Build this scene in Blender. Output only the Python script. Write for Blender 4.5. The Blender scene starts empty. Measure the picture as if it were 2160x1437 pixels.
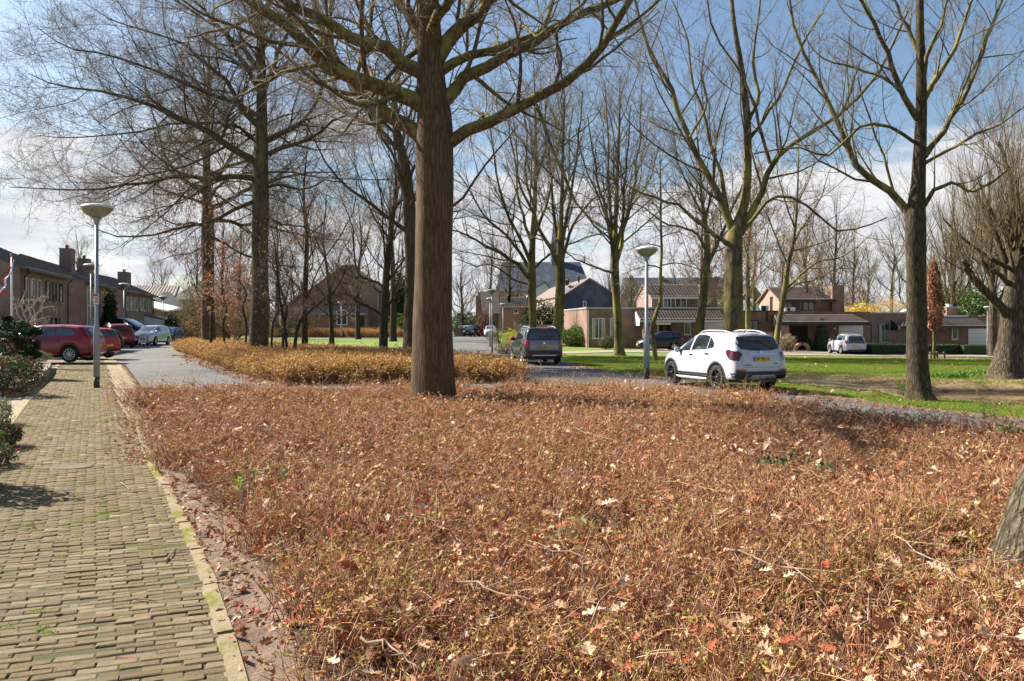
import bpy, bmesh, math, random
import numpy as np
from mathutils import Vector, Matrix
from mathutils.bvhtree import BVHTree
from mathutils.geometry import delaunay_2d_cdt
R_ = math.radians
F = 1700.0; HORIZON = 683.0; EYE = 1.85
scene = bpy.context.scene
COL = scene.collection

# ------------------------------------------------------------------ camera
cam_d = bpy.data.cameras.new('camera'); cam = bpy.data.objects.new('camera', cam_d); COL.objects.link(cam)
cam.location = (0, 0, EYE); cam.rotation_euler = (R_(90), 0, 0)
cam_d.sensor_width = 36; cam_d.lens = F / 2160 * 36; cam_d.shift_y = -35.5 / 2160
cam_d.clip_start = .1; cam_d.clip_end = 3000
scene.camera = cam

# ------------------------------------------------------------------ sun, sky, exposure
SUN_AZ = math.atan2(-.9, .43)            # direction towards the sun in plan, (x, y) = (-.9, .43)
SUN_EL = R_(36)
sd = Vector((-.9, .43, 0)).normalized() * math.cos(SUN_EL) + Vector((0, 0, math.sin(SUN_EL)))
sun_d = bpy.data.lights.new('sun', 'SUN'); sun_d.energy = 5.0; sun_d.angle = R_(.53); sun_d.color = (1, .92, .80)
sun = bpy.data.objects.new('sun', sun_d); COL.objects.link(sun)
sun.rotation_euler = sd.to_track_quat('Z', 'Y').to_euler()
sun.location = (-30, 10, 40)

world = bpy.data.worlds.new('World'); scene.world = world; world.use_nodes = True
nt = world.node_tree; nt.nodes.clear()
def N(t, typ, **kw):
    n = t.nodes.new(typ)
    for k, v in kw.items():
        if k.startswith('i_'):
            key = k[2:]; n.inputs[int(key) if key.isdigit() else key].default_value = v
        else: setattr(n, k, v)
    return n
sky = N(nt, 'ShaderNodeTexSky', sky_type='NISHITA', sun_disc=False, sun_elevation=SUN_EL,
        sun_rotation=math.atan2(-.9, .43), altitude=10, air_density=1.0, dust_density=1.2, ozone_density=1.3)
tc = N(nt, 'ShaderNodeTexCoord'); sep = N(nt, 'ShaderNodeSeparateXYZ'); nt.links.new(tc.outputs['Generated'], sep.inputs[0])
mx = N(nt, 'ShaderNodeMath', operation='MAXIMUM', i_1=0.0); nt.links.new(sep.outputs[2], mx.inputs[0])
ad = N(nt, 'ShaderNodeMath', operation='ADD', i_1=.16); nt.links.new(mx.outputs[0], ad.inputs[0])
dx = N(nt, 'ShaderNodeMath', operation='DIVIDE'); dy = N(nt, 'ShaderNodeMath', operation='DIVIDE')
nt.links.new(sep.outputs[0], dx.inputs[0]); nt.links.new(ad.outputs[0], dx.inputs[1])
nt.links.new(sep.outputs[1], dy.inputs[0]); nt.links.new(ad.outputs[0], dy.inputs[1])
cmb = N(nt, 'ShaderNodeCombineXYZ'); nt.links.new(dx.outputs[0], cmb.inputs[0]); nt.links.new(dy.outputs[0], cmb.inputs[1])
cn = N(nt, 'ShaderNodeTexNoise', i_Scale=1.25, i_Detail=9.0, i_Roughness=.56, i_Distortion=.25)
mpw = N(nt, 'ShaderNodeMapping'); mpw.inputs['Location'].default_value = (3.1, 1.35, 0)
nt.links.new(cmb.outputs[0], mpw.inputs[0]); nt.links.new(mpw.outputs[0], cn.inputs['Vector'])
# coverage: clouds thicken towards the horizon
cov = N(nt, 'ShaderNodeMapRange', i_1=.10, i_2=.31, i_3=.20, i_4=-.18); nt.links.new(mx.outputs[0], cov.inputs[0])
sm = N(nt, 'ShaderNodeMath', operation='ADD'); nt.links.new(cn.outputs['Fac'], sm.inputs[0]); nt.links.new(cov.outputs[0], sm.inputs[1])
rp = N(nt, 'ShaderNodeMapRange', interpolation_type='SMOOTHSTEP', i_1=.50, i_2=.63); nt.links.new(sm.outputs[0], rp.inputs[0])
cn2 = N(nt, 'ShaderNodeTexNoise', i_Scale=2.6, i_Detail=6.0, i_Roughness=.5); nt.links.new(cmb.outputs[0], cn2.inputs['Vector'])
cr = N(nt, 'ShaderNodeValToRGB'); cr.color_ramp.elements[0].position = .35; cr.color_ramp.elements[0].color = (7.2, 7.5, 8.3, 1)
cr.color_ramp.elements[1].position = .62; cr.color_ramp.elements[1].color = (9.6, 9.6, 9.8, 1); nt.links.new(cn2.outputs['Fac'], cr.inputs[0])
skm = N(nt, 'ShaderNodeMixRGB', blend_type='MULTIPLY', i_Fac=1.0); skm.inputs[2].default_value = (1.42, 1.52, 1.56, 1)
nt.links.new(sky.outputs[0], skm.inputs[1])
mix = N(nt, 'ShaderNodeMixRGB'); nt.links.new(rp.outputs[0], mix.inputs[0]); nt.links.new(skm.outputs[0], mix.inputs[1]); nt.links.new(cr.outputs[0], mix.inputs[2])
bg = N(nt, 'ShaderNodeBackground', i_Strength=.038); nt.links.new(mix.outputs[0], bg.inputs[0])
wo = N(nt, 'ShaderNodeOutputWorld'); nt.links.new(bg.outputs[0], wo.inputs[0])
scene.view_settings.view_transform = 'Standard'; scene.view_settings.look = 'None'
scene.view_settings.exposure = 1.4; scene.view_settings.gamma = 1; scene.view_settings.use_curve_mapping = False
scene.cycles.max_bounces = 6; scene.cycles.diffuse_bounces = 2; scene.cycles.glossy_bounces = 2
scene.cycles.transparent_max_bounces = 4; scene.cycles.use_denoising = True
scene.cycles.debug_use_spatial_splits = False

# ------------------------------------------------------------------ terrain
def sstep(a, b, x):
    t = np.clip((x - a) / (b - a), 0, 1); return t * t * (3 - 2 * t)
CH = np.array([(9.3, 29.6, 1.0, .10), (10.4, 27.3, 2.3, .16), (12.0, 25.0, 3.1, .30), (14.4, 23.4, 4.2, .85), (18., 22.4, 4.7, .95), (24, 22, 4.4, 1.0), (34, 21.5, 4.6, 1.0)])
def ditch(x, y):
    x = np.asarray(x, float); y = np.asarray(y, float); best = np.full(x.shape, 9.); dep = np.zeros(x.shape)
    for a, b in zip(CH[:-1], CH[1:]):
        dxx, dyy = b[0] - a[0], b[1] - a[1]
        t = np.clip(((x - a[0]) * dxx + (y - a[1]) * dyy) / (dxx * dxx + dyy * dyy), 0, 1)
        d = np.hypot(x - a[0] - t * dxx, y - a[1] - t * dyy) / (a[2] + t * (b[2] - a[2]))
        m = d < best; best = np.where(m, d, best); dep = np.where(m, a[3] + t * (b[3] - a[3]), dep)
    return best, dep
def zg(x, y):
    x = np.asarray(x, float); y = np.asarray(y, float)
    amp = np.clip(.12 + .0135 * x, 0, .6) * sstep(-6, 4, x)
    base = -sstep(34, 64, y) * amp
    d, dep = ditch(x, y)
    return base - dep * (1 - sstep(.60, 1.05, d)) - .12 * np.clip(dep * 1.2, 0, 1) * (1 - sstep(1.0, 1.9, d))
def G(px, py, z=None):
    """point on the ground seen at this place of the photograph"""
    d = EYE * F / (py - HORIZON)
    for _ in range(30):
        zz = float(zg((px - 1080) / F * d, d)) if z is None else z
        d = .5 * d + .5 * (EYE - zz) * F / (py - HORIZON)
    return ((px - 1080) / F * d, d)
def XW(px, d): return (px - 1080) / F * d
def ZW(py, d): return EYE - (py - HORIZON) / F * d
def inpoly(x, y, poly):
    x = np.asarray(x); y = np.asarray(y); c = np.zeros(x.shape, bool); n = len(poly)
    for i in range(n):
        x1, y1 = poly[i]; x2, y2 = poly[(i + 1) % n]
        if y1 == y2: continue
        c ^= ((y1 > y) != (y2 > y)) & (x < (x2 - x1) * (y - y1) / (y2 - y1) + x1)
    return c
def edge_dist(x, y, poly):
    best = np.full(np.shape(x), 1e9); n = len(poly)
    for i in range(n):
        a = np.array(poly[i]); b = np.array(poly[(i + 1) % n]); v = b - a; L = max((v * v).sum(), 1e-9)
        t = np.clip(((x - a[0]) * v[0] + (y - a[1]) * v[1]) / L, 0, 1)
        best = np.minimum(best, np.hypot(x - a[0] - t * v[0], y - a[1] - t * v[1]))
    return best

# ------------------------------------------------------------------ materials
MATS = {}
def mat(name, col, rough=.8, col2=None, nscale=4., fac=(.35, .65), bump=0., bscale=30., metal=0., spec=.4,
        col3=None, n3=1.2, f3=(.5, .62), stretch=None, coat=0., trans=0., emit=None, detail=5.):
    if name in MATS: return MATS[name]
    m = bpy.data.materials.new(name); m.use_nodes = True; t = m.node_tree; b = t.nodes['Principled BSDF']
    b.inputs['Base Color'].default_value = (*col, 1); b.inputs['Roughness'].default_value = rough
    b.inputs['Metallic'].default_value = metal; b.inputs['Specular IOR Level'].default_value = spec
    b.inputs['Coat Weight'].default_value = coat; b.inputs['Coat Roughness'].default_value = .03
    m.diffuse_color = (*col, 1)
    gm = N(t, 'ShaderNodeNewGeometry'); vec = gm.outputs['Position']
    if stretch:
        tcn = N(t, 'ShaderNodeTexCoord'); mp = N(t, 'ShaderNodeMapping'); mp.inputs['Scale'].default_value = stretch
        t.links.new(tcn.outputs['Object'], mp.inputs[0]); vec = mp.outputs[0]
    out = None
    if col2:
        n = N(t, 'ShaderNodeTexNoise', i_Scale=nscale, i_Detail=detail, i_Roughness=.6); t.links.new(vec, n.inputs['Vector'])
        mr = N(t, 'ShaderNodeMapRange', i_1=fac[0], i_2=fac[1]); t.links.new(n.outputs['Fac'], mr.inputs[0])
        mxn = N(t, 'ShaderNodeMixRGB'); mxn.inputs[1].default_value = (*col, 1); mxn.inputs[2].default_value = (*col2, 1)
        t.links.new(mr.outputs[0], mxn.inputs[0]); out = mxn.outputs[0]
        if col3:
            n = N(t, 'ShaderNodeTexNoise', i_Scale=n3, i_Detail=6., i_Roughness=.65); t.links.new(vec, n.inputs['Vector'])
            mr = N(t, 'ShaderNodeMapRange', i_1=f3[0], i_2=f3[1]); t.links.new(n.outputs['Fac'], mr.inputs[0])
            m3 = N(t, 'ShaderNodeMixRGB'); m3.inputs[2].default_value = (*col3, 1)
            t.links.new(mr.outputs[0], m3.inputs[0]); t.links.new(out, m3.inputs[1]); out = m3.outputs[0]
        t.links.new(out, b.inputs['Base Color'])
    if bump:
        n = N(t, 'ShaderNodeTexNoise', i_Scale=bscale, i_Detail=5., i_Roughness=.65); t.links.new(vec, n.inputs['Vector'])
        bm = N(t, 'ShaderNodeBump', i_Strength=bump, i_Distance=.02); t.links.new(n.outputs['Fac'], bm.inputs['Height'])
        t.links.new(bm.outputs[0], b.inputs['Normal'])
    if trans: 
        b.inputs['Subsurface Weight'].default_value = 0
    MATS[name] = m; return m
def foliage_mat(name, cols, rough=.6, transl=.25):
    """leaf material: each leaf (mesh island) takes its own tone from the list"""
    m = bpy.data.materials.new(name); m.use_nodes = True; t = m.node_tree; b = t.nodes['Principled BSDF']
    gm = N(t, 'ShaderNodeNewGeometry'); oi = N(t, 'ShaderNodeObjectInfo')
    a = N(t, 'ShaderNodeMath', operation='ADD'); t.links.new(gm.outputs['Random Per Island'], a.inputs[0]); t.links.new(oi.outputs['Random'], a.inputs[1])
    fr = N(t, 'ShaderNodeMath', operation='FRACT'); t.links.new(a.outputs[0], fr.inputs[0])
    cr = N(t, 'ShaderNodeValToRGB'); cr.color_ramp.interpolation = 'CONSTANT'; e = cr.color_ramp.elements
    e[0].color = (*cols[0], 1); e[1].position = 1. / len(cols); e[1].color = (*cols[1], 1)
    for i, c in enumerate(cols[2:], 2): x = e.new(i / len(cols)); x.color = (*c, 1)
    t.links.new(fr.outputs[0], cr.inputs[0]); t.links.new(cr.outputs[0], b.inputs['Base Color'])
    b.inputs['Roughness'].default_value = rough; b.inputs['Specular IOR Level'].default_value = .25
    if transl:
        tr = N(t, 'ShaderNodeBsdfTranslucent'); t.links.new(cr.outputs[0], tr.inputs[0])
        mxs = N(t, 'ShaderNodeMixShader', i_0=transl); t.links.new(b.outputs[0], mxs.inputs[1]); t.links.new(tr.outputs[0], mxs.inputs[2])
        t.links.new(mxs.outputs[0], t.nodes['Material Output'].inputs[0])
    MATS[name] = m; return m
def brick_mat(name, c1, c2, mortar, bw=.21, bh=.0625, bump=.5, flat=False, rot=0., msize=.012, patch=None, freq=2):
    m = bpy.data.materials.new(name); m.use_nodes = True; t = m.node_tree; b = t.nodes['Principled BSDF']
    gm = N(t, 'ShaderNodeNewGeometry')
    if flat:
        mp = N(t, 'ShaderNodeMapping'); mp.inputs['Rotation'].default_value = (0, 0, rot); t.links.new(gm.outputs['Position'], mp.inputs[0]); v = mp.outputs[0]
    else:
        cx = N(t, 'ShaderNodeVectorMath', operation='CROSS_PRODUCT'); cx.inputs[1].default_value = (0, 0, 1); t.links.new(gm.outputs['True Normal'], cx.inputs[0])
        dt = N(t, 'ShaderNodeVectorMath', operation='DOT_PRODUCT'); t.links.new(cx.outputs[0], dt.inputs[0]); t.links.new(gm.outputs['Position'], dt.inputs[1])
        sp = N(t, 'ShaderNodeSeparateXYZ'); t.links.new(gm.outputs['Position'], sp.inputs[0])
        cb = N(t, 'ShaderNodeCombineXYZ'); t.links.new(dt.outputs['Value'], cb.inputs[0]); t.links.new(sp.outputs[2], cb.inputs[1]); v = cb.outputs[0]
    br = N(t, 'ShaderNodeTexBrick', offset_frequency=freq); br.inputs['Scale'].default_value = 1; br.inputs['Brick Width'].default_value = bw; br.inputs['Row Height'].default_value = bh
    br.inputs['Mortar Size'].default_value = msize * .5; br.inputs['Color1'].default_value = (*c1, 1); br.inputs['Color2'].default_value = (*c2, 1); br.inputs['Mortar'].default_value = (*mortar, 1)
    t.links.new(v, br.inputs['Vector'])
    no = N(t, 'ShaderNodeTexNoise', i_Scale=1.3, i_Detail=6.); t.links.new(gm.outputs['Position'], no.inputs['Vector'])
    mr = N(t, 'ShaderNodeMapRange', i_1=.3, i_2=.7, i_3=.75, i_4=1.2); t.links.new(no.outputs['Fac'], mr.inputs[0])
    mm = N(t, 'ShaderNodeMixRGB', blend_type='MULTIPLY', i_Fac=1.); t.links.new(br.outputs['Color'], mm.inputs[1]); t.links.new(mr.outputs[0], mm.inputs[2])
    out = mm.outputs[0]
    if patch:
        n = N(t, 'ShaderNodeTexNoise', i_Scale=.8, i_Detail=7., i_Roughness=.7); t.links.new(gm.outputs['Position'], n.inputs['Vector'])
        mr = N(t, 'ShaderNodeMapRange', i_1=.48, i_2=.66); t.links.new(n.outputs['Fac'], mr.inputs[0])
        m3 = N(t, 'ShaderNodeMixRGB'); m3.inputs[2].default_value = (*patch, 1); t.links.new(mr.outputs[0], m3.inputs[0]); t.links.new(out, m3.inputs[1]); out = m3.outputs[0]
    t.links.new(out, b.inputs['Base Color']); b.inputs['Roughness'].default_value = .9; b.inputs['Specular IOR Level'].default_value = .2
    if bump:
        bm = N(t, 'ShaderNodeBump', i_Strength=bump, i_Distance=.01, invert=True); t.links.new(br.outputs['Fac'], bm.inputs['Height']); t.links.new(bm.outputs[0], b.inputs['Normal'])
    MATS[name] = m; return m
def bark_mat(name, dark, light, moss, mossf=(.5, .62), scale=(9, 9, 1.6), bump=.9, dist=.03, mscale=1.4, mstretch=.35, vor=.38):
    m = bpy.data.materials.new(name); m.use_nodes = True; t = m.node_tree; b = t.nodes['Principled BSDF']
    gm = N(t, 'ShaderNodeNewGeometry'); mp = N(t, 'ShaderNodeMapping'); mp.inputs['Scale'].default_value = scale
    t.links.new(gm.outputs['Position'], mp.inputs[0])
    vo = N(t, 'ShaderNodeTexVoronoi', feature='DISTANCE_TO_EDGE', i_Scale=1.6)
    nd = N(t, 'ShaderNodeTexNoise', i_Scale=1.1, i_Detail=6.); t.links.new(mp.outputs[0], nd.inputs['Vector'])
    va = N(t, 'ShaderNodeMixRGB', i_Fac=.6); t.links.new(mp.outputs[0], va.inputs[1]); t.links.new(nd.outputs['Color'], va.inputs[2]); t.links.new(va.outputs[0], vo.inputs['Vector'])
    no = N(t, 'ShaderNodeTexNoise', i_Scale=3., i_Detail=8., i_Roughness=.7); t.links.new(mp.outputs[0], no.inputs['Vector'])
    h = N(t, 'ShaderNodeMath', operation='MULTIPLY_ADD', i_1=.6); t.links.new(no.outputs['Fac'], h.inputs[0])
    vm = N(t, 'ShaderNodeMapRange', i_1=0., i_2=.30, i_3=0., i_4=vor); t.links.new(vo.outputs['Distance'], vm.inputs[0]); t.links.new(vm.outputs[0], h.inputs[2])
    cr = N(t, 'ShaderNodeValToRGB'); cr.color_ramp.elements[0].position = .28; cr.color_ramp.elements[0].color = (*dark, 1)
    cr.color_ramp.elements[1].position = .75; cr.color_ramp.elements[1].color = (*light, 1); t.links.new(h.outputs[0], cr.inputs[0])
    mp2 = N(t, 'ShaderNodeMapping'); mp2.inputs['Scale'].default_value = (1, 1, mstretch); t.links.new(gm.outputs['Position'], mp2.inputs[0])
    mn = N(t, 'ShaderNodeTexNoise', i_Scale=mscale, i_Detail=9., i_Roughness=.68); t.links.new(mp2.outputs[0], mn.inputs['Vector'])
    sz = N(t, 'ShaderNodeSeparateXYZ'); t.links.new(gm.outputs['Normal'], sz.inputs[0]); ma = N(t, 'ShaderNodeMath', operation='MULTIPLY_ADD', i_1=.16); t.links.new(sz.outputs[2], ma.inputs[0]); t.links.new(mn.outputs['Fac'], ma.inputs[2])
    mr = N(t, 'ShaderNodeMapRange', i_1=mossf[0], i_2=mossf[1], i_4=.85); t.links.new(ma.outputs[0], mr.inputs[0])
    mm = N(t, 'ShaderNodeMixRGB'); mm.inputs[2].default_value = (*moss, 1); t.links.new(mr.outputs[0], mm.inputs[0]); t.links.new(cr.outputs[0], mm.inputs[1])
    t.links.new(mm.outputs[0], b.inputs['Base Color']); b.inputs['Roughness'].default_value = .92; b.inputs['Specular IOR Level'].default_value = .15
    bm = N(t, 'ShaderNodeBump', i_Strength=bump, i_Distance=dist); t.links.new(h.outputs[0], bm.inputs['Height']); t.links.new(bm.outputs[0], b.inputs['Normal'])
    MATS[name] = m; return m

# ------------------------------------------------------------------ object helpers
def tag(o, label=None, cat=None, group=None, kind=None):
    if label: o['label'] = label
    if cat: o['category'] = cat
    if group: o['group'] = group
    if kind: o['kind'] = kind
    return o
def link(name, data, parent=None, loc=None, rotz=0.):
    o = bpy.data.objects.new(name, data); COL.objects.link(o)
    if parent: o.parent = parent
    if loc is not None: o.location = loc
    if rotz: o.rotation_euler = (0, 0, rotz)
    return o
def thing(name, label, cat, loc=(0, 0, 0), rotz=0., group=None):
    o = link(name, None, None, loc, rotz); o.empty_display_size = .3; return tag(o, label, cat, group)
def dup(root, loc, rotz=0., scale=1., label=None, group=None):
    r = root.copy(); COL.objects.link(r); r.location = loc; r.rotation_euler = (0, 0, rotz); r.scale = (scale,) * 3
    if label: r['label'] = label
    if group: r['group'] = group
    for ch in list(root.children):
        c = ch.copy(); COL.objects.link(c); c.parent = r
        for g in ch.children:
            d = g.copy(); COL.objects.link(d); d.parent = c
    return r
class MB:
    """collects shapes; build() links them as one mesh object"""
    def __init__(s): s.v = []; s.f = []; s.n = 0; s.mi = []; s.sm = []
    def add(s, V, Fc, mi=0, smooth=False):
        s.v.append(np.asarray(V, float).reshape(-1, 3)); s.f += [tuple(int(i) + s.n for i in f) for f in Fc]
        s.mi += [mi] * len(Fc); s.sm += [smooth] * len(Fc); s.n += len(s.v[-1]); return s
    def box(s, x0, x1, y0, y1, z0, z1, mi=0):
        V = [(x, y, z) for z in (z0, z1) for y in (y0, y1) for x in (x0, x1)]
        return s.add(V, [(0, 2, 3, 1), (4, 5, 7, 6), (0, 1, 5, 4), (2, 6, 7, 3), (0, 4, 6, 2), (1, 3, 7, 5)], mi)
    def prism(s, poly, z0, z1, mi=0):
        n = len(poly); A = sum(poly[i][0] * poly[(i + 1) % n][1] - poly[(i + 1) % n][0] * poly[i][1] for i in range(n))
        if A < 0: poly = poly[::-1]
        V = [(x, y, z0) for x, y in poly] + [(x, y, z1) for x, y in poly]
        return s.add(V, [tuple(range(n))[::-1], tuple(range(n, 2 * n))] + [(i, (i + 1) % n, (i + 1) % n + n, i + n) for i in range(n)], mi)
    def extrude(s, pts, off, mi=0):
        """a planar polygon (3D) given thickness along off"""
        n = len(pts); a = np.array(pts, float); off = np.array(off, float)
        nn = sum(np.cross(a[i] - a[0], a[(i + 1) % n] - a[0]) for i in range(1, n - 1))
        if nn.dot(off) > 0: a = a[::-1]
        return s.add(np.vstack([a, a + off]), [tuple(range(n)), tuple(range(n, 2 * n))[::-1]] + [((i + 1) % n, i, i + n, (i + 1) % n + n) for i in range(n)], mi)
    def lathe(s, prof, c=(0, 0, 0), seg=20, axis='z', mi=0, smooth=True, cap=True):
        a = np.linspace(0, 2 * math.pi, seg, endpoint=False); V = []
        for r, h in prof:
            ring = np.stack([r * np.cos(a), r * np.sin(a), np.full(seg, h)], 1); V.append(ring)
        V = np.vstack(V)
        if axis == 'x': V = V[:, [2, 0, 1]]
        if axis == 'y': V = V[:, [1, 2, 0]]
        V = V + np.array(c); Fc = []; k = len(prof)
        for i in range(k - 1):
            for j in range(seg): Fc.append((i * seg + j, i * seg + (j + 1) % seg, (i + 1) * seg + (j + 1) % seg, (i + 1) * seg + j))
        if cap and prof[0][0] > 1e-4: Fc.append(tuple(range(seg))[::-1])
        if cap and prof[-1][0] > 1e-4: Fc.append(tuple(range((k - 1) * seg, k * seg)))
        return s.add(V, Fc, mi, smooth)
    def tube(s, pts, rad, seg=8, mi=0, smooth=True):
        V, Fc = tubes(np.array([pts], float), np.array([np.broadcast_to(rad, (len(pts),))], float), seg)
        return s.add(V, Fc.tolist(), mi, smooth)
    def build(s, name, mats, parent=None, kind=None, loc=None, rotz=0.):
        me = bpy.data.meshes.new(name); me.from_pydata(np.vstack(s.v).tolist(), [], s.f)
        mats = mats if isinstance(mats, (list, tuple)) else [mats]
        for m in mats: me.materials.append(m)
        me.polygons.foreach_set('material_index', s.mi); me.polygons.foreach_set('use_smooth', s.sm); me.update()
        o = link(name, me, parent, loc, rotz)
        if kind: o['kind'] = kind
        return o
def fast_mesh(name, V, Q, mats, mi=None, smooth=False):
    """V (n,3), Q (m,3 or 4) arrays"""
    V = np.ascontiguousarray(V, np.float32); Q = np.ascontiguousarray(Q, np.int32); k = Q.shape[1]
    me = bpy.data.meshes.new(name); me.vertices.add(len(V)); me.vertices.foreach_set('co', V.ravel())
    me.loops.add(Q.size); me.loops.foreach_set('vertex_index', Q.ravel())
    me.polygons.add(len(Q)); me.polygons.foreach_set('loop_start', np.arange(0, Q.size, k, dtype=np.int32))
    me.polygons.foreach_set('loop_total', np.full(len(Q), k, np.int32))
    for m in (mats if isinstance(mats, (list, tuple)) else [mats]): me.materials.append(m)
    if mi is not None: me.polygons.foreach_set('material_index', np.asarray(mi, np.int32))
    if smooth: me.polygons.foreach_set('use_smooth', np.ones(len(Q), bool))
    me.update(calc_edges=True); return me
def tubes(P, R, seg):
    """P (N,m,3), R (N,m) -> verts, quads"""
    N_, m, _ = P.shape; T = np.gradient(P, axis=1); T /= np.linalg.norm(T, axis=2, keepdims=True) + 1e-9
    ref = np.where(np.abs(T[:, :1, 2:3]) > .8, np.array([[[1., 0, 0]]]), np.array([[[0, 0, 1.]]]))
    A = np.cross(T, np.broadcast_to(ref, T.shape)); A /= np.linalg.norm(A, axis=2, keepdims=True) + 1e-9
    B = np.cross(T, A); a = np.linspace(0, 2 * math.pi, seg, endpoint=False)
    V = P[:, :, None] + R[:, :, None, None] * (np.cos(a)[None, None, :, None] * A[:, :, None] + np.sin(a)[None, None, :, None] * B[:, :, None])
    idx = np.arange(N_ * m * seg).reshape(N_, m, seg); n = np.roll(idx, -1, axis=2)
    Q = np.stack([idx[:, :-1], idx[:, 1:], n[:, 1:], n[:, :-1]], -1).reshape(-1, 4)
    return V.reshape(-1, 3), Q
def sheet(name, poly, z, m, res=2., kind='structure', zfun=None, parent=None):
    """ground-hugging sheet filling a polygon"""
    P = []; n = len(poly)
    for i in range(n):
        a = np.array(poly[i]); b = np.array(poly[(i + 1) % n]); k = max(1, int(np.hypot(*(b - a)) / res))
        for j in range(k): P.append(tuple(a + (b - a) * j / k))
    ne = len(P); E = [(i, (i + 1) % ne) for i in range(ne)]; xs, ys = zip(*poly)
    gx, gy = np.meshgrid(np.arange(min(xs), max(xs), res), np.arange(min(ys), max(ys), res)); gx = gx.ravel(); gy = gy.ravel()
    ok = inpoly(gx, gy, poly); ok[ok] &= edge_dist(gx[ok], gy[ok], poly) > res * .35
    P += list(zip(gx[ok].tolist(), gy[ok].tolist()))
    r = delaunay_2d_cdt([Vector(p) for p in P], E, [], 1, 1e-5)
    V = np.array([(v.x, v.y) for v in r[0]]); Z = (zg(V[:, 0], V[:, 1]) if zfun is None else zfun(V[:, 0], V[:, 1])) + z
    me = bpy.data.meshes.new(name); me.from_pydata(np.column_stack([V, Z]).tolist(), [], r[2]); me.materials.append(m)
    o = link(name, me, parent)
    if me.polygons and me.polygons[0].normal.z < 0: me.flip_normals()
    if kind: o['kind'] = kind
    return o
# scatter: one object whose geometry nodes put clump meshes on points ("stuff")
def variants(name, meshes):
    c = bpy.data.collections.new(name)
    for i, me in enumerate(meshes): c.objects.link(bpy.data.objects.new(name + '_piece', me))
    return c
def scatter(name, pts, scl, col, seed=0, tilt=0., parent=None, n_var=None, idx=None):
    pts = np.asarray(pts, float); rs = np.random.default_rng(seed); n = len(pts)
    me = bpy.data.meshes.new(name); me.from_pydata(pts.tolist(), [], [])
    rot = np.column_stack([rs.normal(0, tilt, n) if tilt else np.zeros(n), rs.normal(0, tilt, n) if tilt else np.zeros(n), rs.uniform(0, 6.283, n)])
    a = me.attributes.new('rot', 'FLOAT_VECTOR', 'POINT'); a.data.foreach_set('vector', rot.astype(np.float32).ravel())
    a = me.attributes.new('scl', 'FLOAT_VECTOR', 'POINT'); s = np.asarray(scl, float)
    if s.ndim == 1: s = np.column_stack([s, s, s])
    a.data.foreach_set('vector', s.astype(np.float32).ravel())
    a = me.attributes.new('idx', 'INT', 'POINT'); a.data.foreach_set('value', (rs.integers(0, len(col.objects), n) if idx is None else np.asarray(idx)).astype(np.int32))
    o = link(name, me, parent); g = bpy.data.node_groups.new(name, 'GeometryNodeTree')
    g.interface.new_socket('Geometry', in_out='INPUT', socket_type='NodeSocketGeometry'); g.interface.new_socket('Geometry', in_out='OUTPUT', socket_type='NodeSocketGeometry')
    gi = g.nodes.new('NodeGroupInput'); go = g.nodes.new('NodeGroupOutput'); ip = g.nodes.new('GeometryNodeInstanceOnPoints')
    ci = g.nodes.new('GeometryNodeCollectionInfo'); ci.inputs['Collection'].default_value = col; ci.inputs['Separate Children'].default_value = True; ci.inputs['Reset Children'].default_value = True
    ip.inputs['Pick Instance'].default_value = True
    for nm, ty, sock in (('rot', 'FLOAT_VECTOR', 'Rotation'), ('scl', 'FLOAT_VECTOR', 'Scale'), ('idx', 'INT', 'Instance Index')):
        na = g.nodes.new('GeometryNodeInputNamedAttribute'); na.data_type = ty; na.inputs['Name'].default_value = nm; g.links.new(na.outputs['Attribute'], ip.inputs[sock])
    g.links.new(gi.outputs[0], ip.inputs['Points']); g.links.new(ci.outputs[0], ip.inputs['Instance']); g.links.new(ip.outputs[0], go.inputs[0])
    md = o.modifiers.new('scatter', 'NODES'); md.node_group = g; o['kind'] = 'stuff'; return o
def rand_in(poly, n, rs):
    xs, ys = zip(*poly); out = np.zeros((0, 2))
    while len(out) < n:
        p = np.column_stack([rs.uniform(min(xs), max(xs), n * 2), rs.uniform(min(ys), max(ys), n * 2)])
        out = np.vstack([out, p[inpoly(p[:, 0], p[:, 1], poly)]])
    return out[:n]
def area(poly):
    n = len(poly); return abs(sum(poly[i][0] * poly[(i + 1) % n][1] - poly[(i + 1) % n][0] * poly[i][1] for i in range(n))) / 2
def unit(v): return v / (np.linalg.norm(v, axis=-1, keepdims=True) + 1e-9)
def leaf_quads(C, D, Nn, L, W):
    """rhombic leaves: centre, long direction, normal -> verts, quads"""
    D = unit(D); S = unit(np.cross(Nn, D)); U = unit(np.cross(D, S)); L = np.asarray(L)[:, None]; W = np.asarray(W)[:, None]
    V = np.stack([C - D * L, C + S * W + U * L * .15, C + D * L, C - S * W + U * L * .15], 1).reshape(-1, 3)
    return V, np.arange(len(V)).reshape(-1, 4)
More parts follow.
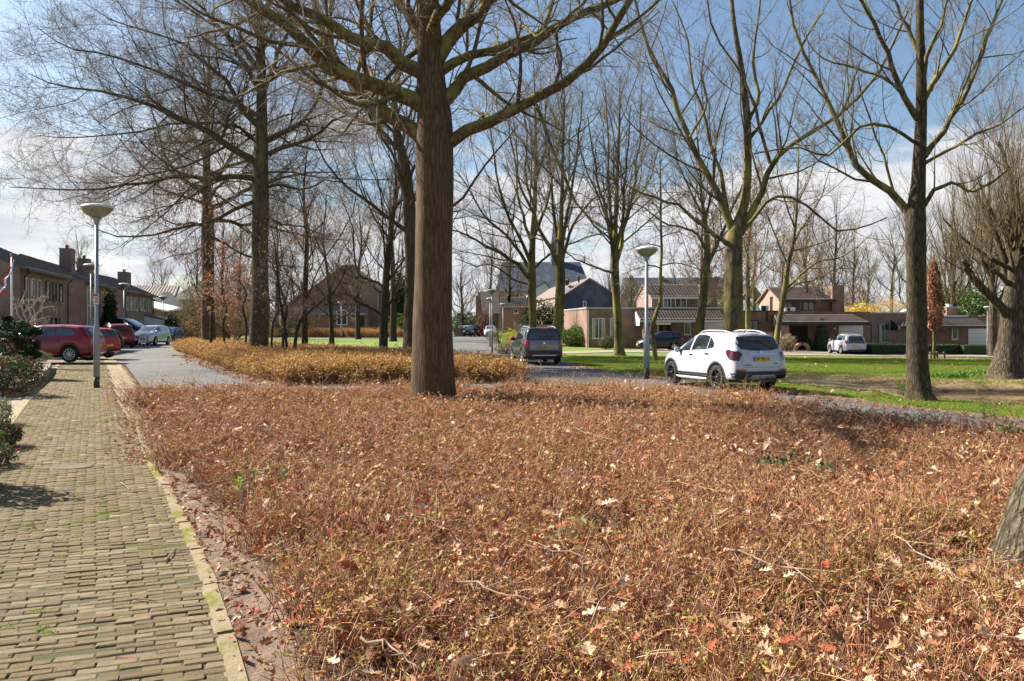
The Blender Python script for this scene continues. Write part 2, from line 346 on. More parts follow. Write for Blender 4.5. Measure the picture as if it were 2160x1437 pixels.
# ================================================================== GROUND
rs = np.random.default_rng(5)
lawn_m = mat('lawn', (.17, .235, .024), .9, (.115, .175, .02), .9, (.35, .6), .8, 60, col3=(.20, .19, .06), n3=.55, f3=(.56, .72))
def ground_mesh():
    xs = np.concatenate([[-1500, -700, -350, -200, -120, -80], np.arange(-60, 5, 2.5), np.arange(5, 36, .45), np.arange(36, 80, 4), [90, 120, 200, 350, 700, 1500]])
    ys = np.concatenate([[-400, -100, -30, -10, 0, 4, 8, 11], np.arange(13, 34, .45), np.arange(34, 72, 1.5), np.arange(74, 140, 6), [160, 200, 300, 500, 900, 1800]])
    X, Y = np.meshgrid(xs, ys, indexing='ij'); Z = zg(X, Y)
    bankn = np.sin(X * 3.1 + 1.7 * np.sin(Y * 2)) * .03 + np.sin(X * 7.3 + Y * 3) * .015
    d, dep = ditch(X, Y); Z = Z + np.where(d < 1.1, bankn * 1.2, 0) - .02
    V = np.stack([X, Y, Z], -1).reshape(-1, 3); i = np.arange(V.shape[0]).reshape(X.shape)
    Q = np.stack([i[:-1, :-1], i[1:, :-1], i[1:, 1:], i[:-1, 1:]], -1).reshape(-1, 4)
    return fast_mesh('ground', V, Q, lawn_m, smooth=True)
g0 = link('ground', ground_mesh()); g0['kind'] = 'structure'
# dry grass and earth on the ditch banks
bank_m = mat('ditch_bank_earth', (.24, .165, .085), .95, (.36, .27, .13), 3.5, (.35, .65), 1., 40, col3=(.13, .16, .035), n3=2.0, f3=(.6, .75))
cl = CH[:, :2]; tang = unit(np.gradient(cl, axis=0)); nor = np.column_stack([-tang[:, 1], tang[:, 0]])
near = cl - nor * CH[:, 2:3] * 1.0; far = cl + nor * CH[:, 2:3] * 1.16
if near[0, 1] > far[0, 1]: near, far = far, near
bank_poly = [tuple(p) for p in near] + [tuple(p) for p in far[::-1]]
def zbank(x, y):
    X, Y = np.asarray(x), np.asarray(y); d, dep = ditch(X, Y)
    return zg(X, Y) + np.where(d < 1.1, (np.sin(X * 3.1 + 1.7 * np.sin(Y * 2)) * .03 + np.sin(X * 7.3 + Y * 3) * .015) * 1.2, 0)
def undercut_shade(m):   # shade of the undercut bank, painted as darker mud just above the water
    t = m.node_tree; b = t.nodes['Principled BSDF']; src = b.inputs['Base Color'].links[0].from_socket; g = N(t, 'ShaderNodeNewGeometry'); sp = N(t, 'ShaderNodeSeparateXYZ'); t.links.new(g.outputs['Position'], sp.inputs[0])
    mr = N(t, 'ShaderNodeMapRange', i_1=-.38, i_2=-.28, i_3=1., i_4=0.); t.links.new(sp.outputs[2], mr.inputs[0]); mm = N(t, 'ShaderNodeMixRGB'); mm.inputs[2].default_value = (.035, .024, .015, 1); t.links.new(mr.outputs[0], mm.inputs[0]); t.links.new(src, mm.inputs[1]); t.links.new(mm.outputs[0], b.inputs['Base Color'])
undercut_shade(bank_m)
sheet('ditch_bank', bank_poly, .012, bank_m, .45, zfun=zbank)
wm = mat('pond_water', (.15, .092, .050), .02, (.19, .12, .065), .7, bump=.05, bscale=5, spec=.8)
sheet('pond_water', [(10.5, 26.2), (12.2, 21.0), (14, 18.6), (38, 16), (38, 26), (18, 27.4), (14, 28)], 0, wm, 3, zfun=lambda x, y: np.full(len(x), -.44))
# roots, undercut and grass tufts on the pond's far bank
asph = mat('asphalt', (.128, .125, .122), .92, (.10, .098, .097), 1.1, (.35, .65), .5, 90, col3=(.17, .165, .17), n3=.35, f3=(.5, .7))
roadL = [G(288, 812), G(270, 790), G(250, 765), G(225, 745), G(238, 735), G(262, 728), G(300, 723.5), G(350, 721), G(366, 716), (-46, 120), (-52, 135), (-44, 135), (-39, 108), G(383, 725), G(380, 738), G(400, 750), G(440, 765), G(500, 785)]
roadR = [(-6.9, 24.0), (-7.3, 24.6), (.45, 25.6), (-1.0, 30), (-2.0, 33), (-4.6, 41), (-8, 52), (-11.5, 98), (-16, 150), (-11, 150), (-2.0, 112), (-.6, 98), (-1.5, 66.9), (.0, 55),
         (2.2, 41), (3.0, 35.2), G(1300, 785), G(1450, 803), G(1650, 826), G(1780, 841), G(1900, 858), G(2160, 886), (12.5, 12.0), (18, 9), (18, 4), (11, 4.5), (9.2, 8.5), (7.3, 11.3), (6.9, 12.4), (5.5, 14.7), (3.6, 18.6), (.3, 20.1), (-5.2, 18.6), (-8.7, 18.8), G(288, 812)]
sheet('road', roadR, .014, asph, 2.2)
rl = list(roadL)
rl = [(-8.2, 20.5)] + rl + [(-7.2, 26.0), (-6.7, 24.4)]
sheet('road', [p for p in rl if p != (-8.2, 20.5)], .006, asph, 2.2)
# dark seam, gutter and litter strip along the lawn edge
edge_m = mat('road_edge_litter', (.12, .09, .06), .95, (.22, .16, .10), 9, (.4, .6), 1, 60)
lawnedge = [(2.9, 35.0), G(1300, 785), G(1450, 803), G(1650, 826), G(1780, 841), G(1900, 858), G(2160, 886), (12.5, 12.0), (18, 9)]
def strip(line, w0, w1):
    a = np.array(line, float); t = unit(np.gradient(a, axis=0)); n = np.column_stack([-t[:, 1], t[:, 0]])
    return [tuple(p) for p in a + n * w0] + [tuple(p) for p in (a + n * w1)[::-1]]
sheet('road_edge', strip(lawnedge, -.55, .12), .020, edge_m, 1.2)
pave_m = brick_mat('brick_plateau', (.19, .15, .125), (.15, .12, .10), (.07, .06, .05), .21, .105, .3, True, .1)
sheet('junction_paving', [(-5.2, 43.5), (-7, 50.5), (-1.6, 56.5), (1.9, 56.5), (1.5, 47), (.0, 44.5)], .022, pave_m, 2)
lane_m = mat('pale_pavers', (.34, .27, .235), .9, (.28, .225, .19), .6, (.35, .65), .4, 70)
sheet('access_lane', [(1.5, 50), (1.7, 55.5), G(1300, 738.5), G(1500, 739.5), G(1650, 741), G(1900, 742.5), G(2160, 743), G(2500, 743.5), G(2500, 756), G(2160, 755), G(1900, 752.5), G(1650, 749), G(1500, 745), G(1300, 743.2)], .012, lane_m, 2.5)
sheet('far_footpath', [(-40, 101), (-40, 105), (-13, 105), (-12.2, 101)], .012, lane_m, 4)
# driveways in front of the two garages
sheet('driveway', [G(1640, 741.5), G(1640, 737), (24, 69.7), (33, 69.7), G(1840, 742.6)], .020, lane_m, 3)
sheet('driveway', [(12.5, 60), (12.2, 69.7), (20, 69.7), (19.5, 60)], .016, lane_m, 3)
sheet('pavement', strip([(3.2, 110), (-1.1, 108), (.1, 84), (-.2, 68), (1.6, 57)][::-1], 0, 2.2), .018, pave_m, 2.5)
# street parking apron on the left, brick
apron_m = brick_mat('parking_bricks', (.23, .175, .14), (.18, .14, .115), (.08, .07, .055), .21, .105, .3, True, .5)
sheet('parking_apron', [(-16, 31.5), (-19.2, 38.4), (-25.5, 50.7), (-33.5, 70), (-36, 84), (-50, 84), (-44, 62), (-34, 48), (-28, 36), (-22, 32)], .010, apron_m, 2.5)

# ================================================================== FOOTPATH of bricks
# right kerb line and left edge of the path (plan)
KR = [(-.55, 2.0), G(478, 1437), G(438, 1290), G(408, 1190), G(372, 1100), G(340, 1030), G(312, 985), G(296, 940), G(285, 905), G(285, 885), G(290, 845), G(288, 812), G(270, 790), G(250, 765), G(243, 759)]
KL = [(-4.2, 2.0), (-4.9, 5.0), (-5.6, 8.0), G(-40, 1010), G(20, 905), G(60, 850), G(100, 806), G(122, 775), G(135, 763)]
path_poly = KR + KL[::-1]
jm = mat('joint_sand', (.11, .09, .06), .98, (.075, .09, .025), 2.2, (.42, .6), .8, 90)
path = sheet('footpath', path_poly, .019, jm, 1.5)
bk = [mat('path_brick_%s' % n, c, .93, c2, 55, (.3, .7), 1., 130, col3=(.14, .135, .03), n3=1.1, f3=(.54, .72), detail=8.) for n, c, c2 in
      (('a', (.25, .180, .088), (.155, .118, .062)), ('b', (.215, .156, .080), (.135, .104, .056)), ('c', (.285, .21, .107), (.18, .138, .075)))]
bred = mat('path_brick_red', (.30, .11, .06), .9, (.18, .14, .095), 9, (.40, .5), .6, 150)
bpale = mat('path_brick_grey', (.29, .225, .13), .93, (.20, .16, .10), 14, (.3, .7), .7, 160)
u_ = np.array([-.46, .888]); w_ = np.array([math.cos(R_(20.)), math.sin(R_(20.))])   # joints run along u_, courses along w_
BL, BH = .205, .072
def brick_top(hx, hy, t, rs_):
    """a worn brick: rounded top with slightly uneven corners; x along the course"""
    b = .007; j = lambda: rs_.normal(0, .0016)
    V = [(sx * hx + j(), sy * hy + j(), -.02) for sx, sy in ((-1, -1), (1, -1), (1, 1), (-1, 1))] + \
        [(sx * hx + j(), sy * hy + j(), t - .005) for sx, sy in ((-1, -1), (1, -1), (1, 1), (-1, 1))] + \
        [(sx * (hx - b) + j(), sy * (hy - b) + j(), t + rs_.normal(0, .001)) for sx, sy in ((-1, -1), (1, -1), (1, 1), (-1, 1))]
    Q = [(0, 1, 5, 4), (1, 2, 6, 5), (2, 3, 7, 6), (3, 0, 4, 7), (4, 5, 9, 8), (5, 6, 10, 9), (6, 7, 11, 10), (7, 4, 8, 11), (8, 9, 10, 11)]
    return np.array(V), Q
cols_ = []
A_ = np.array([[w_[0], u_[0]], [w_[1], u_[1]]])
org = np.array([-1.2, 3.0])
br_meshes = []
for m_ in bk + bk + [bpale]:
    V, Q = brick_top((BL - .005) / 2, (BH - .005) / 2, .022, rs)
    V2 = V.copy(); V2[:, :2] = V[:, :1] * w_ + V[:, 1:2] * np.array([-w_[1], w_[0]])
    me = bpy.data.meshes.new('brick'); me.from_pydata(V2.tolist(), [], Q); me.materials.append(m_); br_meshes.append((me, V2, Q))
mer = bpy.data.meshes.new('brick'); mer.from_pydata(br_meshes[0][1].tolist(), [], br_meshes[0][2]); mer.materials.append(bred)
cells = []
cosk = abs(np.cross(w_, u_)); BHu = BH / cosk
for r in range(-22, 520):
    for c in range(-90, 40):
        p = org + u_ * BHu * r + w_ * BL * (c + (.5 if r % 2 else 0) + .03 * math.sin(r * .7))
        cells.append((p[0], p[1]))
cells = np.array(cells); ok = inpoly(cells[:, 0], cells[:, 1], path_poly) | (edge_dist(cells[:, 0], cells[:, 1], path_poly) < .085); cells = cells[ok]
# the pale band of lengthwise bricks along the road starts at y = 12.6
band_poly = [G(268, 893), G(285, 885), G(290, 845), G(288, 812), G(270, 790), G(250, 765), G(243, 759), G(218, 761), G(222, 768), G(237, 812), G(251, 850)]
inb = inpoly(cells[:, 0], cells[:, 1], band_poly); cells = cells[~inb]
proj = cells[:, 1] ; px_ = 1080 + F * cells[:, 0] / np.maximum(cells[:, 1], .1)
vis = (px_ > -40) & (cells[:, 1] > 4.05); order = np.argsort(np.where(vis, cells[:, 1], 99))
near_i = order[:300]; rest = order[300:]
for k, i in enumerate(near_i):
    me = mer if k in (37, 96) else br_meshes[rs.integers(0, 7) if rs.random() > .04 else 6][0] if rs.random() > .0 else None
    o = link('brick', me, path, (cells[i, 0] + rs.normal(0, .002), cells[i, 1] + rs.normal(0, .002), .004 + rs.normal(0, .0035) + .004 * math.sin(cells[i, 0] * 5) * math.sin(cells[i, 1] * 4)))
    o.rotation_euler = (rs.normal(0, .016), rs.normal(0, .012), rs.normal(0, .018))
VV = []; QQ = []; MI = []; nb = 0
for i in rest:
    if cells[i, 1] > 36: continue
    k = int(rs.integers(0, 6)) if rs.random() > .03 else 6
    V, Q = br_meshes[k][1], br_meshes[k][2]; a = rs.normal(0, .012); cs, sn = math.cos(a), math.sin(a)
    W = V.copy(); W[:, 0] = V[:, 0] * cs - V[:, 1] * sn + cells[i, 0]; W[:, 1] = V[:, 0] * sn + V[:, 1] * cs + cells[i, 1]
    W[:, 2] += .004 + rs.normal(0, .002) + V[:, 0] * rs.normal(0, .012) + V[:, 1] * rs.normal(0, .015)
    VV.append(W); QQ.append(np.array(Q) + nb); nb += len(W); MI += [k % 3 if k < 6 else 3] * len(Q)
me = fast_mesh('bricks', np.vstack(VV), np.vstack(QQ), bk + [bpale], MI)
o = link('bricks', me, path); o['kind'] = 'stuff'
# band of lengthwise yellow bricks
yb = mat('band_brick', (.36, .28, .17), .93, (.27, .21, .135), 12, (.3, .7), .6, 150)
BO = np.array(G(268, 893)); ub = unit(np.array([-.484, .875])); vb = np.array([ub[1], -ub[0]]); VV = []; QQ = []; nb = 0
for r in range(-30, 200):
    for c in range(-40, 60):
        p = BO + ub * .2 * (r + .5 * (c % 2)) + vb * .1 * c
        if not (inpoly(p[0], p[1], band_poly) and inpoly(p[0], p[1], path_poly)): continue
        V, Q = brick_top(.094, .044, .022, rs); W = V.copy(); W[:, :2] = p + V[:, :1] * ub + V[:, 1:2] * vb; W[:, 2] += rs.normal(.004, .0015)
        VV.append(W); QQ.append(np.array(Q)[:, ::-1] + nb); nb += len(W)
me = fast_mesh('band_bricks', np.vstack(VV), np.vstack(QQ), yb); o = link('band_bricks', me, path); o['kind'] = 'stuff'
# kerb stones along the bed
kerb_m = mat('kerb_concrete', (.36, .28, .17), .93, (.25, .20, .13), 7, (.3, .7), .8, 90, col3=(.17, .17, .012), n3=1.9, f3=(.49, .56))
kp = []
for a, b in zip(KR[:-4], KR[1:-3]):
    a = np.array(a); b = np.array(b); n = max(1, int(np.hypot(*(b - a)) / .05))
    kp += [tuple(a + (b - a) * j / n) for j in range(n)]
kp = np.array(kp); s_ = np.concatenate([[0], np.cumsum(np.hypot(*np.diff(kp, axis=0).T))])
def at_s(s): return np.array([np.interp(s, s_, kp[:, 0]), np.interp(s, s_, kp[:, 1])])
s = 0.; k = 0
while s + .98 < s_[-1] and s < 15.4:
    a = at_s(s + .008); b = at_s(s + .975); t = unit(b - a); n = np.array([t[1], -t[0]]); L = np.hypot(*(b - a)); q = rs.normal(0, .012)
    bmx = bmesh.new(); bmesh.ops.create_cube(bmx, size=1); bmesh.ops.scale(bmx, vec=(L, .115, .12), verts=bmx.verts)
    bmesh.ops.bevel(bmx, geom=bmx.edges[:], offset=.012, segments=2, affect='EDGES')
    me = bpy.data.meshes.new('kerb_stone'); bmx.to_mesh(me); bmx.free(); me.materials.append(kerb_m)
    c = (a + b) / 2 + n * (.055 + q); o = link('kerb_stone', me, path, (c[0], c[1], -.022 + rs.normal(0, .006)), math.atan2(t[1], t[0]) + rs.normal(0, .012)); o.rotation_euler.x = rs.normal(0, .04)
    s += .985; k += 1
# sunken valve cover in the path
mb = MB(); mb.lathe([(.0, .024), (.20, .024), (.235, .030), (.26, .020), (.26, 0)], seg=28)
cv = mb.build('utility_cover', mat('cast_iron', (.09, .07, .045), .9, (.16, .125, .08), 20, bump=.4, bscale=60), path, loc=(*G(152, 989), .006)); cv.scale = (1, .8, 1)
for zz in range(3):
    mb = MB(); mb.lathe([(.28, .0), (.30, .034), (.33, .0)], seg=20)
# kerb and gravel edge on the left side of the path
ledge = [G(20, 905), G(60, 850), G(100, 806), G(122, 775), G(135, 763)]
mb = MB(); 
for a, b in zip(ledge[:-1], ledge[1:]):
    a = np.array(a); b = np.array(b); t = unit(b - a); n = np.array([-t[1], t[0]]); mb.prism([tuple(a), tuple(b - t * .01), tuple(b - t * .01 + n * .16), tuple(a + n * .16)], 0, .03)
mb.build('edging', yb, path)

# ================================================================== SHRUB BEDS
BEDL = [G(640, 1500), G(594, 1437), G(526, 1237), G(494, 1136), G(411, 1063), G(357, 1017), G(315, 953), G(297, 871), (-8.75, 18.5)]
BED = BEDL + [(-5.2, 18.2), (-2, 18.9), (.24, 19.9), (2.0, 19.3), (3.5, 18.3), (4.7, 16.3), (5.4, 14.6), (6.6, 12.2), (7.2, 11.2), (9, 8.4), (10.5, 5), (9, 2.2), (-.4, 2.2)]
soil_poly = [(KR[i][0] + .1, KR[i][1]) for i in range(1, 11)] + [(-5.2, 18.6), (.3, 20.1), (3.6, 18.6), (5.5, 14.7), (6.9, 12.4), (7.3, 11.3), (9.2, 8.5), (11, 4.5), (9.5, 1.2), (-.2, 1.2)]
soil_m = mat('bare_earth', (.24, .17, .125), .97, (.13, .085, .06), 5, (.35, .62), 1., 45, col3=(.17, .17, .05), n3=.7, f3=(.6, .75))
def zsoil(x, y):
    e = edge_dist(x, y, BED); ins = inpoly(x, y, BED); h = np.where(ins, .05, np.clip(.03 - e * .03, 0, .05))
    return h + .012 * np.sin(x * 9 + np.sin(y * 6)) * np.sin(y * 8) + rs.normal(0, .004, len(x))
soil = sheet('bed_soil', soil_poly, .0, soil_m, .17, zfun=zsoil)

shade_floor = mat('shaded_bed_litter', (.050, .028, .017), .97, (.10, .055, .032), 16, bump=1., bscale=50)  # litter tone darkened to deepen the shade in gaps between the stems
sheet('bed_floor', [(x * .985 + (.12 if x < 0 and y < 17 else 0), y) for x, y in BED], 0, shade_floor, .5, zfun=lambda x, y: np.full(len(x), .075))
tw = foliage_mat('shrub_stems', [(.40, .18, .10), (.24, .09, .048), (.58, .35, .21), (.12, .046, .028), (.46, .22, .12), (.68, .48, .32)], .75, 0)
lf_red = foliage_mat('withered_leaves', [(.46, .21, .08), (.24, .08, .035), (.62, .38, .18), (.34, .135, .055), (.54, .28, .11), (.34, .11, .04)], .7, .12)
lf_yel = foliage_mat('young_leaves', [(.38, .34, .06), (.30, .30, .045), (.46, .36, .10), (.22, .24, .035), (.50, .30, .10)], .55, .35)
lf_gold = foliage_mat('golden_leaves', [(.64, .39, .12), (.48, .24, .075), (.68, .46, .18), (.36, .24, .07), (.30, .12, .05), (.58, .33, .11)], .6, .35)
lf_oak = foliage_mat('oak_leaves', [(.42, .22, .12), (.26, .11, .055), (.54, .34, .21), (.32, .13, .065), (.33, .085, .04), (.60, .44, .31)], .7, .12)

def oak_geo(r, L=.05):
    k = 4; out = []; curl = r.uniform(-.6, 1.2)
    for i in range(k * 2 + 1): t = i / (k * 2); out.append((t, (.34 if i % 2 else .13) * math.sin(math.pi * min(1, .12 + t * .9)) * L * 2 * r.uniform(.8, 1.2)))
    V = []
    for t, w in out: y = (t - .5) * 2 * L; z = curl * .5 * L * (2 * t - 1) ** 2; V += [(-w, y, z + abs(w) * r.uniform(0, .9)), (0, y, z), (w, y, z + abs(w) * r.uniform(0, .9))]
    Fc = []
    for i in range(len(out) - 1): a = i * 3; Fc += [(a, a + 1, a + 4, a + 3), (a + 1, a + 2, a + 5, a + 4)]
    return np.array(V), np.array(Fc)
def oak_leaves(r, C, L0, L1, up=.6):
    VV = []; QQ = []; o_ = 0
    for c in C:
        V, Q = oak_geo(r, r.uniform(L0, L1)); z = unit(r.normal(0, up, 3) + [0, 0, 1]); x = unit(np.cross(z, r.normal(0, 1, 3))); M_ = np.stack([x, np.cross(z, x), z]); VV.append(V @ M_ + c); QQ.append(Q + o_); o_ += len(V)
    return np.vstack(VV), np.vstack(QQ)
def stem_clump(seed, rad=.3, h=.45, n=46, sub=2, leaf=(80, 42), lsz=.016, gold=0, sr=.0037, lean=.28, dead=8):
    r = np.random.default_rng(seed); a = r.uniform(0, 6.28, n); q = rad * np.sqrt(r.random(n)); b = np.column_stack([q * np.cos(a), q * np.sin(a), np.zeros(n)])
    hh = h * r.uniform(.62, 1.08, n); d = np.column_stack([r.normal(0, lean, n), r.normal(0, lean, n), np.ones(n)]); bend = r.normal(0, .18, (n, 2))
    t = np.linspace(0, 1, 4)[None, :, None]; P = b[:, None] + d[:, None] * hh[:, None, None] * t
    P[:, :, :2] += (bend * hh[:, None])[:, None] * (t ** 2) + r.normal(0, .012, (n, 4, 2)); R = sr * (1.15 - .8 * np.linspace(0, 1, 4))[None] * r.uniform(.6, 1.3, (n, 1))
    V1, Q1 = tubes(P, np.broadcast_to(R, (n, 4)), 3)
    m = n * sub; pi = r.integers(0, n, m); tt = r.uniform(.35, 1, m); k = np.minimum((tt * 3).astype(int), 2); f = (tt * 3 - k)[:, None]
    S = P[pi, k] * (1 - f) + P[pi, k + 1] * f; dd = unit(np.column_stack([r.normal(0, 1, m), r.normal(0, 1, m), r.uniform(.0, 1.1, m)])) * (r.uniform(.05, .17, m) * h / .45)[:, None]
    P2 = S[:, None] + dd[:, None] * np.linspace(0, 1, 3)[None, :, None]; P2[:, 2] += r.normal(0, .012, (m, 3))
    V2, Q2 = tubes(P2, np.broadcast_to(sr * .55 * np.array([1, .8, .4])[None], (m, 3)), 3)
    def leaves(c, s):
        pi = r.integers(0, m, c); f = r.uniform(.2, 1.05, c)[:, None]; C = P2[pi, 0] * (1 - f) + P2[pi, 2] * f + r.normal(0, .006, (c, 3))
        return leaf_quads(C, r.normal(0, 1, (c, 3)), r.normal(0, .6, (c, 3)) + [0, 0, 1], s * r.uniform(.6, 1.5, c), s * .55 * r.uniform(.6, 1.4, c))
    V3, Q3 = leaves(leaf[0], lsz); V4, Q4 = leaves(leaf[1], lsz * .8)
    C = np.column_stack([r.uniform(-rad, rad, dead), r.uniform(-rad, rad, dead), r.uniform(.05, h * .95, dead)])
    V5, Q5 = oak_leaves(r, C, .025, .055, .8) if dead else (np.zeros((0, 3)), np.zeros((0, 4), int))
    V = [V1, V2, V3, V4, V5]; Q = [Q1, Q2, Q3, Q4, Q5]; off = np.cumsum([0] + [len(v) for v in V[:-1]])
    mi = np.concatenate([np.full(len(x), j) for x, j in zip(Q, (0, 0, 1, 2, 3))])
    return fast_mesh('shrub', np.vstack(V), np.vstack([x + o_ for x, o_ in zip(Q, off)]), [tw, lf_gold if gold else lf_red, lf_yel, lf_oak], mi)
bed_var = variants('bed_clumps', [stem_clump(100 + i) for i in range(5)] + [stem_clump(120 + i, leaf=(50, 170)) for i in range(3)] + [stem_clump(130 + i, leaf=(200, 70), gold=1, lsz=.015) for i in range(2)])
def bed_points(poly, dens, seed, keep=None):
    r = np.random.default_rng(seed); p = rand_in(poly, int(area(poly) * 1.0 * dens), r)
    return p if keep is None else p[keep(p, r)]
p = bed_points(BED, 26, 1, lambda p, r: r.random(len(p)) < np.clip(1.15 - (p[:, 1] - 4) * .055, .42, 1))
TRUNKS = [(-1.58, 16.2, .36), (3.5, 5.2, .42)]
e = edge_dist(p[:, 0], p[:, 1], BED)
hs = .84 + .10 * np.sin(p[:, 0] * 1.3 + 1) * np.sin(p[:, 1] * .9) + rs.normal(0, .13, len(p)); hs *= np.clip(.8 + e * .8, .8, 1); hs = hs * (1 + .16 * sstep(14, 17, p[:, 1] + np.clip(p[:, 0] - 2, 0, 9)))
keep = np.ones(len(p), bool)
for x, y, r0 in TRUNKS: keep &= np.hypot(p[:, 0] - x, p[:, 1] - y) > r0 + .12
keep &= e > np.where((p[:, 0] < 0) & (p[:, 1] < 17.5), rs.uniform(.12, .42, len(p)), 0)
keep &= (p[:, 1] > 3.5) | (rs.random(len(p)) < .35)
# thin, dark patches
hole = (np.sin(p[:, 0] * 2.1 + 3) * np.sin(p[:, 1] * 1.7 + 1) > .72) & (rs.random(len(p)) < .75) | (np.sin(p[:, 0] * 5.1) * np.sin(p[:, 1] * 4.3 + p[:, 0]) > .8); keep &= ~hole
p = p[keep]; hs = hs[keep]; e = e[keep]
px_ = 1080 + F * p[:, 0] / p[:, 1]; py_ = HORIZON + EYE * F / p[:, 1]
gre = (np.sin(p[:, 0] * 1.9 + .6) * np.sin(p[:, 1] * 2.3) + (p[:, 1] < 6.5) * .7 + rs.normal(0, .25, len(p))) > .75
idx = np.where(gre, rs.integers(5, 8, len(p)), rs.integers(0, 5, len(p))); idx = np.where((rs.random(len(p)) < .35 * sstep(12, 18, p[:, 1])), rs.integers(8, 10, len(p)), idx)
s_xy = 1.0 + .35 * sstep(7, 16, p[:, 1])
bed = scatter('shrub_bed', np.column_stack([p, np.full(len(p), .03)]), np.column_stack([s_xy, s_xy, hs]), bed_var, 3, .10, idx=idx)
tag(bed, 'wide bed of low leafless reddish brown shrubs filling the foreground', 'shrub bed')
# tall sprigs standing above the back edge of the bed
spr = variants('tall_sprigs', [stem_clump(150 + i, .12, .95, 6, 4, (26, 12), .012, 1, .0028, .16, 0) for i in range(3)])
r = np.random.default_rng(8); q = []
for (a, b, n) in (((-8.6, 18.2), (-5, 18.1), 16), ((-5, 18), (.3, 19.7), 16), ((.3, 19.5), (4.6, 16.2), 46), ((4.6, 16), (8.5, 8.6), 40), ((-7.6, 15.8), (-8.7, 18.3), 8)):
    t = r.random(n)[:, None]; q.append(np.array(a) * (1 - t) + np.array(b) * t + r.normal(0, .25, (n, 2)))
q = np.vstack(q); o = scatter('tall_sprigs', np.column_stack([q, np.full(len(q), .05)]), r.uniform(.55, .95, len(q)), spr, 4, .15, parent=bed)

# golden hedges
HED = [(-7.0, 24.3), (-3.5, 24.6), (.0, 25.5), (.25, 26.4), (-1.3, 30.3), (-4.4, 35.3), (-10.9, 43), (-16.5, 50), (-22.2, 61), (-24.2, 60), (-23.2, 56), (-18.6, 46.8), (-14.2, 38.4), (-10.2, 30.3), (-7.7, 25.8)]
hv = variants('hedge_clumps', [stem_clump(160 + i, .36, .66, 55, 3, (620, 160), .030, 1, .0035, .3, 2) for i in range(4)] + [stem_clump(170 + i, .36, .66, 55, 3, (420, 40), .028, 0, .0035, .3, 2) for i in range(2)])
def hedge(name, poly, dens, seed, h, label, dark=None):
    p = bed_points(poly, dens, seed); r = np.random.default_rng(seed); e = edge_dist(p[:, 0], p[:, 1], poly)
    s = h / .66 * (r.uniform(.88, 1.08, len(p))) * np.clip(.8 + e * .5, .8, 1)
    ix = np.where(r.random(len(p)) < .22, r.integers(4, 6, len(p)), r.integers(0, 4, len(p)))
    o = scatter(name, np.column_stack([p, zg(p[:, 0], p[:, 1])]), np.column_stack([np.ones(len(p)) * 1.1, np.ones(len(p)) * 1.1, s]), hv, seed, .08, idx=ix)
    o['kind'] = 'stuff'; return tag(o, label, 'hedge')
hedge('low_hedge', HED, 9, 21, .72, 'low golden brown hedge island curving between the road and the lawn, behind the big trunk')
# dirt under its road side
sheet('hedge_verge', strip([(.4, 25.6), (-3.5, 24.4), (-7.1, 24.1), (-8.0, 26.1), (-10.4, 30.2), (-14.5, 38.2), (-18.9, 46.7), (-23.6, 56), (-24.6, 60.4)], -.1, .45), .024, edge_m, 1.5)
hedge('low_hedge', [(-33, 106), (-33, 111), (-14.6, 111), (-14.2, 106)], 2.2, 22, 1.15, 'long golden topped hedge in front of the gabled brick house across the lawn')
hedge('low_hedge', [(-.1, 57.5), (1.9, 57), (2.2, 62), (.2, 64)], 4, 23, .95, 'small golden bush hedge by the road behind the grey car')

# loose litter along the kerb, the path and the lawn
def oak_leaf(seed, L=.075):
    r = np.random.default_rng(seed); k = 5; out = []; curl = r.uniform(-.5, .9)
    for i in range(k * 2 + 1):
        t = i / (k * 2); w = (.30 if i % 2 else .13) * math.sin(math.pi * min(1, .12 + t * .9)) * L * 2 * r.uniform(.8, 1.2); out.append((t, w))
    V = [(0, 0, 0)]; 
    for t, w in out: 
        y = (t - .5) * 2 * L; z = curl * .35 * L * (2 * t - 1) ** 2
        V += [(-w, y, z + abs(w) * r.uniform(0, .6)), (0, y, z), (w, y, z + abs(w) * r.uniform(0, .6))]
    Fc = []
    for i in range(len(out) - 1):
        a = 1 + i * 3; Fc += [(a, a + 1, a + 4, a + 3), (a + 1, a + 2, a + 5, a + 4)]
    me = bpy.data.meshes.new('leaf'); me.from_pydata(V, [], Fc); me.materials.append(lf_oak); return me
leaf_me = [oak_leaf(i) for i in range(6)]
lit_var = variants('litter_leaves', leaf_me[:4])
r = np.random.default_rng(9); pts = []; scl = []
for a, b in zip(KR[1:10], KR[2:11]):
    L = np.hypot(b[0] - a[0], b[1] - a[1]); n = int(L * 150); t = r.random(n)[:, None]; off = np.abs(r.normal(.30, .20, n)) + .06
    c = np.array(a) * (1 - t) + np.array(b) * t; c[:, 0] += off * .95; c[:, 1] += off * .3
    pts.append(np.column_stack([c, r.uniform(.03, .06, n)])); scl.append(r.uniform(.22, .6, n))
n = 260; c = rand_in(path_poly, n, r); pts.append(np.column_stack([c, np.full(n, .036)])); scl.append(r.uniform(.12, .35, n))
for a, b in zip(KR[6:10], KR[7:11]):
    n = 170; t = r.random(n)[:, None]; c = np.array(a) * (1 - t) + np.array(b) * t; c[:, 0] -= np.abs(r.normal(0, .22, n)); pts.append(np.column_stack([c, np.full(n, .036)])); scl.append(r.uniform(.2, .5, n))
c = rand_in(BED, 5200, r); c = c[(r.random(len(c)) < np.clip(1.3 - c[:, 1] * .06, .25, 1))]; pts.append(np.column_stack([c, r.uniform(.2, .43, len(c))])); scl.append(r.uniform(.35, .95, len(c)) * (1 + .3 * (c[:, 1] > 9)))
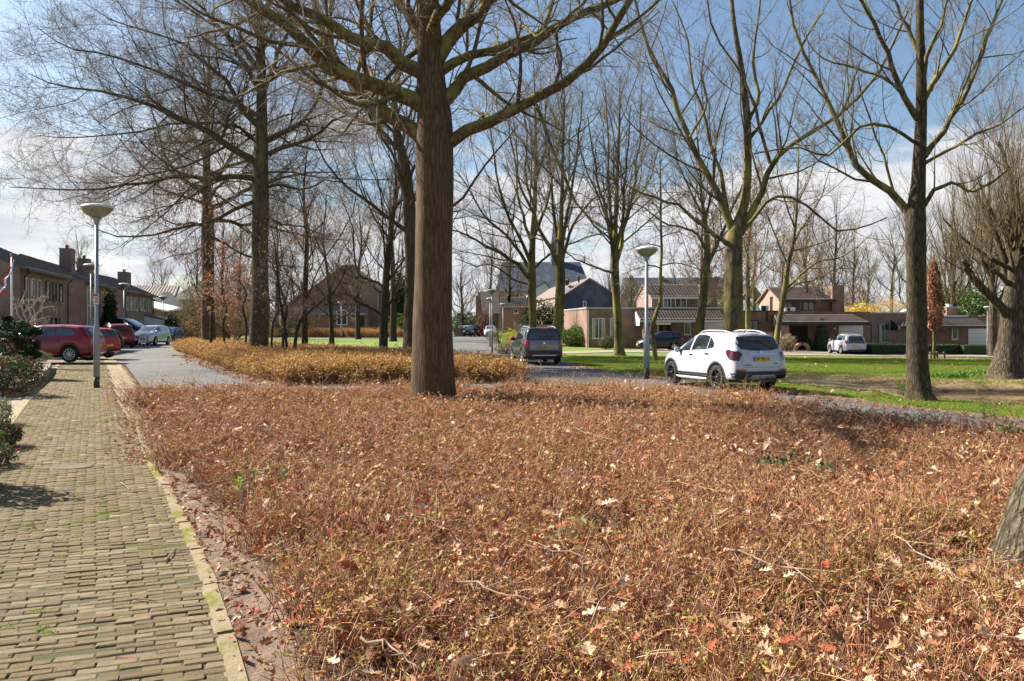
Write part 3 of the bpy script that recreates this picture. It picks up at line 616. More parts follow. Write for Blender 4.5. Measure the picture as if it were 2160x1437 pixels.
n = 1500; c = rand_in(soil_poly, n, r); c = c[c[:, 1] < 8]; pts.append(np.column_stack([c, r.uniform(.06, .12, len(c))])); scl.append(r.uniform(.5, 1.1, len(c)))
n = 900; c = rand_in([(3, 34), (7.6, 22), (10, 16), (25, 16), (40, 50), (2, 50)], n, r); pts.append(np.column_stack([c, zg(c[:, 0], c[:, 1]) + .03])); scl.append(r.uniform(.6, 1.2, n))
n = 260; c = rand_in([(3, 34), (7.4, 22.2), (9.9, 15.6), (9.2, 15.2), (6.6, 22), (2.2, 34)], n, r); pts.append(np.column_stack([c, np.full(n, .03)])); scl.append(r.uniform(.5, 1.0, n))
n = 700; a_ = np.array([(-7.2, 24.0), (-10.3, 30.0), (-14.6, 38), (-19, 46.5)]); t = r.random(n) * 2.99; k = t.astype(int); f = (t - k)[:, None]; c = a_[k] * (1 - f) + a_[k + 1] * f + r.normal(0, .3, (n, 2)); pts.append(np.column_stack([c, np.full(n, .035)])); scl.append(r.uniform(.6, 1.1, n))
lit = scatter('leaf_litter', np.vstack(pts), np.concatenate(scl), lit_var, 10, .45)
tag(lit, 'loose dry brown leaves lying along the kerb, path and lawn', 'leaves')
# large single leaves caught on top of the bed
r = np.random.default_rng(12)
c = rand_in([(-1.0, 4.6), (-3.2, 8.6), (-4.6, 11.5), (4.2, 11.5), (4.4, 7), (2.4, 4.6)], 240, r)
for x, y in c[np.argsort(c[:, 1])]:
    o = link('leaf', leaf_me[r.integers(0, 6)], bed, (x, y, r.uniform(.34, .43)), r.uniform(0, 6.28)); o.rotation_euler.x = r.normal(0, .6); o.rotation_euler.y = r.normal(0, .6); o.scale = (r.uniform(.55, .95),) * 3
# fallen twigs and small branches lying across the bed
stick_m = mat('dead_twig', (.34, .25, .17), .85, (.18, .12, .08), 20)
def stick(p0, p1, rr, nb=3, seed=0, z=.44):
    r = np.random.default_rng(seed); a = np.array([*p0, z]); b = np.array([*p1, z + r.uniform(-.02, .06)]); t = np.linspace(0, 1, 7)[:, None]
    P = a * (1 - t) + b * t + r.normal(0, .012, (7, 3)); mb = MB(); mb.tube(P, rr * (1.1 - .75 * t[:, 0]), 6)
    for i in range(nb):
        k = r.integers(1, 6); d = unit((b - a) + r.normal(0, .5, 3) * np.linalg.norm(b - a)); L = r.uniform(.15, .35) * np.linalg.norm(b - a)
        mb.tube([P[k], P[k] + d * L * .5 + r.normal(0, .01, 3), P[k] + d * L], [rr * .6, rr * .45, rr * .2], 5)
    return mb.build('twig', stick_m, bed)
def B(px, py, z=.44): return G(px, py, z)
for i, (a, b, w) in enumerate([((1530, 1160), (1760, 1225), .008), ((1590, 1195), (1680, 1080), .006), ((1400, 1010), (1560, 1045), .007), ((1690, 985), (1745, 1010), .006), ((2035, 945), (2045, 965), .022),
        ((2022, 960), (2035, 975), .018), ((830, 1090), (1010, 1110), .005), ((590, 1035), (720, 1060), .006), ((770, 1340), (880, 1410), .007), ((640, 980), (700, 985), .006), ((560, 1180), (680, 1140), .004),
        ((1110, 1140), (1290, 1190), .005), ((1800, 1330), (1900, 1200), .005), ((980, 1230), (1120, 1290), .006), ((1250, 1300), (1330, 1180), .005), ((400, 880), (430, 850), .006), ((1880, 1130), (2050, 1240), .006),
        ((900, 1000), (1010, 960), .005), ((1180, 900), (1290, 930), .006), ((770, 905), (830, 870), .006)]):
    stick(B(*a), B(*b), w, 3, i)
for i, (a, b) in enumerate([((200, 955), (245, 951)), ((255, 1025), (272, 1040)), ((347, 1195), (370, 1165)), ((285, 1275), (330, 1280)), ((270, 1205), (303, 1200)), ((215, 915), (290, 922))]):
    A0 = G(*a); B0 = G(*b); mb = MB(); mb.tube([(*A0, .04), ((A0[0] + B0[0]) / 2 + .01, (A0[1] + B0[1]) / 2 - .01, .045), (*B0, .04)], [.006, .005, .003], 5); mb.build('twig', stick_m, path)
# weeds between the bricks
wd = foliage_mat('weed_leaves', [(.20, .30, .03), (.26, .34, .04), (.16, .24, .03)], .6, .3)
def tuft(seed, n, h, w, mats, spread=.05, lean=.8):
    r = np.random.default_rng(seed); b = np.column_stack([r.normal(0, spread, n), r.normal(0, spread, n), np.zeros(n)]); d = unit(np.column_stack([r.normal(0, lean, n), r.normal(0, lean, n), np.ones(n)])) * (h * r.uniform(.5, 1.2, n))[:, None]
    s = unit(np.cross(d, r.normal(0, 1, (n, 3)))) * w; V = np.stack([b - s, b + s, b + d], 1).reshape(-1, 3)
    return fast_mesh('tuft', V, np.arange(len(V)).reshape(-1, 3), mats)
wv = variants('weeds', [tuft(i, 26, .03, .004, wd, .022) for i in range(3)])
r = np.random.default_rng(14); c = rand_in([p for p in path_poly if p[1] < 23], 1500, r)
den = np.sin(c[:, 0] * 2.3 + 1) * np.sin(c[:, 1] * 1.1 + c[:, 0]); c = c[(den > .1) & (r.random(len(c)) < .35) | (c[:, 0] < -3.2 - (c[:, 1] - 4) * .55) & (r.random(len(c)) < .3)]
o = scatter('weeds', np.column_stack([c, np.full(len(c), .02)]), r.uniform(.4, 1.3, len(c)), wv, 15); tag(o, 'small green weeds growing in the joints of the brick footpath', 'weeds')
# moss cushions on the kerb
# grass blades
gm1 = foliage_mat('grass_blades', [(.17, .24, .022), (.20, .28, .03), (.13, .19, .02), (.25, .30, .05)], .6, .35)
gv = variants('grass_patches', [tuft(30 + i, 900, .055, .005, gm1, .36, .7) for i in range(3)])
LAWN = [(3.1, 35.2), G(1300, 784), G(1450, 802), G(1650, 825), G(1780, 840), G(1900, 856), G(2160, 884), (14, 11.6), (26, 11), (32, 22), (30, 40), (27, 45), G(1650, 753), (3.2, 47)]
c = bed_points(LAWN, 2.3, 16); d_, dep_ = ditch(c[:, 0], c[:, 1]); c = c[d_ > 1.0]
o = scatter('grass', np.column_stack([c, zg(c[:, 0], c[:, 1]) - .02]), np.column_stack([np.ones(len(c)) * 1.15] * 2 + [rs.uniform(.7, 1.2, len(c))]), gv, 17); tag(o, 'short green lawn grass beside the road and pond', 'grass')
dry = foliage_mat('dry_grass', [(.50, .37, .19), (.40, .29, .14), (.30, .24, .09), (.60, .47, .28)], .8, .2)
dv = variants('dry_patches', [tuft(40 + i, 260, .09, .006, dry, .28, .9) for i in range(3)])
c = bed_points([tuple(p) for p in near[:6]] + [tuple(p) for p in far[:6][::-1]], 7.5, 18); d_, dep_ = ditch(c[:, 0], c[:, 1]); c = c[(d_ > .55) & (zbank(c[:, 0], c[:, 1]) > -.24)]
o = scatter('dry_grass', np.column_stack([c, zbank(c[:, 0], c[:, 1])]), rs.uniform(.6, 1.2, len(c)), dv, 19); tag(o, 'dry straw coloured grass on the banks of the pond', 'grass')
# ================================================================== TREES
bark_main = bark_mat('bark_pale', (.055, .034, .02), (.25, .175, .115), (.12, .12, .03), (.56, .74), (26, 26, 2.4), .9, .014, vor=.14)
bark_dark = bark_mat('bark_dark', (.026, .019, .013), (.10, .076, .052), (.11, .105, .03), (.54, .72), (24, 24, 5), .8, .015)
bark_moss = bark_mat('bark_mossy', (.045, .034, .024), (.15, .115, .08), (.24, .205, .05), (.46, .62), (10, 10, 3), .7, .025)
bark_will = bark_mat('bark_willow', (.04, .03, .02), (.16, .125, .085), (.15, .15, .06), (.58, .75), (16, 16, 2.6), 1.3, .04)
bark_near = bark_mat('bark_furrowed', (.10, .075, .05), (.36, .30, .22), (.20, .21, .04), (.60, .70), (20, 20, 4.5), 1.8, .045, vor=.6)
bark_oak = bark_mat('bark_brown', (.045, .033, .023), (.15, .115, .082), (.17, .155, .045), (.52, .70), (24, 24, 5), .8, .015)
bark_limb = bark_mat('bark_limb', (.055, .036, .022), (.17, .12, .08), (.22, .195, .06), (.48, .64), (16, 16, 8), .8, .015, 1.8, 1.)
tw_br = mat('twig_brown', (.24, .18, .13), .85, (.15, .11, .08), 3)
tw_gr = mat('twig_grey', (.30, .245, .19), .85, (.16, .125, .09), 2.5)
tw_wi = mat('willow_shoots', (.36, .27, .15), .8, (.25, .17, .10), 2.5)
rus = foliage_mat('russet_leaves', [(.36, .16, .10), (.26, .10, .06), (.48, .26, .17), (.32, .13, .08), (.42, .19, .12)], .6, .4)

def spline(pts, m):
    p = np.array(pts, float); n = len(p); q = np.vstack([2 * p[0] - p[1], p, 2 * p[-1] - p[-2]]); t = np.linspace(0, n - 1, m); k = np.minimum(t.astype(int), n - 2); f = (t - k)[:, None]
    a, b, c, d = q[k], q[k + 1], q[k + 2], q[k + 3]
    return .5 * (2 * b + (c - a) * f + (2 * a - 5 * b + 4 * c - d) * f ** 2 + (3 * b - a - 3 * c + d) * f ** 3)
def grow(P, R, r, n=8, t0=.25, t1=.98, ang=50, asd=12, lr=.5, lsd=.2, rr=.55, m=5, up=.1, wig=.12, tip=.3, shape=.45, rmin=.002, lmin=0., droop=0.):
    """children of every branch: P (N,k,3), R (N,k) -> P2, R2"""
    N_, k, _ = P.shape; L = np.linalg.norm(np.diff(P, axis=1), axis=2).sum(1); cnt = np.maximum(1, np.round(n * np.clip(L / np.median(L), .5, 1.8))).astype(int)
    ix = np.repeat(np.arange(N_), cnt); tot = len(ix); first = np.concatenate([[0], np.cumsum(cnt)[:-1]]); j = np.arange(tot) - first[ix]
    t = t0 + (t1 - t0) * (j + r.random(tot)) / cnt[ix]; s = t * (k - 1); q = np.minimum(s.astype(int), k - 2); f = (s - q)[:, None]
    S = P[ix, q] * (1 - f) + P[ix, q + 1] * f; D = unit(P[ix, q + 1] - P[ix, q]); R0 = R[ix, q] * (1 - f[:, 0]) + R[ix, q + 1] * f[:, 0]
    a = np.cross(D, np.where(np.abs(D[:, 2:]) > .9, [[1., 0, 0]], [[0, 0, 1.]])); a = unit(a); b = np.cross(D, a); phi = j * 2.4 + r.normal(0, .7, tot) + r.uniform(0, 6.28, N_)[ix]
    th = np.radians(r.normal(ang, asd, tot)); d = unit(np.cos(th)[:, None] * D + np.sin(th)[:, None] * (np.cos(phi)[:, None] * a + np.sin(phi)[:, None] * b))
    Lc = np.maximum(lr * L[ix] * (1 - shape * t) * np.clip(r.normal(1, lsd, tot), .35, 1.7), lmin); step = Lc / (m - 1); out = [S]; cur = S
    for i in range(m - 1):
        d = unit(d + r.normal(0, wig, (tot, 3)) + np.array([0, 0, up - droop * i / m])); cur = cur + d * step[:, None]; out.append(cur)
    rad = np.maximum(np.minimum(rr * R0, Lc * .03), rmin); R2 = rad[:, None] * np.linspace(1, tip, m)[None]
    return np.stack(out, 1), R2
def tube_mesh(name, sets, mats, mi=None):
    V = []; Q = []; o_ = 0; M = []
    for n_, (P, R, seg) in enumerate(sets):
        v, q = tubes(P, R, seg); V.append(v); Q.append(q + o_); o_ += len(v); M.append(np.full(len(q), 0 if mi is None else mi[n_]))
    return fast_mesh(name, np.vstack(V), np.vstack(Q), mats, np.concatenate(M), smooth=True)
def knobbly(P, R, seg, r, flare=0., amp=.04, fl_n=5, fh=.6):
    """trunk surface with an uneven outline and root flare"""
    P = np.array(P, float); m = len(P); V, Q = tubes(P[None], np.ones((1, m)), seg); V = V.reshape(m, seg, 3); C = P[:, None]
    a = np.linspace(0, 2 * math.pi, seg, endpoint=False); h = (P[:, 2] - P[0, 2])
    ph = r.uniform(0, 6.28, 4)
    k = 1 + amp * (np.sin(2 * a[None] + ph[0] + h[:, None] * .8) + .6 * np.sin(3 * a[None] + ph[1] - h[:, None] * 1.3) + .5 * np.sin(5 * a[None] + ph[2] + h[:, None] * .5))
    fl = flare * np.exp(-h / fh * 2.2)[:, None] * (1 + .45 * np.cos(fl_n * a[None] + ph[3])); k = k + fl
    V = C + (V - C) * (R[:, None] * k)[:, :, None]
    return V.reshape(-1, 3), Q
def tree(name, label, loc, trunk, tr, limbs, levels, barkm, twigm, seed, seg=20, flare=.35, group=None, rotz=0., leaves=None, limb_seg=9, cat='tree', auto=None, fh=.6, amp=.04, limb_max=99, limbm=None):
    limbm = limbm or barkm
    """trunk: [(x,y,z)], tr: radii; limbs: list of (pts, r0, r1); auto: grow() args for more limbs off the trunk"""
    r = np.random.default_rng(seed); root = thing(name, label, cat, loc, rotz, group)
    m = 26; P = spline(trunk, m); zz = np.linspace(0, 1, len(tr)); R = np.interp(np.linspace(0, 1, m), zz, tr); P[1:-1, :2] += r.normal(0, R.mean() * .03, (m - 2, 2))
    hts = P[:, 2]; 
    # denser rings near the ground
    s = np.linspace(0, 1, 40) ** 1.6; P2 = np.stack([np.interp(s, np.linspace(0, 1, m), P[:, i]) for i in range(3)], 1); R2 = np.interp(s, np.linspace(0, 1, m), R)
    V, Q = knobbly(P2, R2, seg, r, flare, amp, fh=fh); me = fast_mesh('trunk', V, Q, barkm, smooth=True); link('trunk', me, root)
    LP = []; LR = []
    for pts, r0, r1 in limbs:
        p = spline(pts, 12); p[2:] += r.normal(0, r0 * .27, (10, 3)); LP.append(p); LR.append(r0 + (r1 - r0) * np.linspace(0, 1, 12) ** .8)
    if auto:
        a = dict(auto); p, q = grow(P[None], R[None], r, m=12, **a); LP += list(p); LR += list(q)
    LP = np.array(LP); LR = np.array(LR)
    for i in range(len(LP)):
        if i < limb_max:
            V, Q = tubes(LP[i:i + 1], LR[i:i + 1], limb_seg); link('limb', fast_mesh('limb', V, Q, limbm, smooth=True), root)
    sets = []; fine = []; prevP, prevR = LP, LR
    if limb_max < len(LP): sets.append((LP[limb_max:], LR[limb_max:], 6))
    if len(P) and levels:
        for li, lv in enumerate(levels):
            lv = dict(lv); sg = lv.pop('seg', 4); pl = lv.pop('top', 0)
            if pl:   # also let the trunk's own top carry this level
                p1, q1 = grow(P[None, 14:], R[None, 14:], r, **{**lv, 'n': pl, 'rr': .5}); 
            p_, q_ = grow(prevP, prevR, r, **lv)
            if pl: p_ = np.concatenate([p_, p1]); q_ = np.concatenate([q_, q1])
            (sets if li == 0 else fine).append((p_, q_, sg)); prevP, prevR = p_, q_
    if sets: o = link('branches', tube_mesh('branches', sets, limbm), root); o['kind'] = 'stuff'
    if fine: o = link('twigs', tube_mesh('twigs', fine, twigm), root); o['kind'] = 'stuff'
    if leaves:
        n, L, mt, zmax = leaves; C = prevP[:, -2:].reshape(-1, 3); C = C[(C[:, 2] < zmax) & (np.hypot(C[:, 0], C[:, 1]) < (4.5 if zmax == 9.2 else 99))]; C = C[r.integers(0, len(C), n)] + r.normal(0, .05, (n, 3)); C = C[np.argsort(r.random(len(C)))]
        V, Q = leaf_quads(C, r.normal(0, .5, (n, 3)) - [0, 0, .8], r.normal(0, 1, (n, 3)), L * r.uniform(.6, 1.3, n), L * .42 * r.uniform(.7, 1.3, n))
        o = link('dry_leaves', fast_mesh('dry_leaves', V, Q, mt), root); o['kind'] = 'stuff'
    return root
def T(d, x0, pts, dys=None, y0=0.):
    """photo pixels -> local points at depth d around x0; dys = how far each point leans away from the camera"""
    n = len(pts); dys = dys if dys is not None else 0.
    dy = np.linspace(0, 1, n) * dys if np.isscalar(dys) else np.array(dys)
    return [(XW(px, d + y) - x0, y, ZW(py, d + y)) for (px, py), y in zip(pts, dy)]

# ---- the big foreground tree
d = 16.2; x0 = XW(912, d)
tk = T(d, x0, [(914, 850), (914, 800), (913, 700), (914, 600), (915, 500), (917, 400), (917, 300), (916, 230), (908, 150), (905, 80), (903, 0), (903, -120), (908, -260), (912, -420), (915, -600)]); tk[0] = (tk[0][0], 0, 0)
trd = [.43, .42, .40, .39, .385, .38, .375, .33, .26, .23, .20, .16, .13, .09, .03]
LB = [([(950, 300), (985, 275), (1030, 262), (1080, 235), (1140, 205), (1190, 172), (1235, 140), (1268, 100), (1292, 50), (1325, 5), (1370, -80), (1400, -200)], .135, .05, -1.0),
      ([(935, 215), (965, 185), (1000, 158), (1060, 122), (1120, 92), (1165, 62), (1240, 25), (1300, 0), (1400, -60), (1500, -130)], .15, .05, 1.2),
      ([(930, 150), (985, 118), (1050, 108), (1110, 82), (1150, 50), (1165, 0), (1200, -100)], .11, .04, 2.5),
      ([(915, 130), (945, 90), (985, 50), (1025, 10), (1080, -70), (1150, -200)], .19, .07, .6),
      ([(915, 135), (890, 85), (865, 45), (835, 0), (780, -80), (700, -200)], .17, .06, 1.0),
      ([(905, 165), (870, 140), (810, 108), (750, 82), (690, 45), (625, 15), (560, -30), (460, -90)], .17, .06, -.8),
      ([(900, 230), (860, 205), (800, 190), (740, 165), (690, 130), (640, 90), (590, 45), (540, 10), (470, -60), (400, -130)], .18, .07, -2.0),
      ([(900, 300), (865, 268), (820, 240), (770, 205), (735, 175), (705, 130), (680, 80), (665, 20), (650, -60), (640, -200)], .17, .07, 1.8),
      ([(905, 80), (930, 20), (990, -60), (1060, -200)], .13, .04, -2), ([(904, 20), (860, -60), (800, -180), (760, -300)], .12, .04, -1.5), ([(904, -60), (980, -180), (1100, -300)], .11, .04, 1.5), ([(905, -100), (820, -250), (760, -420)], .10, .04, 2)]
limbs = [(T(d, x0, p, dy), a, b) for p, a, b, dy in LB]
tree('plane_tree', 'big tree with a thick straight trunk, half lit, standing in the shrub bed', (x0, d, 0), tk, trd, limbs,
     [dict(n=10, t0=.12, ang=52, asd=16, lr=.42, lsd=.3, rr=.42, m=8, up=.05, wig=.16, seg=6, shape=.2), dict(n=8, t0=.12, ang=48, lr=.42, rr=.42, m=6, up=.02, wig=.2, seg=4, rmin=.0034),
      dict(n=6, t0=.15, ang=46, lr=.45, rr=.5, m=4, up=.03, wig=.24, seg=3, rmin=.0026, lmin=.3, shape=.2), dict(n=2, t0=.2, ang=42, lr=.45, m=3, rr=.6, up=.05, wig=.25, seg=3, rmin=.0022, lmin=.12)], bark_main, tw_gr, 1, seg=44, flare=.20, limb_seg=14, fh=.9, limbm=bark_limb)

# ---- the trunk in the right-hand corner
r = np.random.default_rng(77); x0, y0 = 3.50, 5.2; root = thing('oak_tree', 'rough barked leaning trunk cut off by the right edge of the photo', 'tree', (x0, y0, 0))
P = spline([(0, 0, -.05), (.12, .03, .5), (.32, .05, 1.1), (.52, .1, 1.9), (.75, .15, 3.), (.8, .2, 5), (.9, .2, 7)], 46); R = np.interp(np.linspace(0, 1, 46), [0, .1, .25, 1], [.42, .37, .34, .28]); V, Q = knobbly(P, R, 72, r, .30, .03, 6, .5)
link('trunk', fast_mesh('trunk', V, Q, bark_near, smooth=True), root)

# ---- generic recipes
def upright(d, px, base, h, tr0, seed, label, forks, name='bare_tree', bark=None, tws=None, dens=1., spread=1., group=None, lean=0., lvl=None, loc=None, fork_r=.5, leaves=None, flare=.3, cat='tree', z0=None, limb_max=99):
    """bare tree that divides into rising limbs; forks: list of (t along trunk, azimuth deg, out, up, len)"""
    x0 = XW(px, d); y0 = d; z = float(zg(x0, y0)) if z0 is None else z0
    r = np.random.default_rng(seed); tk = [(0, 0, -.05), (lean * h * .15 + r.normal(0, .05), 0, h * .15), (lean * h * .33, r.normal(0, .06), h * .33), (lean * h * .5 + r.normal(0, .15), 0, h * .5), (lean * h * .7 + r.normal(0, .25), r.normal(0, .2), h * .7), (lean * h + r.normal(0, .3), 0, h)]
    lim = []
    for t, az, out, up, L in forks:
        P = spline(tk, 30); k = int(t * 29); s = P[k]; a = math.radians(az); dx, dy = math.cos(a), math.sin(a); dirn = np.array([dx * out, dy * out, up]); dirn /= np.linalg.norm(dirn)
        p1 = s + dirn * L * .12; p2 = s + dirn * L * .35 + [dx * L * .04, dy * L * .04, -.02 * L]; p3 = s + dirn * L * .7 + [0, 0, L * .06]; p4 = s + dirn * L + [0, 0, L * .2]
        rr = tr0 * (1 - .75 * t) * fork_r; lim.append(([s - dirn * .1, p1, p2 + r.normal(0, .04 * L, 3), p3 + r.normal(0, .05 * L, 3), p4], rr, rr * .22))
    lv = lvl or [dict(n=8 * dens, t0=.18, ang=38, lr=.42, lsd=.3, rr=.45, m=7, up=.12, wig=.12, seg=5, shape=.3, top=int(14 * dens)), dict(n=7 * dens, t0=.15, ang=40, lr=.42, rr=.45, m=5, up=.08, wig=.16, seg=3, rmin=.007),
                 dict(n=5, t0=.2, ang=40, lr=.45, m=3, rr=.55, up=.06, wig=.28, seg=3, rmin=.006, lmin=.25)]
    return tree(name, label, (x0, y0, z), tk, [tr0 * 1.05, tr0 * .95, tr0 * .85, tr0 * .6, tr0 * .35, tr0 * .06], lim, lv, bark or bark_dark, tws or tw_br, seed, seg=16, flare=flare, group=group, leaves=leaves, limb_seg=8, limb_max=limb_max)
def traced(name, label, d, px, base_py, tkpx, trw, LBs, lvl, bark, tws, seed, flare=.4, fh=.6, leaves=None, seg=24, z0=None, limb_seg=10, y0=None, limbm=None):
    x0 = XW(px, d); z = float(zg(x0, d)) if z0 is None else z0
    f = lambda pts, dy: [(a, b, c - z) for a, b, c in T(d, x0, pts, dy)]
    tk = f(tkpx, 0.); tk[0] = (tk[0][0], 0, -.06); tr = [w / 2 / F * d for w in trw]
    lim = [(f(p, dy), a / 2 / F * d, b / 2 / F * d) for p, a, b, dy in LBs]
    return tree(name, label, (x0, d, z), tk, tr, lim, lvl, bark, tws, seed, seg=seg, flare=flare, fh=fh, leaves=leaves, limb_seg=limb_seg, limbm=limbm)
pop = [dict(n=10, t0=.15, ang=48, asd=16, lr=.36, lsd=.35, rr=.40, m=7, up=.16, wig=.13, seg=5, shape=.25), dict(n=8, t0=.2, ang=45, lr=.42, rr=.42, m=5, up=.12, wig=.18, seg=3, rmin=.005), dict(n=5, t0=.3, ang=42, lr=.4, m=3, rr=.55, up=.14, wig=.28, seg=3, rmin=.0045, lmin=.2)]
# ---- dark trunk on the right beside the pond
traced('bare_tree', 'dark trunk with a flared foot between the road and the pond', 20.6, 1936, 832,
       [(1938, 836), (1937, 800), (1935, 740), (1933, 650), (1932, 560), (1930, 470), (1936, 400), (1940, 330), (1943, 250), (1943, 150), (1940, 60), (1942, -60), (1944, -180), (1946, -320)], [47, 45, 43, 41, 39, 42, 28, 25, 22, 20, 17, 14, 10, 3],
       [([(1925, 460), (1905, 435), (1870, 400), (1830, 370), (1800, 335), (1775, 290), (1760, 240), (1735, 190), (1700, 130), (1680, 60), (1660, -30)], 20, 5, .8), ([(1945, 440), (1975, 400), (2015, 388), (2050, 405), (2090, 385), (2140, 350)], 11, 3, -.6),
        ([(1950, 330), (1985, 280), (2020, 235), (2050, 170), (2075, 100), (2100, 40), (2130, -60)], 14, 5, .6), ([(1935, 250), (1905, 200), (1880, 130), (1850, 60), (1815, 0), (1780, -80)], 15, 5, -.9), ([(1945, 220), (1970, 170), (2005, 120), (2030, 60), (2050, 0), (2080, -90)], 13, 4, 1.0),
        ([(1940, 120), (1915, 60), (1890, 10), (1860, -80)], 11, 4, .5), ([(1945, 180), (1960, 110), (1985, 50), (2010, -40)], 11, 4, -.6), ([(1928, 300), (1880, 270), (1820, 265), (1780, 300), (1740, 330), (1680, 310), (1590, 325)], 8, 3, -.8),
        ([(1950, 345), (2010, 310), (2070, 280), (2130, 250), (2180, 210)], 8, 3, .8), ([(1905, 190), (1850, 160), (1790, 140), (1730, 120), (1690, 60)], 8, 2, 1.2)], pop, bark_dark, tw_br, 11, flare=.55, fh=.5, limbm=bark_moss)
# ---- big forked tree behind the white car
traced('bare_tree', 'mossy forked tree rising behind the white car', 27.5, 1546, 760,
       [(1546, 770), (1546, 720), (1547, 640), (1548, 560), (1550, 500), (1562, 460), (1575, 400), (1577, 330), (1576, 260), (1570, 190), (1560, 120), (1548, 50), (1540, -40), (1530, -150)], [42, 40, 38, 37, 36, 22, 19, 17, 15, 14, 11, 9, 7, 2],
       [([(1550, 500), (1535, 460), (1505, 400), (1475, 345), (1455, 290), (1430, 230), (1410, 170), (1375, 120), (1350, 50), (1330, -40)], 19, 5, .5), ([(1560, 480), (1590, 440), (1615, 390), (1630, 345), (1665, 310), (1720, 275), (1780, 235), (1840, 180), (1880, 100), (1920, 20)], 16, 4, -.8),
        ([(1540, 520), (1510, 495), (1470, 470), (1440, 440), (1400, 425), (1350, 405), (1320, 390)], 11, 3, -.6), ([(1553, 510), (1590, 460), (1620, 425), (1660, 415), (1710, 440), (1760, 485), (1820, 480), (1870, 460)], 9, 3, .9),
        ([(1576, 260), (1600, 200), (1590, 120), (1600, 40), (1610, -60)], 10, 3, .9), ([(1535, 450), (1520, 370), (1500, 310), (1485, 240), (1460, 170), (1450, 80), (1420, 0)], 10, 3, 1.0), ([(1625, 345), (1605, 280), (1590, 220), (1560, 150), (1500, 60), (1490, -40)], 8, 3, -.5),
        ([(1575, 300), (1620, 240), (1660, 170), (1690, 100), (1730, 30)], 9, 3, .6), ([(1455, 290), (1490, 220), (1480, 150), (1500, 60)], 6, 2, .8)], pop, bark_moss, tw_br, 12, flare=.2)
# ---- left: large spreading beech/oak in the hedge island
oakl = [dict(n=18, t0=.15, ang=50, asd=16, lr=.38, lsd=.3, rr=.42, m=7, up=.02, wig=.14, seg=5, shape=.25, top=30), dict(n=13, t0=.12, ang=48, lr=.40, rr=.45, m=5, up=.02, wig=.18, seg=3, rmin=.007), dict(n=8, t0=.15, ang=45, lr=.5, m=3, rr=.55, up=.02, wig=.3, seg=3, rmin=.006, lmin=.5)]
oak = traced('spreading_tree', 'large spreading tree with a dark trunk in the hedge island, left of the centre trunk', 38, 546, 728,
       [(545, 768), (546, 700), (548, 600), (549, 500), (550, 420), (549, 340), (552, 260), (552, 180), (550, 100), (548, 20), (545, -60), (545, -160)], [40, 38, 36, 34, 33, 30, 24, 21, 17, 13, 9, 3],
       [([(548, 345), (500, 320), (450, 290), (400, 255), (340, 235), (280, 205), (200, 195), (120, 180), (60, 150)], 18, 1.6, -1.5), ([(548, 380), (500, 372), (440, 380), (370, 372), (300, 385), (220, 395), (120, 400), (20, 395)], 14, 1.6, -2.),
        ([(552, 300), (590, 285), (630, 260), (665, 220), (690, 160), (710, 90), (730, 20)], 15, 1.6, 1.5), ([(552, 330), (600, 310), (660, 290), (720, 250), (790, 240), (850, 200)], 11, 1.6, -1.),
        ([(550, 270), (510, 230), (480, 180), (430, 130), (380, 90), (300, 60), (230, 40)], 15, 1.6, 1.5), ([(550, 420), (500, 440), (440, 470), (380, 480), (310, 500), (240, 495), (180, 470)], 10, 1.6, -1.5), ([(551, 200), (520, 140), (480, 80), (420, 10), (360, -60)], 13, 1.6, -1),
        ([(551, 200), (580, 140), (600, 80), (640, 10), (680, -60)], 12, 1.6, -1), ([(552, 250), (500, 220), (420, 190), (330, 150), (240, 120), (150, 100), (80, 60)], 12, 1.6, .5), ([(550, 150), (500, 90), (430, 40), (350, -10), (250, -40)], 10, 1.6, 1.5),
        ([(549, 400), (590, 390), (640, 400), (690, 380), (740, 390)], 9, 1.6, 1.), ([(549, 360), (540, 300), (480, 260), (390, 260), (280, 280), (170, 290), (80, 285)], 11, 1.6, 4), ([(549, 450), (590, 470), (640, 480), (690, 500)], 6, 1.6, -1)], oakl, bark_oak, tw_br, 13, flare=.3, leaves=(1100, .07, rus, 9.2))
ob = dup(oak, (XW(440, 52), 52, 0), R_(200), .98, 'spreading tree with a forked looking pale trunk at the far end of the hedge island')
for c in [c for c in ob.children if c.name.startswith('dry_leaves')]: bpy.data.objects.remove(c)
# ---- behind the main tree
upright(36, 868, 740, 17, .37, 14, 'thick pale trunk standing just behind the big foreground trunk', [(.42, 190, 1, .8, 6), (.45, 10, 1, .7, 6), (.5, 100, .8, 1, 6), (.55, 250, .8, 1, 6), (.6, 330, .8, 1, 5), (.66, 160, .7, 1, 5), (.72, 60, .6, 1, 4), (.5, 300, .9, .8, 6)], bark=bark_main, tws=tw_br, flare=.15)
fk = lambda n, seed, t0=.3, t1=.8, out=.7, L=6.: [(t0 + (t1 - t0) * i / max(1, n - 1), i * 137.5 + seed * 50, out, 1., L * (1.15 - .5 * i / n)) for i in range(n)]
upright(44, 645, 725, 13, .17, 15, 'slender forked tree beside the thin stems in the hedge island', [(.28, 20, .35, 1, 8), (.33, 190, .6, 1, 5), (.4, 300, .6, 1, 5), (.48, 90, .6, 1, 4.5), (.55, 220, .6, 1, 4), (.62, 340, .6, 1, 4)], bark=bark_dark)
bA = upright(44, 808, 735, 14, .235, 16, 'nearly black leaning trunk on the lawn edge left of the centre tree', [(.24, 200, .9, .8, 5), (.27, -10, .9, .9, 6), (.33, 150, .7, 1, 6), (.37, 20, .6, 1, 6), (.42, 260, .6, 1, 6), (.5, 80, .6, 1, 5), (.58, 190, .6, 1, 5), (.66, 330, .5, 1, 4)], bark=bark_dark, lean=.04)
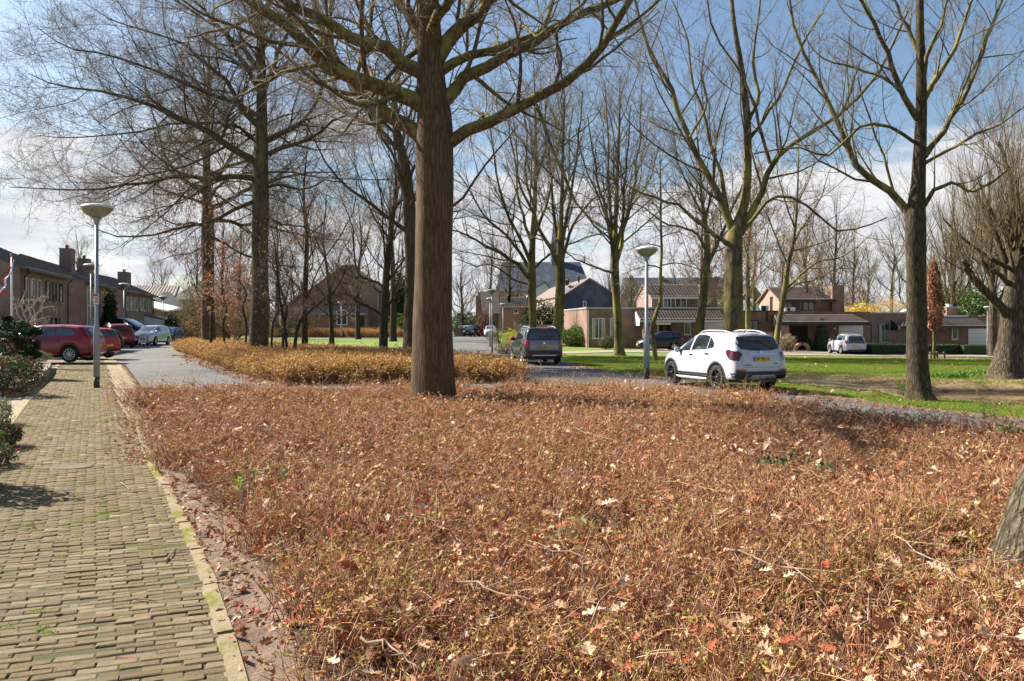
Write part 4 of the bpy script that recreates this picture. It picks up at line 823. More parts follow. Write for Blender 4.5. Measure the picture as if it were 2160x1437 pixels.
bB = upright(85, 829, 715, 19, .35, 17, 'grey trunk on the far side of the lawn behind the black leaning one', [(.2, 15, 1, .5, 6)] + fk(11, 3, .25, .85, .8, 7.), bark=bark_dark, tws=tw_br)
dup(bB, (XW(755, 96), 96, 0), 2.2, .86, 'tree standing in front of the gabled brick house')
dup(bB, (XW(585, 110), 110, 0), 4.1, .9, 'far tree left of the gabled brick house')
dup(bB, (XW(470, 92), 92, 0), 1.1, .8, 'tree growing near the dark timber fence')
# ---- middle: two trees behind the grey car
mid = [dict(n=12, t0=.15, ang=42, asd=14, lr=.42, lsd=.3, rr=.45, m=7, up=.08, wig=.13, seg=5, shape=.25, top=14), dict(n=10, t0=.15, ang=44, lr=.42, rr=.45, m=5, up=.07, wig=.18, seg=3, rmin=.0065), dict(n=6, t0=.2, ang=42, lr=.45, m=3, rr=.55, up=.05, wig=.28, seg=3, rmin=.006, lmin=.3)]
traced('bare_tree', 'tree with limbs spreading left, behind the dark grey car', 50, 1124, 720, [(1124, 738), (1124, 690), (1123, 640), (1122, 590), (1121, 560), (1124, 500), (1128, 430), (1130, 360), (1130, 280), (1128, 200), (1126, 130)], [19, 18, 17, 17, 16, 12, 10, 8, 6, 4, 1.5],
       [([(1120, 590), (1090, 560), (1050, 530), (1010, 510), (970, 490), (930, 480)], 11, 2, -2), ([(1120, 575), (1095, 530), (1060, 490), (1020, 455), (990, 400), (960, 360)], 9, 2, 1.5), ([(1122, 560), (1100, 510), (1070, 450), (1050, 380), (1040, 300), (1030, 240)], 9, 2, -1), ([(1124, 570), (1150, 545), (1190, 520), (1240, 500), (1290, 490)], 6, 2, -1.5),
        ([(1124, 520), (1105, 460), (1090, 390), (1090, 310), (1080, 230)], 8, 2, 1.5), ([(1126, 500), (1150, 440), (1165, 370), (1180, 290), (1190, 220)], 8, 2, 1), ([(1128, 440), (1110, 380), (1110, 300), (1105, 210)], 7, 2, -1), ([(1120, 600), (1085, 590), (1040, 560), (1000, 560), (960, 545)], 6, 1.5, 1.5), ([(1130, 380), (1150, 320), (1150, 240), (1160, 170)], 6, 2, -1)], mid, bark_moss, tw_br, 18, limb_seg=7, seg=14)
traced('bare_tree', 'dark mossy tree leaning right behind the grey car, forking at roof height', 46, 1174, 730, [(1170, 742), (1176, 690), (1180, 640), (1182, 600), (1182, 560), (1181, 520), (1184, 450), (1186, 380), (1188, 300), (1190, 230), (1190, 160)], [25, 23, 21, 20, 19, 12, 10, 8, 6, 4, 1.5],
       [([(1181, 570), (1165, 530), (1140, 490), (1120, 440), (1095, 390), (1080, 320), (1070, 250)], 11, 2.5, -1), ([(1184, 560), (1195, 510), (1212, 470), (1240, 430), (1290, 390), (1340, 340)], 9, 2, 1), ([(1184, 545), (1190, 480), (1205, 410), (1215, 330), (1225, 260), (1230, 190)], 9, 2, -1), ([(1182, 560), (1175, 500), (1165, 430), (1160, 350), (1150, 270), (1150, 200)], 9, 2, 1),
        ([(1184, 440), (1200, 380), (1200, 300), (1210, 220)], 6, 2, 1)], mid, bark_moss, tw_br, 19, limb_seg=7, seg=14)
traced('bare_tree', 'tall vase shaped tree on the lawn left of the right lamp post', 50, 1303, 742, [(1306, 745), (1304, 700), (1301, 640), (1298, 590), (1296, 545), (1297, 500), (1300, 440), (1302, 370), (1305, 300), (1307, 230), (1308, 160)], [21, 19, 17, 17, 17, 11, 9, 8, 6, 4, 1.5],
       [([(1294, 560), (1290, 510), (1280, 450), (1265, 390), (1250, 320), (1240, 250)], 10, 2, -1), ([(1298, 560), (1310, 520), (1320, 470), (1335, 400), (1345, 330), (1350, 250), (1355, 180)], 11, 2, 1), ([(1296, 545), (1290, 470), (1285, 400), (1285, 320), (1280, 240), (1275, 170)], 9, 2, 1.5), ([(1299, 530), (1315, 450), (1318, 380), (1325, 300), (1330, 220)], 9, 2, -1.5),
        ([(1290, 575), (1260, 565), (1220, 550), (1190, 530)], 6, 2, -1), ([(1293, 510), (1270, 490), (1250, 470), (1235, 430)], 5, 1.5, .6), ([(1305, 500), (1330, 440), (1370, 380), (1390, 310)], 6, 2, 1), ([(1290, 480), (1260, 410), (1230, 340), (1215, 270)], 6, 2, .5)], mid, bark_moss, tw_br, 20, limb_seg=7, seg=14)
# ---- slim crooked alder by the right lamp post
ald = [dict(n=10, t0=.1, ang=50, asd=18, lr=.45, lsd=.3, rr=.5, m=7, up=.06, wig=.2, seg=4, shape=.3, top=10), dict(n=7, t0=.15, ang=48, lr=.45, rr=.5, m=5, up=.03, wig=.24, seg=3, rmin=.006), dict(n=4, t0=.2, ang=45, lr=.5, m=3, rr=.6, up=0, wig=.3, seg=3, rmin=.006, lmin=.2)]
cat_m = mat('catkins', (.10, .055, .035), .8, (.16, .08, .05), 30)
traced('young_tree', 'slim crooked young tree just right of the right lamp post', 42, 1382, 757, [(1383, 759), (1378, 720), (1375, 690), (1385, 660), (1394, 630), (1393, 580), (1396, 530), (1394, 480), (1394, 430), (1393, 380), (1392, 330), (1392, 280)], [10, 9, 10, 9, 8, 7, 6, 5, 4, 3.5, 2, .8],
       [([(1394, 566), (1370, 560), (1340, 568), (1310, 580)], 3.5, 1, -.5), ([(1395, 560), (1430, 555), (1465, 565), (1500, 575)], 3.5, 1, .4), ([(1394, 620), (1360, 620), (1330, 625)], 3, 1, -.5), ([(1394, 520), (1360, 515), (1320, 530)], 3, 1, .5), ([(1394, 500), (1430, 490), (1460, 505)], 3, 1, -.5), ([(1394, 440), (1365, 425), (1340, 430)], 2.6, .8, .5), ([(1394, 430), (1430, 410), (1470, 415)], 2.6, .8, -.5), ([(1393, 370), (1365, 350), (1350, 330)], 2.2, .8, .3), ([(1393, 360), (1420, 335), (1440, 320)], 2.2, .8, .3)], ald, bark_moss, tw_br, 21, seg=12, limb_seg=6, leaves=(700, .035, cat_m, 20), flare=.25)
traced('bare_tree', 'mossy leaning trunk in front of the house chimney, left of the forked tree', 46, 1480, 735, [(1471, 745), (1474, 700), (1480, 650), (1487, 600), (1491, 560), (1492, 520), (1488, 470), (1480, 420), (1476, 350), (1470, 280), (1466, 200)], [21, 20, 18, 17, 15, 13, 9, 7, 5, 3, 1],
       [([(1491, 565), (1505, 530), (1525, 490), (1545, 440), (1570, 380), (1580, 300)], 10, 2, 1), ([(1490, 530), (1470, 495), (1440, 480), (1400, 470), (1360, 440), (1330, 430)], 7, 2, -.8), ([(1491, 520), (1485, 460), (1455, 400), (1430, 340), (1420, 270)], 7, 2, .8), ([(1488, 470), (1500, 400), (1510, 330), (1505, 260)], 6, 2, -.8)], mid, bark_moss, tw_br, 22, limb_seg=7, seg=14)
ck = mat('alder_cones', (.06, .04, .03), .8)
traced('bare_tree', 'thin leaning forked tree hung with small cones, before the house with the garage', 55, 1645, 733, [(1635, 737), (1640, 700), (1647, 660), (1652, 630), (1657, 600), (1662, 560), (1672, 520), (1678, 470), (1682, 410), (1684, 340), (1686, 280)], [13, 12, 12, 13, 11, 9, 7, 6, 4.5, 3, 1],
       [([(1652, 625), (1680, 600), (1720, 590), (1760, 570), (1800, 565)], 5, 1.5, -1), ([(1653, 615), (1690, 580), (1730, 550), (1770, 545), (1810, 520), (1840, 490)], 6, 1.5, 1), ([(1662, 560), (1640, 510), (1620, 460), (1600, 420), (1590, 370)], 5, 1.5, 1), ([(1670, 520), (1700, 470), (1730, 420), (1750, 360)], 5, 1.5, -1), ([(1676, 480), (1655, 420), (1640, 360), (1640, 300)], 4.5, 1.2, -1), ([(1660, 575), (1630, 570), (1600, 550)], 3.5, 1, .5), ([(1680, 430), (1710, 370), (1720, 300)], 4, 1, 1), ([(1668, 530), (1710, 520), (1760, 500), (1790, 470)], 4, 1, .5)],
       ald, bark_moss, tw_br, 23, limb_seg=6, seg=12, leaves=(900, .04, ck, 30))
# ---- pollard willow on the pond bank
x0 = XW(2115, 27.6); d = 28.6; r = np.random.default_rng(31)
wl = [dict(n=15, t0=.35, t1=1., ang=34, asd=20, lr=.72, lsd=.3, rr=.16, m=9, up=.16, wig=.07, seg=4, shape=-.2, rmin=.012, lmin=1.3, top=40), dict(n=5, t0=.15, ang=24, lr=.34, rr=.5, m=5, up=.12, wig=.1, seg=3, rmin=.006), dict(n=3, t0=.3, ang=26, lr=.5, m=4, rr=.6, up=.08, wig=.12, seg=3, rmin=.005, lmin=.35)]
traced('pollard_willow', 'old pollard willow with a thick ridged leaning trunk on the pond bank', d, 2115, 800, [(2124, 812), (2126, 770), (2132, 730), (2136, 690), (2138, 650), (2140, 610), (2142, 570), (2146, 530), (2150, 490)], [80, 60, 50, 47, 46, 36, 28, 20, 12],
       [([(2132, 680), (2112, 648), (2085, 620), (2060, 592), (2042, 568), (2032, 548)], 21, 12, -.8), ([(2134, 645), (2126, 590), (2112, 535), (2098, 490), (2084, 455), (2070, 425)], 17, 9, .8), ([(2138, 650), (2137, 600), (2134, 550), (2130, 520)], 17, 11, .8), ([(2142, 620), (2165, 560), (2185, 500), (2200, 440)], 19, 10, 0), ([(2128, 600), (2105, 575), (2090, 572), (2075, 552)], 11, 7, -1), ([(2148, 540), (2140, 470), (2135, 400), (2120, 340), (2110, 300)], 14, 7, 1.2), ([(2150, 560), (2185, 500), (2220, 440)], 16, 9, -1)],
       wl, bark_will, tw_wi, 32, flare=.16, fh=.5, seg=30, z0=-.12)
# ---- a second willow behind it, seen at the right edge
# ---- rows of far trees, sharing three crowns
fa = upright(105, 1760, 700, 19, .3, 41, 'tall bare tree behind the right hand houses', fk(13, 1, .18, .85, .6, 7.), bark=bark_dark, group=None, limb_max=6)
fb = upright(112, 1880, 700, 17, .26, 42, 'bare tree behind the yellow bushes', fk(12, 4, .2, .85, .8, 6.5), bark=bark_moss, limb_max=6)
fc = upright(130, 975, 700, 13, .26, 43, 'rounded bare tree at the end of the road', fk(16, 2, .2, .7, .9, 6.), bark=bark_dark, tws=tw_gr, limb_max=6)
GT = 'bare trees in the belt behind the houses'
r = np.random.default_rng(44); k = 0
fa['group'] = GT; fb['group'] = GT
for px, LBL in ((1590, 'distant bare tree just right of the big forked tree'), (1650, 'distant bare tree behind the orange lit gable'), (1700, 'distant bare tree behind the upper windows of the second bungalow'), (1800, 'distant bare tree above the garage with the tiny white car'),
        (1830, 'distant bare tree above the bright yellow shrubs'), (1925, 'distant bare tree hidden partly by the dark pond tree'), (1965, 'distant bare tree above the tip of the russet columnar tree'), (2010, 'distant bare tree above the low chimney of the third bungalow'), (2045, 'distant bare tree left of the pollard willow crown'),
        (2095, 'distant bare tree behind the pollard willow crown'), (2150, 'distant bare tree behind the pollard willow at the right edge'), (1545, 'distant bare tree hidden behind the big forked trunk'), (1735, 'distant bare tree above the chimney of the second bungalow')):
    d = r.uniform(100, 150); s = fa if k % 2 else fb
    dup(s, (XW(px, d), d, -.4), r.uniform(0, 6.28), r.uniform(.85, 1.12), LBL, GT); k += 1
GT2 = 'bare trees behind the houses on the left'; L2 = iter(['round bare tree above the second chimney of the left row', 'bare tree just left of the nearest lamp pole, above the roofs', 'bare tree above the ribbed metal roof', 'taller bare tree behind the ribbed metal roof', 'low bare crown over the ridge of the nearest brick house', 'bare tree between the lamp post and the third house chimney'])
for px, d, s in ((160, 120, .95), (185, 125, .8), (325, 135, .8), (340, 150, .9), (55, 135, .72), (232, 150, .75)):
    LBL2 = next(L2)
    dup(fb if s > .8 else fc, (XW(px, d), d, 0), px * 1.7, s, LBL2, GT2)
GT3 = 'bare trees in the far middle'; 
for px, d, s, lb in ((1035, 145, 1.0, 'brown bare tree beside the far brick house'), (1075, 150, 1.15, 'bushy bare tree before the church roof'), (1100, 175, .9, 'pale bare tree under the church roof'), (1330, 110, .8, 'bare tree between the blue gable and the brick house'), (1420, 140, 1.0, 'bare tree rising behind the tiled brick house'), (1290, 150, 1.1, 'bare tree behind the right slope of the blue gable'),
                     (895, 150, 1.0, 'far bare tree left of the centre trunk'), (700, 130, 1.0, 'bare tree behind the gabled brick house'), (620, 140, 1.05, 'bare tree showing between the thin stems'), (415, 130, .9, 'bare tree behind the terracotta roof'), (505, 120, 1.05, 'bare tree right of the far end of the hedge island'), (1500, 125, .9, 'bare tree behind the brick chimney'), (860, 120, .95, 'bare tree behind the far evergreen')):
    dup(fa if px % 2 else fc, (XW(px, d), d, -.2 if px > 1000 else 0), px * .9, s, lb)
# reddish alder crowns behind the big fork
fd = upright(62, 1578, 700, 15.5, .2, 46, 'reddish brown crowned tree behind the forked tree', fk(10, 5, .3, .85, .7, 5.), bark=bark_moss, leaves=(5000, .07, foliage_mat('red_catkins', [(.28, .13, .08), (.22, .10, .07), (.33, .17, .09)], .7, .2), 40), limb_max=6)
dup(fd, (XW(1480, 66), 66, -.3), 2., .95, 'reddish brown crowned tree left of the forked tree')
dup(fd, (XW(1700, 75), 75, -.4), 4., .86, 'reddish brown crowned tree behind the second brick house')
dup(bA, (XW(700, 62), 62, 0), 3., .85, 'dark bare tree on the lawn behind the slender forked one')
# upswept brushy trees at the far right
sw = upright(60, 2095, 700, 14, .3, 47, 'brushy upswept tree behind the willow', fk(12, 7, .3, .75, .35, 8.), bark=bark_will, tws=tw_wi, lvl=[dict(n=12, t0=.1, ang=22, lr=.5, rr=.45, m=7, up=.2, wig=.07, seg=4, shape=.2, top=10), dict(n=6, t0=.1, ang=22, lr=.42, rr=.5, m=5, up=.1, wig=.1, seg=3, rmin=.008), dict(n=3, t0=.2, ang=24, lr=.5, m=4, seg=3, rmin=.007, lmin=.4)], limb_max=6)
dup(sw, (XW(2160, 52), 52, -.4), 2, 1.0, 'brushy upswept tree cut by the right edge of the photo')
dup(sw, (XW(2010, 80), 80, -.4), 4, .95, 'brushy upswept tree behind the tiled bungalow')
# ---- thin stems and sapling thicket in the hedge island
def sapling(px, d, pts, w, seed, label, leaves=None):
    return traced('sapling', label, d, px, 725, pts, [w, w * .95, w * .8, w * .6, w * .4, w * .15], [(pts[1:3] + [(pts[3][0] - 35, pts[3][1] + 30)], w * .4, w * .15, -.5), (pts[2:4] + [(pts[4][0] + 40, pts[4][1] + 40)], w * .4, w * .15, .5)], [dict(n=8, t0=.1, ang=50, lr=.55, m=6, up=.08, wig=.2, seg=4, rmin=.008, top=9), dict(n=6, t0=.1, ang=48, lr=.5, m=5, wig=.24, seg=3, rmin=.007), dict(n=3, t0=.2, ang=45, lr=.5, m=4, wig=.24, seg=3, rmin=.006, lmin=.3)], bark_dark, tw_br, seed, flare=.1, seg=8, limb_seg=5, leaves=leaves)
lfx = (260, .06, rus, 30)
sapling(612, 33, [(618, 736), (628, 690), (655, 655), (700, 620), (720, 590), (735, 560)], 8, 51, 'thin stem slanting right out of the hedge', lfx)
sapling(600, 34, [(610, 736), (600, 690), (592, 640), (585, 580), (580, 520), (570, 470)], 6, 52, 'thin upright stem right of the dark spreading trunk', lfx)
sapling(595, 35, [(596, 736), (598, 700), (604, 650), (590, 600), (575, 560), (560, 520)], 6, 53, 'thin stem curving left right beside the dark spreading trunk', lfx)
sapling(570, 35.5, [(572, 736), (574, 700), (580, 670), (600, 640), (610, 600), (620, 560)], 5, 54, 'shortest of the thin stems at the foot of the dark spreading trunk', lfx)
sapling(444, 46, [(444, 730), (446, 690), (448, 640), (449, 560), (450, 500), (452, 440)], 8, 55, 'pale thin straight stem beside the forked looking pale trunk', (500, .07, rus, 30))
sapling(480, 44, [(480, 728), (470, 690), (478, 650), (470, 610), (480, 570), (470, 530)], 5, 56, 'small twiggy tree with red leaves left of the dark spreading trunk', (900, .07, rus, 30))
sapling(515, 42, [(515, 728), (520, 690), (512, 650), (520, 620), (505, 590), (510, 560)], 5, 57, 'twiggy bush tree close to the left side of the dark spreading trunk', (500, .06, rus, 30))
# ---- russet columnar oak on the lawn
x0, y0 = G(1970, 757); z = float(zg(x0, y0)); root = thing('columnar_tree', 'slim columnar tree full of russet leaves on the lawn', 'tree', (x0, y0, z)); r = np.random.default_rng(60); s = y0 / F
mb = MB(); mb.tube([(0, 0, 0), (.01, 0, .8), (0, 0, 2), (.02, 0, 4.5), (0, 0, 6.4)], [.10, .085, .07, .04, .01], 10); mb.build('trunk', bark_moss, root)
n = 3600; t = r.random(n) ** .85; hz = (60 + 145 * t) * s; rad = np.interp(t, [0, .08, .3, .6, .85, 1], [.25, .75, 1, .8, .45, .12]) * 21 * s; a = r.uniform(0, 6.28, n); q = rad * r.uniform(.35, 1, n) ** .6 * (1 + .15 * np.sin(a * 4 + hz * 3))
C = np.column_stack([q * np.cos(a), q * np.sin(a), hz]); V, Q = leaf_quads(C, r.normal(0, .5, (n, 3)) + [0, 0, -.8], np.column_stack([np.cos(a), np.sin(a), r.normal(.3, .5, n)]), r.uniform(.06, .12, n), r.uniform(.03, .06, n)); o = link('leaves', fast_mesh('leaves', V, Q, rus), root); o['kind'] = 'stuff'
P0 = np.array([[(0, 0, z_), (0, 0, z_ + .1)] for z_ in np.linspace(1.8, 5.5, 16)]); st = np.array([0, 0, 1.]); mbr = []
for i in range(60):
    z_ = r.uniform(1.8, 5.4); a = r.uniform(0, 6.28); L = r.uniform(.5, 1.1); mbr.append([(0, 0, z_), (.3 * L * math.cos(a), .3 * L * math.sin(a), z_ + L * .5), (.55 * L * math.cos(a), .55 * L * math.sin(a), z_ + L * 1.1)])
V, Q = tubes(np.array(mbr), np.broadcast_to(np.array([.02, .014, .006]), (60, 3)), 4); o = link('branches', fast_mesh('branches', V, Q, bark_moss), root); o['kind'] = 'stuff'
wood = mat('weathered_wood', (.16, .125, .09), .9, (.10, .08, .06), 6)
root = thing('tree_guard', 'low square wooden guard around the foot of the russet columnar tree', 'tree guard', (x0, y0, z))
for sx in (-1, 1):
    for sy in (-1, 1): mb = MB(); mb.box(sx * .38 - .05, sx * .38 + .05, sy * .38 - .05, sy * .38 + .05, -.02, .42); mb.build('post', wood, root)
    mb = MB(); mb.box(-.45, .45, sx * .38 - .07, sx * .38 - .051 if sx < 0 else sx * .38 + .07, .26, .36) if sx < 0 else mb.box(-.45, .45, .431, .46, .26, .36); mb.build('rail', wood, root)
# ================================================================== VEHICLES
glass_m = mat('car_glass', (.012, .016, .018), .03, spec=.9, coat=1.)
glass_l = mat('car_glass_light', (.05, .07, .075), .04, (.015, .02, .022), 2.2, spec=.9, coat=1.)
rub = mat('tyre_rubber', (.018, .018, .019), .85); dkp = mat('black_plastic', (.022, .023, .025), .6); gapm = mat('panel_gap', (.012, .012, .013), .8)
alloy = mat('alloy', (.50, .51, .53), .35, metal=.6); blk_al = mat('black_alloy', (.02, .02, .022), .22, metal=.3, coat=.6); chrome = mat('chrome', (.75, .76, .78), .12, metal=1.)
plate_m = mat('plate_yellow', (.78, .44, .03), .45); plate_b = mat('plate_blue', (.02, .07, .40), .5); ink = mat('plate_ink', (.01, .01, .01), .6)
redl = mat('lamp_red', (.42, .008, .012), .12, coat=.8); dredl = mat('lamp_dark_red', (.055, .003, .008), .1, coat=.9); clearl = mat('lamp_clear', (.55, .56, .58), .12, coat=.8); silv = mat('silver_trim', (.42, .43, .45), .4, metal=.4)
def paint(name, col, metal=0., rough=.32, coat=.55): return mat(name, col, rough, metal=metal, coat=coat, spec=.35)
def pl(pairs, y): x, v = zip(*sorted(pairs)); return np.interp(y, x, v)
def body_mesh(S):
    L = S['L']; W = S['W'] / 2; wr = S['wheel_r']; ya, yf = S['wy']; ys = set(np.round(np.linspace(-L / 2, L / 2, 26), 3))
    for yw in (ya, yf):
        for k in np.linspace(-1, 1, 11): ys.add(round(yw + k * (wr + .065), 3))
    for y_ in list(dict(S['top'])): ys.add(round(y_, 3))
    ys = sorted(ys); ys = [y for i, y in enumerate(ys) if i == 0 or y - ys[i - 1] > .022]; ys[-1] = L / 2
    rings = []
    for y in ys:
        zt = pl(S['top'], y); zb = min(pl(S['belt'], y), zt - .03); zs = pl(S['sill'], y); wb = pl(S['plan'], y) * W; ww = pl(S['roofw'], y) * W
        arch = 0
        for yw in (ya, yf):
            q = (wr + .055) ** 2 - (y - yw) ** 2
            if q > 0: arch = max(arch, wr + math.sqrt(q))
        z0 = max(zs, arch); z0 = min(z0, zb - .08); m1 = z0 + .06; m2 = z0 + (zb - z0) * .45; m3 = z0 + (zb - z0) * .8
        half = [(wb * .80, z0), (wb * .965, z0 + .005), (wb * .99, m1), (wb * 1.0, m2), (wb * .985, m3), (wb * .93, zb), ((wb * .93 + ww) / 2 + .012, (zb + zt - .07) / 2), (ww, zt - .07 if zt - zb > .2 else zt - .02), (ww * .86, zt - .018), (ww * .45, zt - .002), (0, zt)]
        rings.append([(x, y, z) for x, z in half] + [(-x, y, z) for x, z in half[-2::-1]])
    n = len(rings[0]); V = np.array(rings).reshape(-1, 3); Fc = []
    for i in range(len(ys) - 1):
        for j in range(n - 1): Fc.append((i * n + j, i * n + j + 1, (i + 1) * n + j + 1, (i + 1) * n + j))
        Fc.append((i * n + n - 1, i * n, (i + 1) * n, (i + 1) * n + n - 1))
    Fc.append(tuple(range(n))); Fc.append(tuple(range((len(ys) - 1) * n, len(ys) * n))[::-1])
    me = bpy.data.meshes.new('tmp'); me.from_pydata(V.tolist(), [], Fc); o = bpy.data.objects.new('tmp', me); COL.objects.link(o)
    md = o.modifiers.new('s', 'SUBSURF'); md.levels = 1; dg = bpy.context.evaluated_depsgraph_get(); dg.update(); ev = o.evaluated_get(dg)
    out = bpy.data.meshes.new_from_object(ev, depsgraph=dg); bpy.data.objects.remove(o)
    bmx = bmesh.new(); bmx.from_mesh(out); bmesh.ops.recalc_face_normals(bmx, faces=bmx.faces); bmx.to_mesh(out); bmx.free()
    out.name = 'body'; out.polygons.foreach_set('use_smooth', [True] * len(out.polygons)); return out
class Proj:
    def __init__(s, me):
        s.t = BVHTree.FromPolygons([v.co.copy() for v in me.vertices], [tuple(p.vertices) for p in me.polygons])
    def patch(s, poly, side, off=.006, res=.07):
        """poly in (y,z) for side 'L'/'R', in (x,z) for 'B'/'F', in (x,y) for 'T'"""
        P = []; n = len(poly)
        for i in range(n):
            a = np.array(poly[i], float); b = np.array(poly[(i + 1) % n], float); k = max(1, int(np.hypot(*(b - a)) / res))
            P += [tuple(a + (b - a) * j / k) for j in range(k)]
        ne = len(P); xs, ys = zip(*P); gx, gy = np.meshgrid(np.arange(min(xs) + res / 2, max(xs), res), np.arange(min(ys) + res / 2, max(ys), res)); gx = gx.ravel(); gy = gy.ravel()
        if len(gx):
            ok = inpoly(gx, gy, poly); ok[ok] &= edge_dist(gx[ok], gy[ok], poly) > res * .3; P += list(zip(gx[ok].tolist(), gy[ok].tolist()))
        r = delaunay_2d_cdt([Vector(p) for p in P], [(i, (i + 1) % ne) for i in range(ne)], [], 1, 1e-6); V = []
        D = {'L': (1, 0, 0), 'R': (-1, 0, 0), 'B': (0, 1, 0), 'F': (0, -1, 0), 'T': (0, 0, -1)}[side]
        for v in r[0]:
            a, b = v.x, v.y; o = {'L': (-4, a, b), 'R': (4, a, b), 'B': (a, -6, b), 'F': (a, 6, b), 'T': (a, b, 5)}[side]
            h = s.t.ray_cast(Vector(o), Vector(D)); p = h[0]
            if p is None: 
                h = s.t.find_nearest(Vector((o[0] * .22, o[1] * (.4 if side in 'BF' else 1), o[2])) if side in 'BF' else Vector((o[0] * .2, o[1], o[2]))); p = h[0]
            V.append(p - Vector(D) * off)
        Fc = [tuple(f) for f in r[2]]; me = bpy.data.meshes.new('p'); me.from_pydata(V, [], Fc)
        if me.polygons and sum((p.normal.dot(Vector(D)) for p in me.polygons)) > 0: me.flip_normals()
        me.polygons.foreach_set('use_smooth', [True] * len(me.polygons)); return me
    def add(s, name, poly, side, m, parent, off=.006, res=.07):
        me = s.patch(poly, side, off, res); me.name = name; me.materials.append(m); return link(name, me, parent)
    def line(s, pts, side, parent, w=.008, off=.004, name='door_gap', m=None):
        for a, b in zip(pts[:-1], pts[1:]):
            a = np.array(a, float); b = np.array(b, float); t = unit(b - a); nn = np.array([-t[1], t[0]]) * w / 2
            s.add(name, [tuple(a + nn), tuple(b + nn), tuple(b - nn), tuple(a - nn)], side, m or gapm, parent, off, .12)
GL = {}
def glyph(ch):
    """stroke font for plates and notices, on a 4 x 6 grid"""
    D = {'X': [[(0, 0), (4, 6)], [(0, 6), (4, 0)]], 'P': [[(0, 0), (0, 6), (3.4, 6), (4, 5), (4, 4), (3.4, 3), (0, 3)]], '-': [[(.6, 3), (3.4, 3)]], '5': [[(4, 6), (0, 6), (0, 3.4), (3.2, 3.4), (4, 2.5), (4, 1), (3.2, 0), (0, 0)]],
         '6': [[(4, 6), (1, 6), (0, 5), (0, 0), (4, 0), (4, 3.2), (0, 3.2)]], '1': [[(1, 5), (2.2, 6), (2.2, 0)]], 'H': [[(0, 0), (0, 6)], [(4, 0), (4, 6)], [(0, 3), (4, 3)]], '3': [[(0, 6), (4, 6), (4, 0), (0, 0)], [(1, 3), (4, 3)]],
         '9': [[(0, 0), (4, 0), (4, 6), (0, 6), (0, 3), (4, 3)]], 'K': [[(0, 0), (0, 6)], [(4, 6), (0, 3), (4, 0)]], 'L': [[(0, 6), (0, 0), (4, 0)]], '7': [[(0, 6), (4, 6), (1.4, 0)]], 'R': [[(0, 0), (0, 6), (4, 6), (4, 3), (0, 3)], [(1.6, 3), (4, 0)]],
         'I': [[(2, 0), (2, 6)]], 'N': [[(0, 0), (0, 6), (4, 0), (4, 6)]], 'L': [[(0, 6), (0, 0), (4, 0)]], 'E': [[(4, 6), (0, 6), (0, 0), (4, 0)], [(0, 3), (3, 3)]], 'U': [[(0, 6), (0, 0), (4, 0), (4, 6)]], 'O': [[(0, 0), (0, 6), (4, 6), (4, 0), (0, 0)]], 'T': [[(0, 6), (4, 6)], [(2, 6), (2, 0)]]}
    return D.get(ch, [])
def write(txt, w, h, depth, name, m, parent, loc, thick=.13, face='B', rotz=0.):
    """letters facing -y ('B') or +y ('F'), centred on loc; w x h is the block's size"""
    n = len(txt); cw = w / (n * 5 - 1); ch = h / 6; mb = MB(); sg = 1 if face == 'B' else -1; th = h * thick / 2
    for i, c in enumerate(txt):
        for st in glyph(c):
            for (x1, z1), (x2, z2) in zip(st[:-1], st[1:]):
                a = np.array([-w / 2 + (i * 5 + x1) * cw, -h / 2 + z1 * ch]); b = np.array([-w / 2 + (i * 5 + x2) * cw, -h / 2 + z2 * ch]); t = unit(b - a) * th; nn = np.array([-t[1], t[0]])
                q = [a - t + nn, a - t - nn, b + t - nn, b + t + nn]; mb.extrude([(sg * p[0], 0, p[1]) for p in q], (0, -sg * depth, 0))
    if mb.n: return mb.build(name, m, parent, loc=loc, rotz=rotz)
def wheel(root, x, y, r, w, rimm, spokes=10, double=False):
    s = 1 if x > 0 else -1; e = link('wheel', None, root, (x, y, r)); e.empty_display_size = .2
    mb = MB(); t = r * .32; mb.lathe([(r - t, -w / 2 * .9), (r - t * .5, -w / 2), (r - .03, -w / 2 * .96), (r, -w / 2 * .72), (r, w / 2 * .72), (r - .03, w / 2 * .96), (r - t * .5, w / 2), (r - t, w / 2 * .9), (r - t - .01, 0)], seg=36, axis='x', cap=False); mb.build('tyre', rub, e)
    mb = MB(); R = r - t; o = s * w * .36
    mb.lathe([(R + .004, -w * .4), (R + .006, o * 0 + w * .45 * s), (R - .014, w * .455 * s), (R - .02, w * .30 * s), (R - .024, -w * .35)] if s > 0 else [(R + .004, w * .4), (R + .006, -w * .45), (R - .014, -w * .455), (R - .02, -w * .30), (R - .024, w * .35)], seg=32, axis='x', cap=False)
    mb.lathe([(0, o + s * .012), (R * .16, o + s * .01), (R * .2, o - s * .02), (R * .2, o - s * .06)], seg=14, axis='x')
    for k in range(spokes):
        a = 2 * math.pi * (k // 2 * 2 + (.62 if k % 2 else .38) * 2 - 1 if double else k) / spokes
        c, q = math.cos(a), math.sin(a); hw1, hw2 = (.016, .012) if double or spokes > 8 else (.034, .026)
        V = []
        for rr_, hw, xo in ((R * .14, hw1, o), (R * .97, hw2, o + s * .004)):
            for dx in (-.022 * s, 0):
                for sg in (-1, 1): V.append((xo + dx, c * rr_ - q * hw * sg, q * rr_ + c * hw * sg))
        mb.add(V, [(0, 1, 3, 2), (4, 6, 7, 5), (0, 4, 5, 1), (2, 3, 7, 6), (0, 2, 6, 4), (1, 5, 7, 3)])
    mb.build('rim', rimm, e)
    mb = MB(); mb.lathe([(0, -.02), (R - .03, -.02), (R - .03, -.03)], seg=20, axis='x'); mb.build('brake_disc', dkp, e)
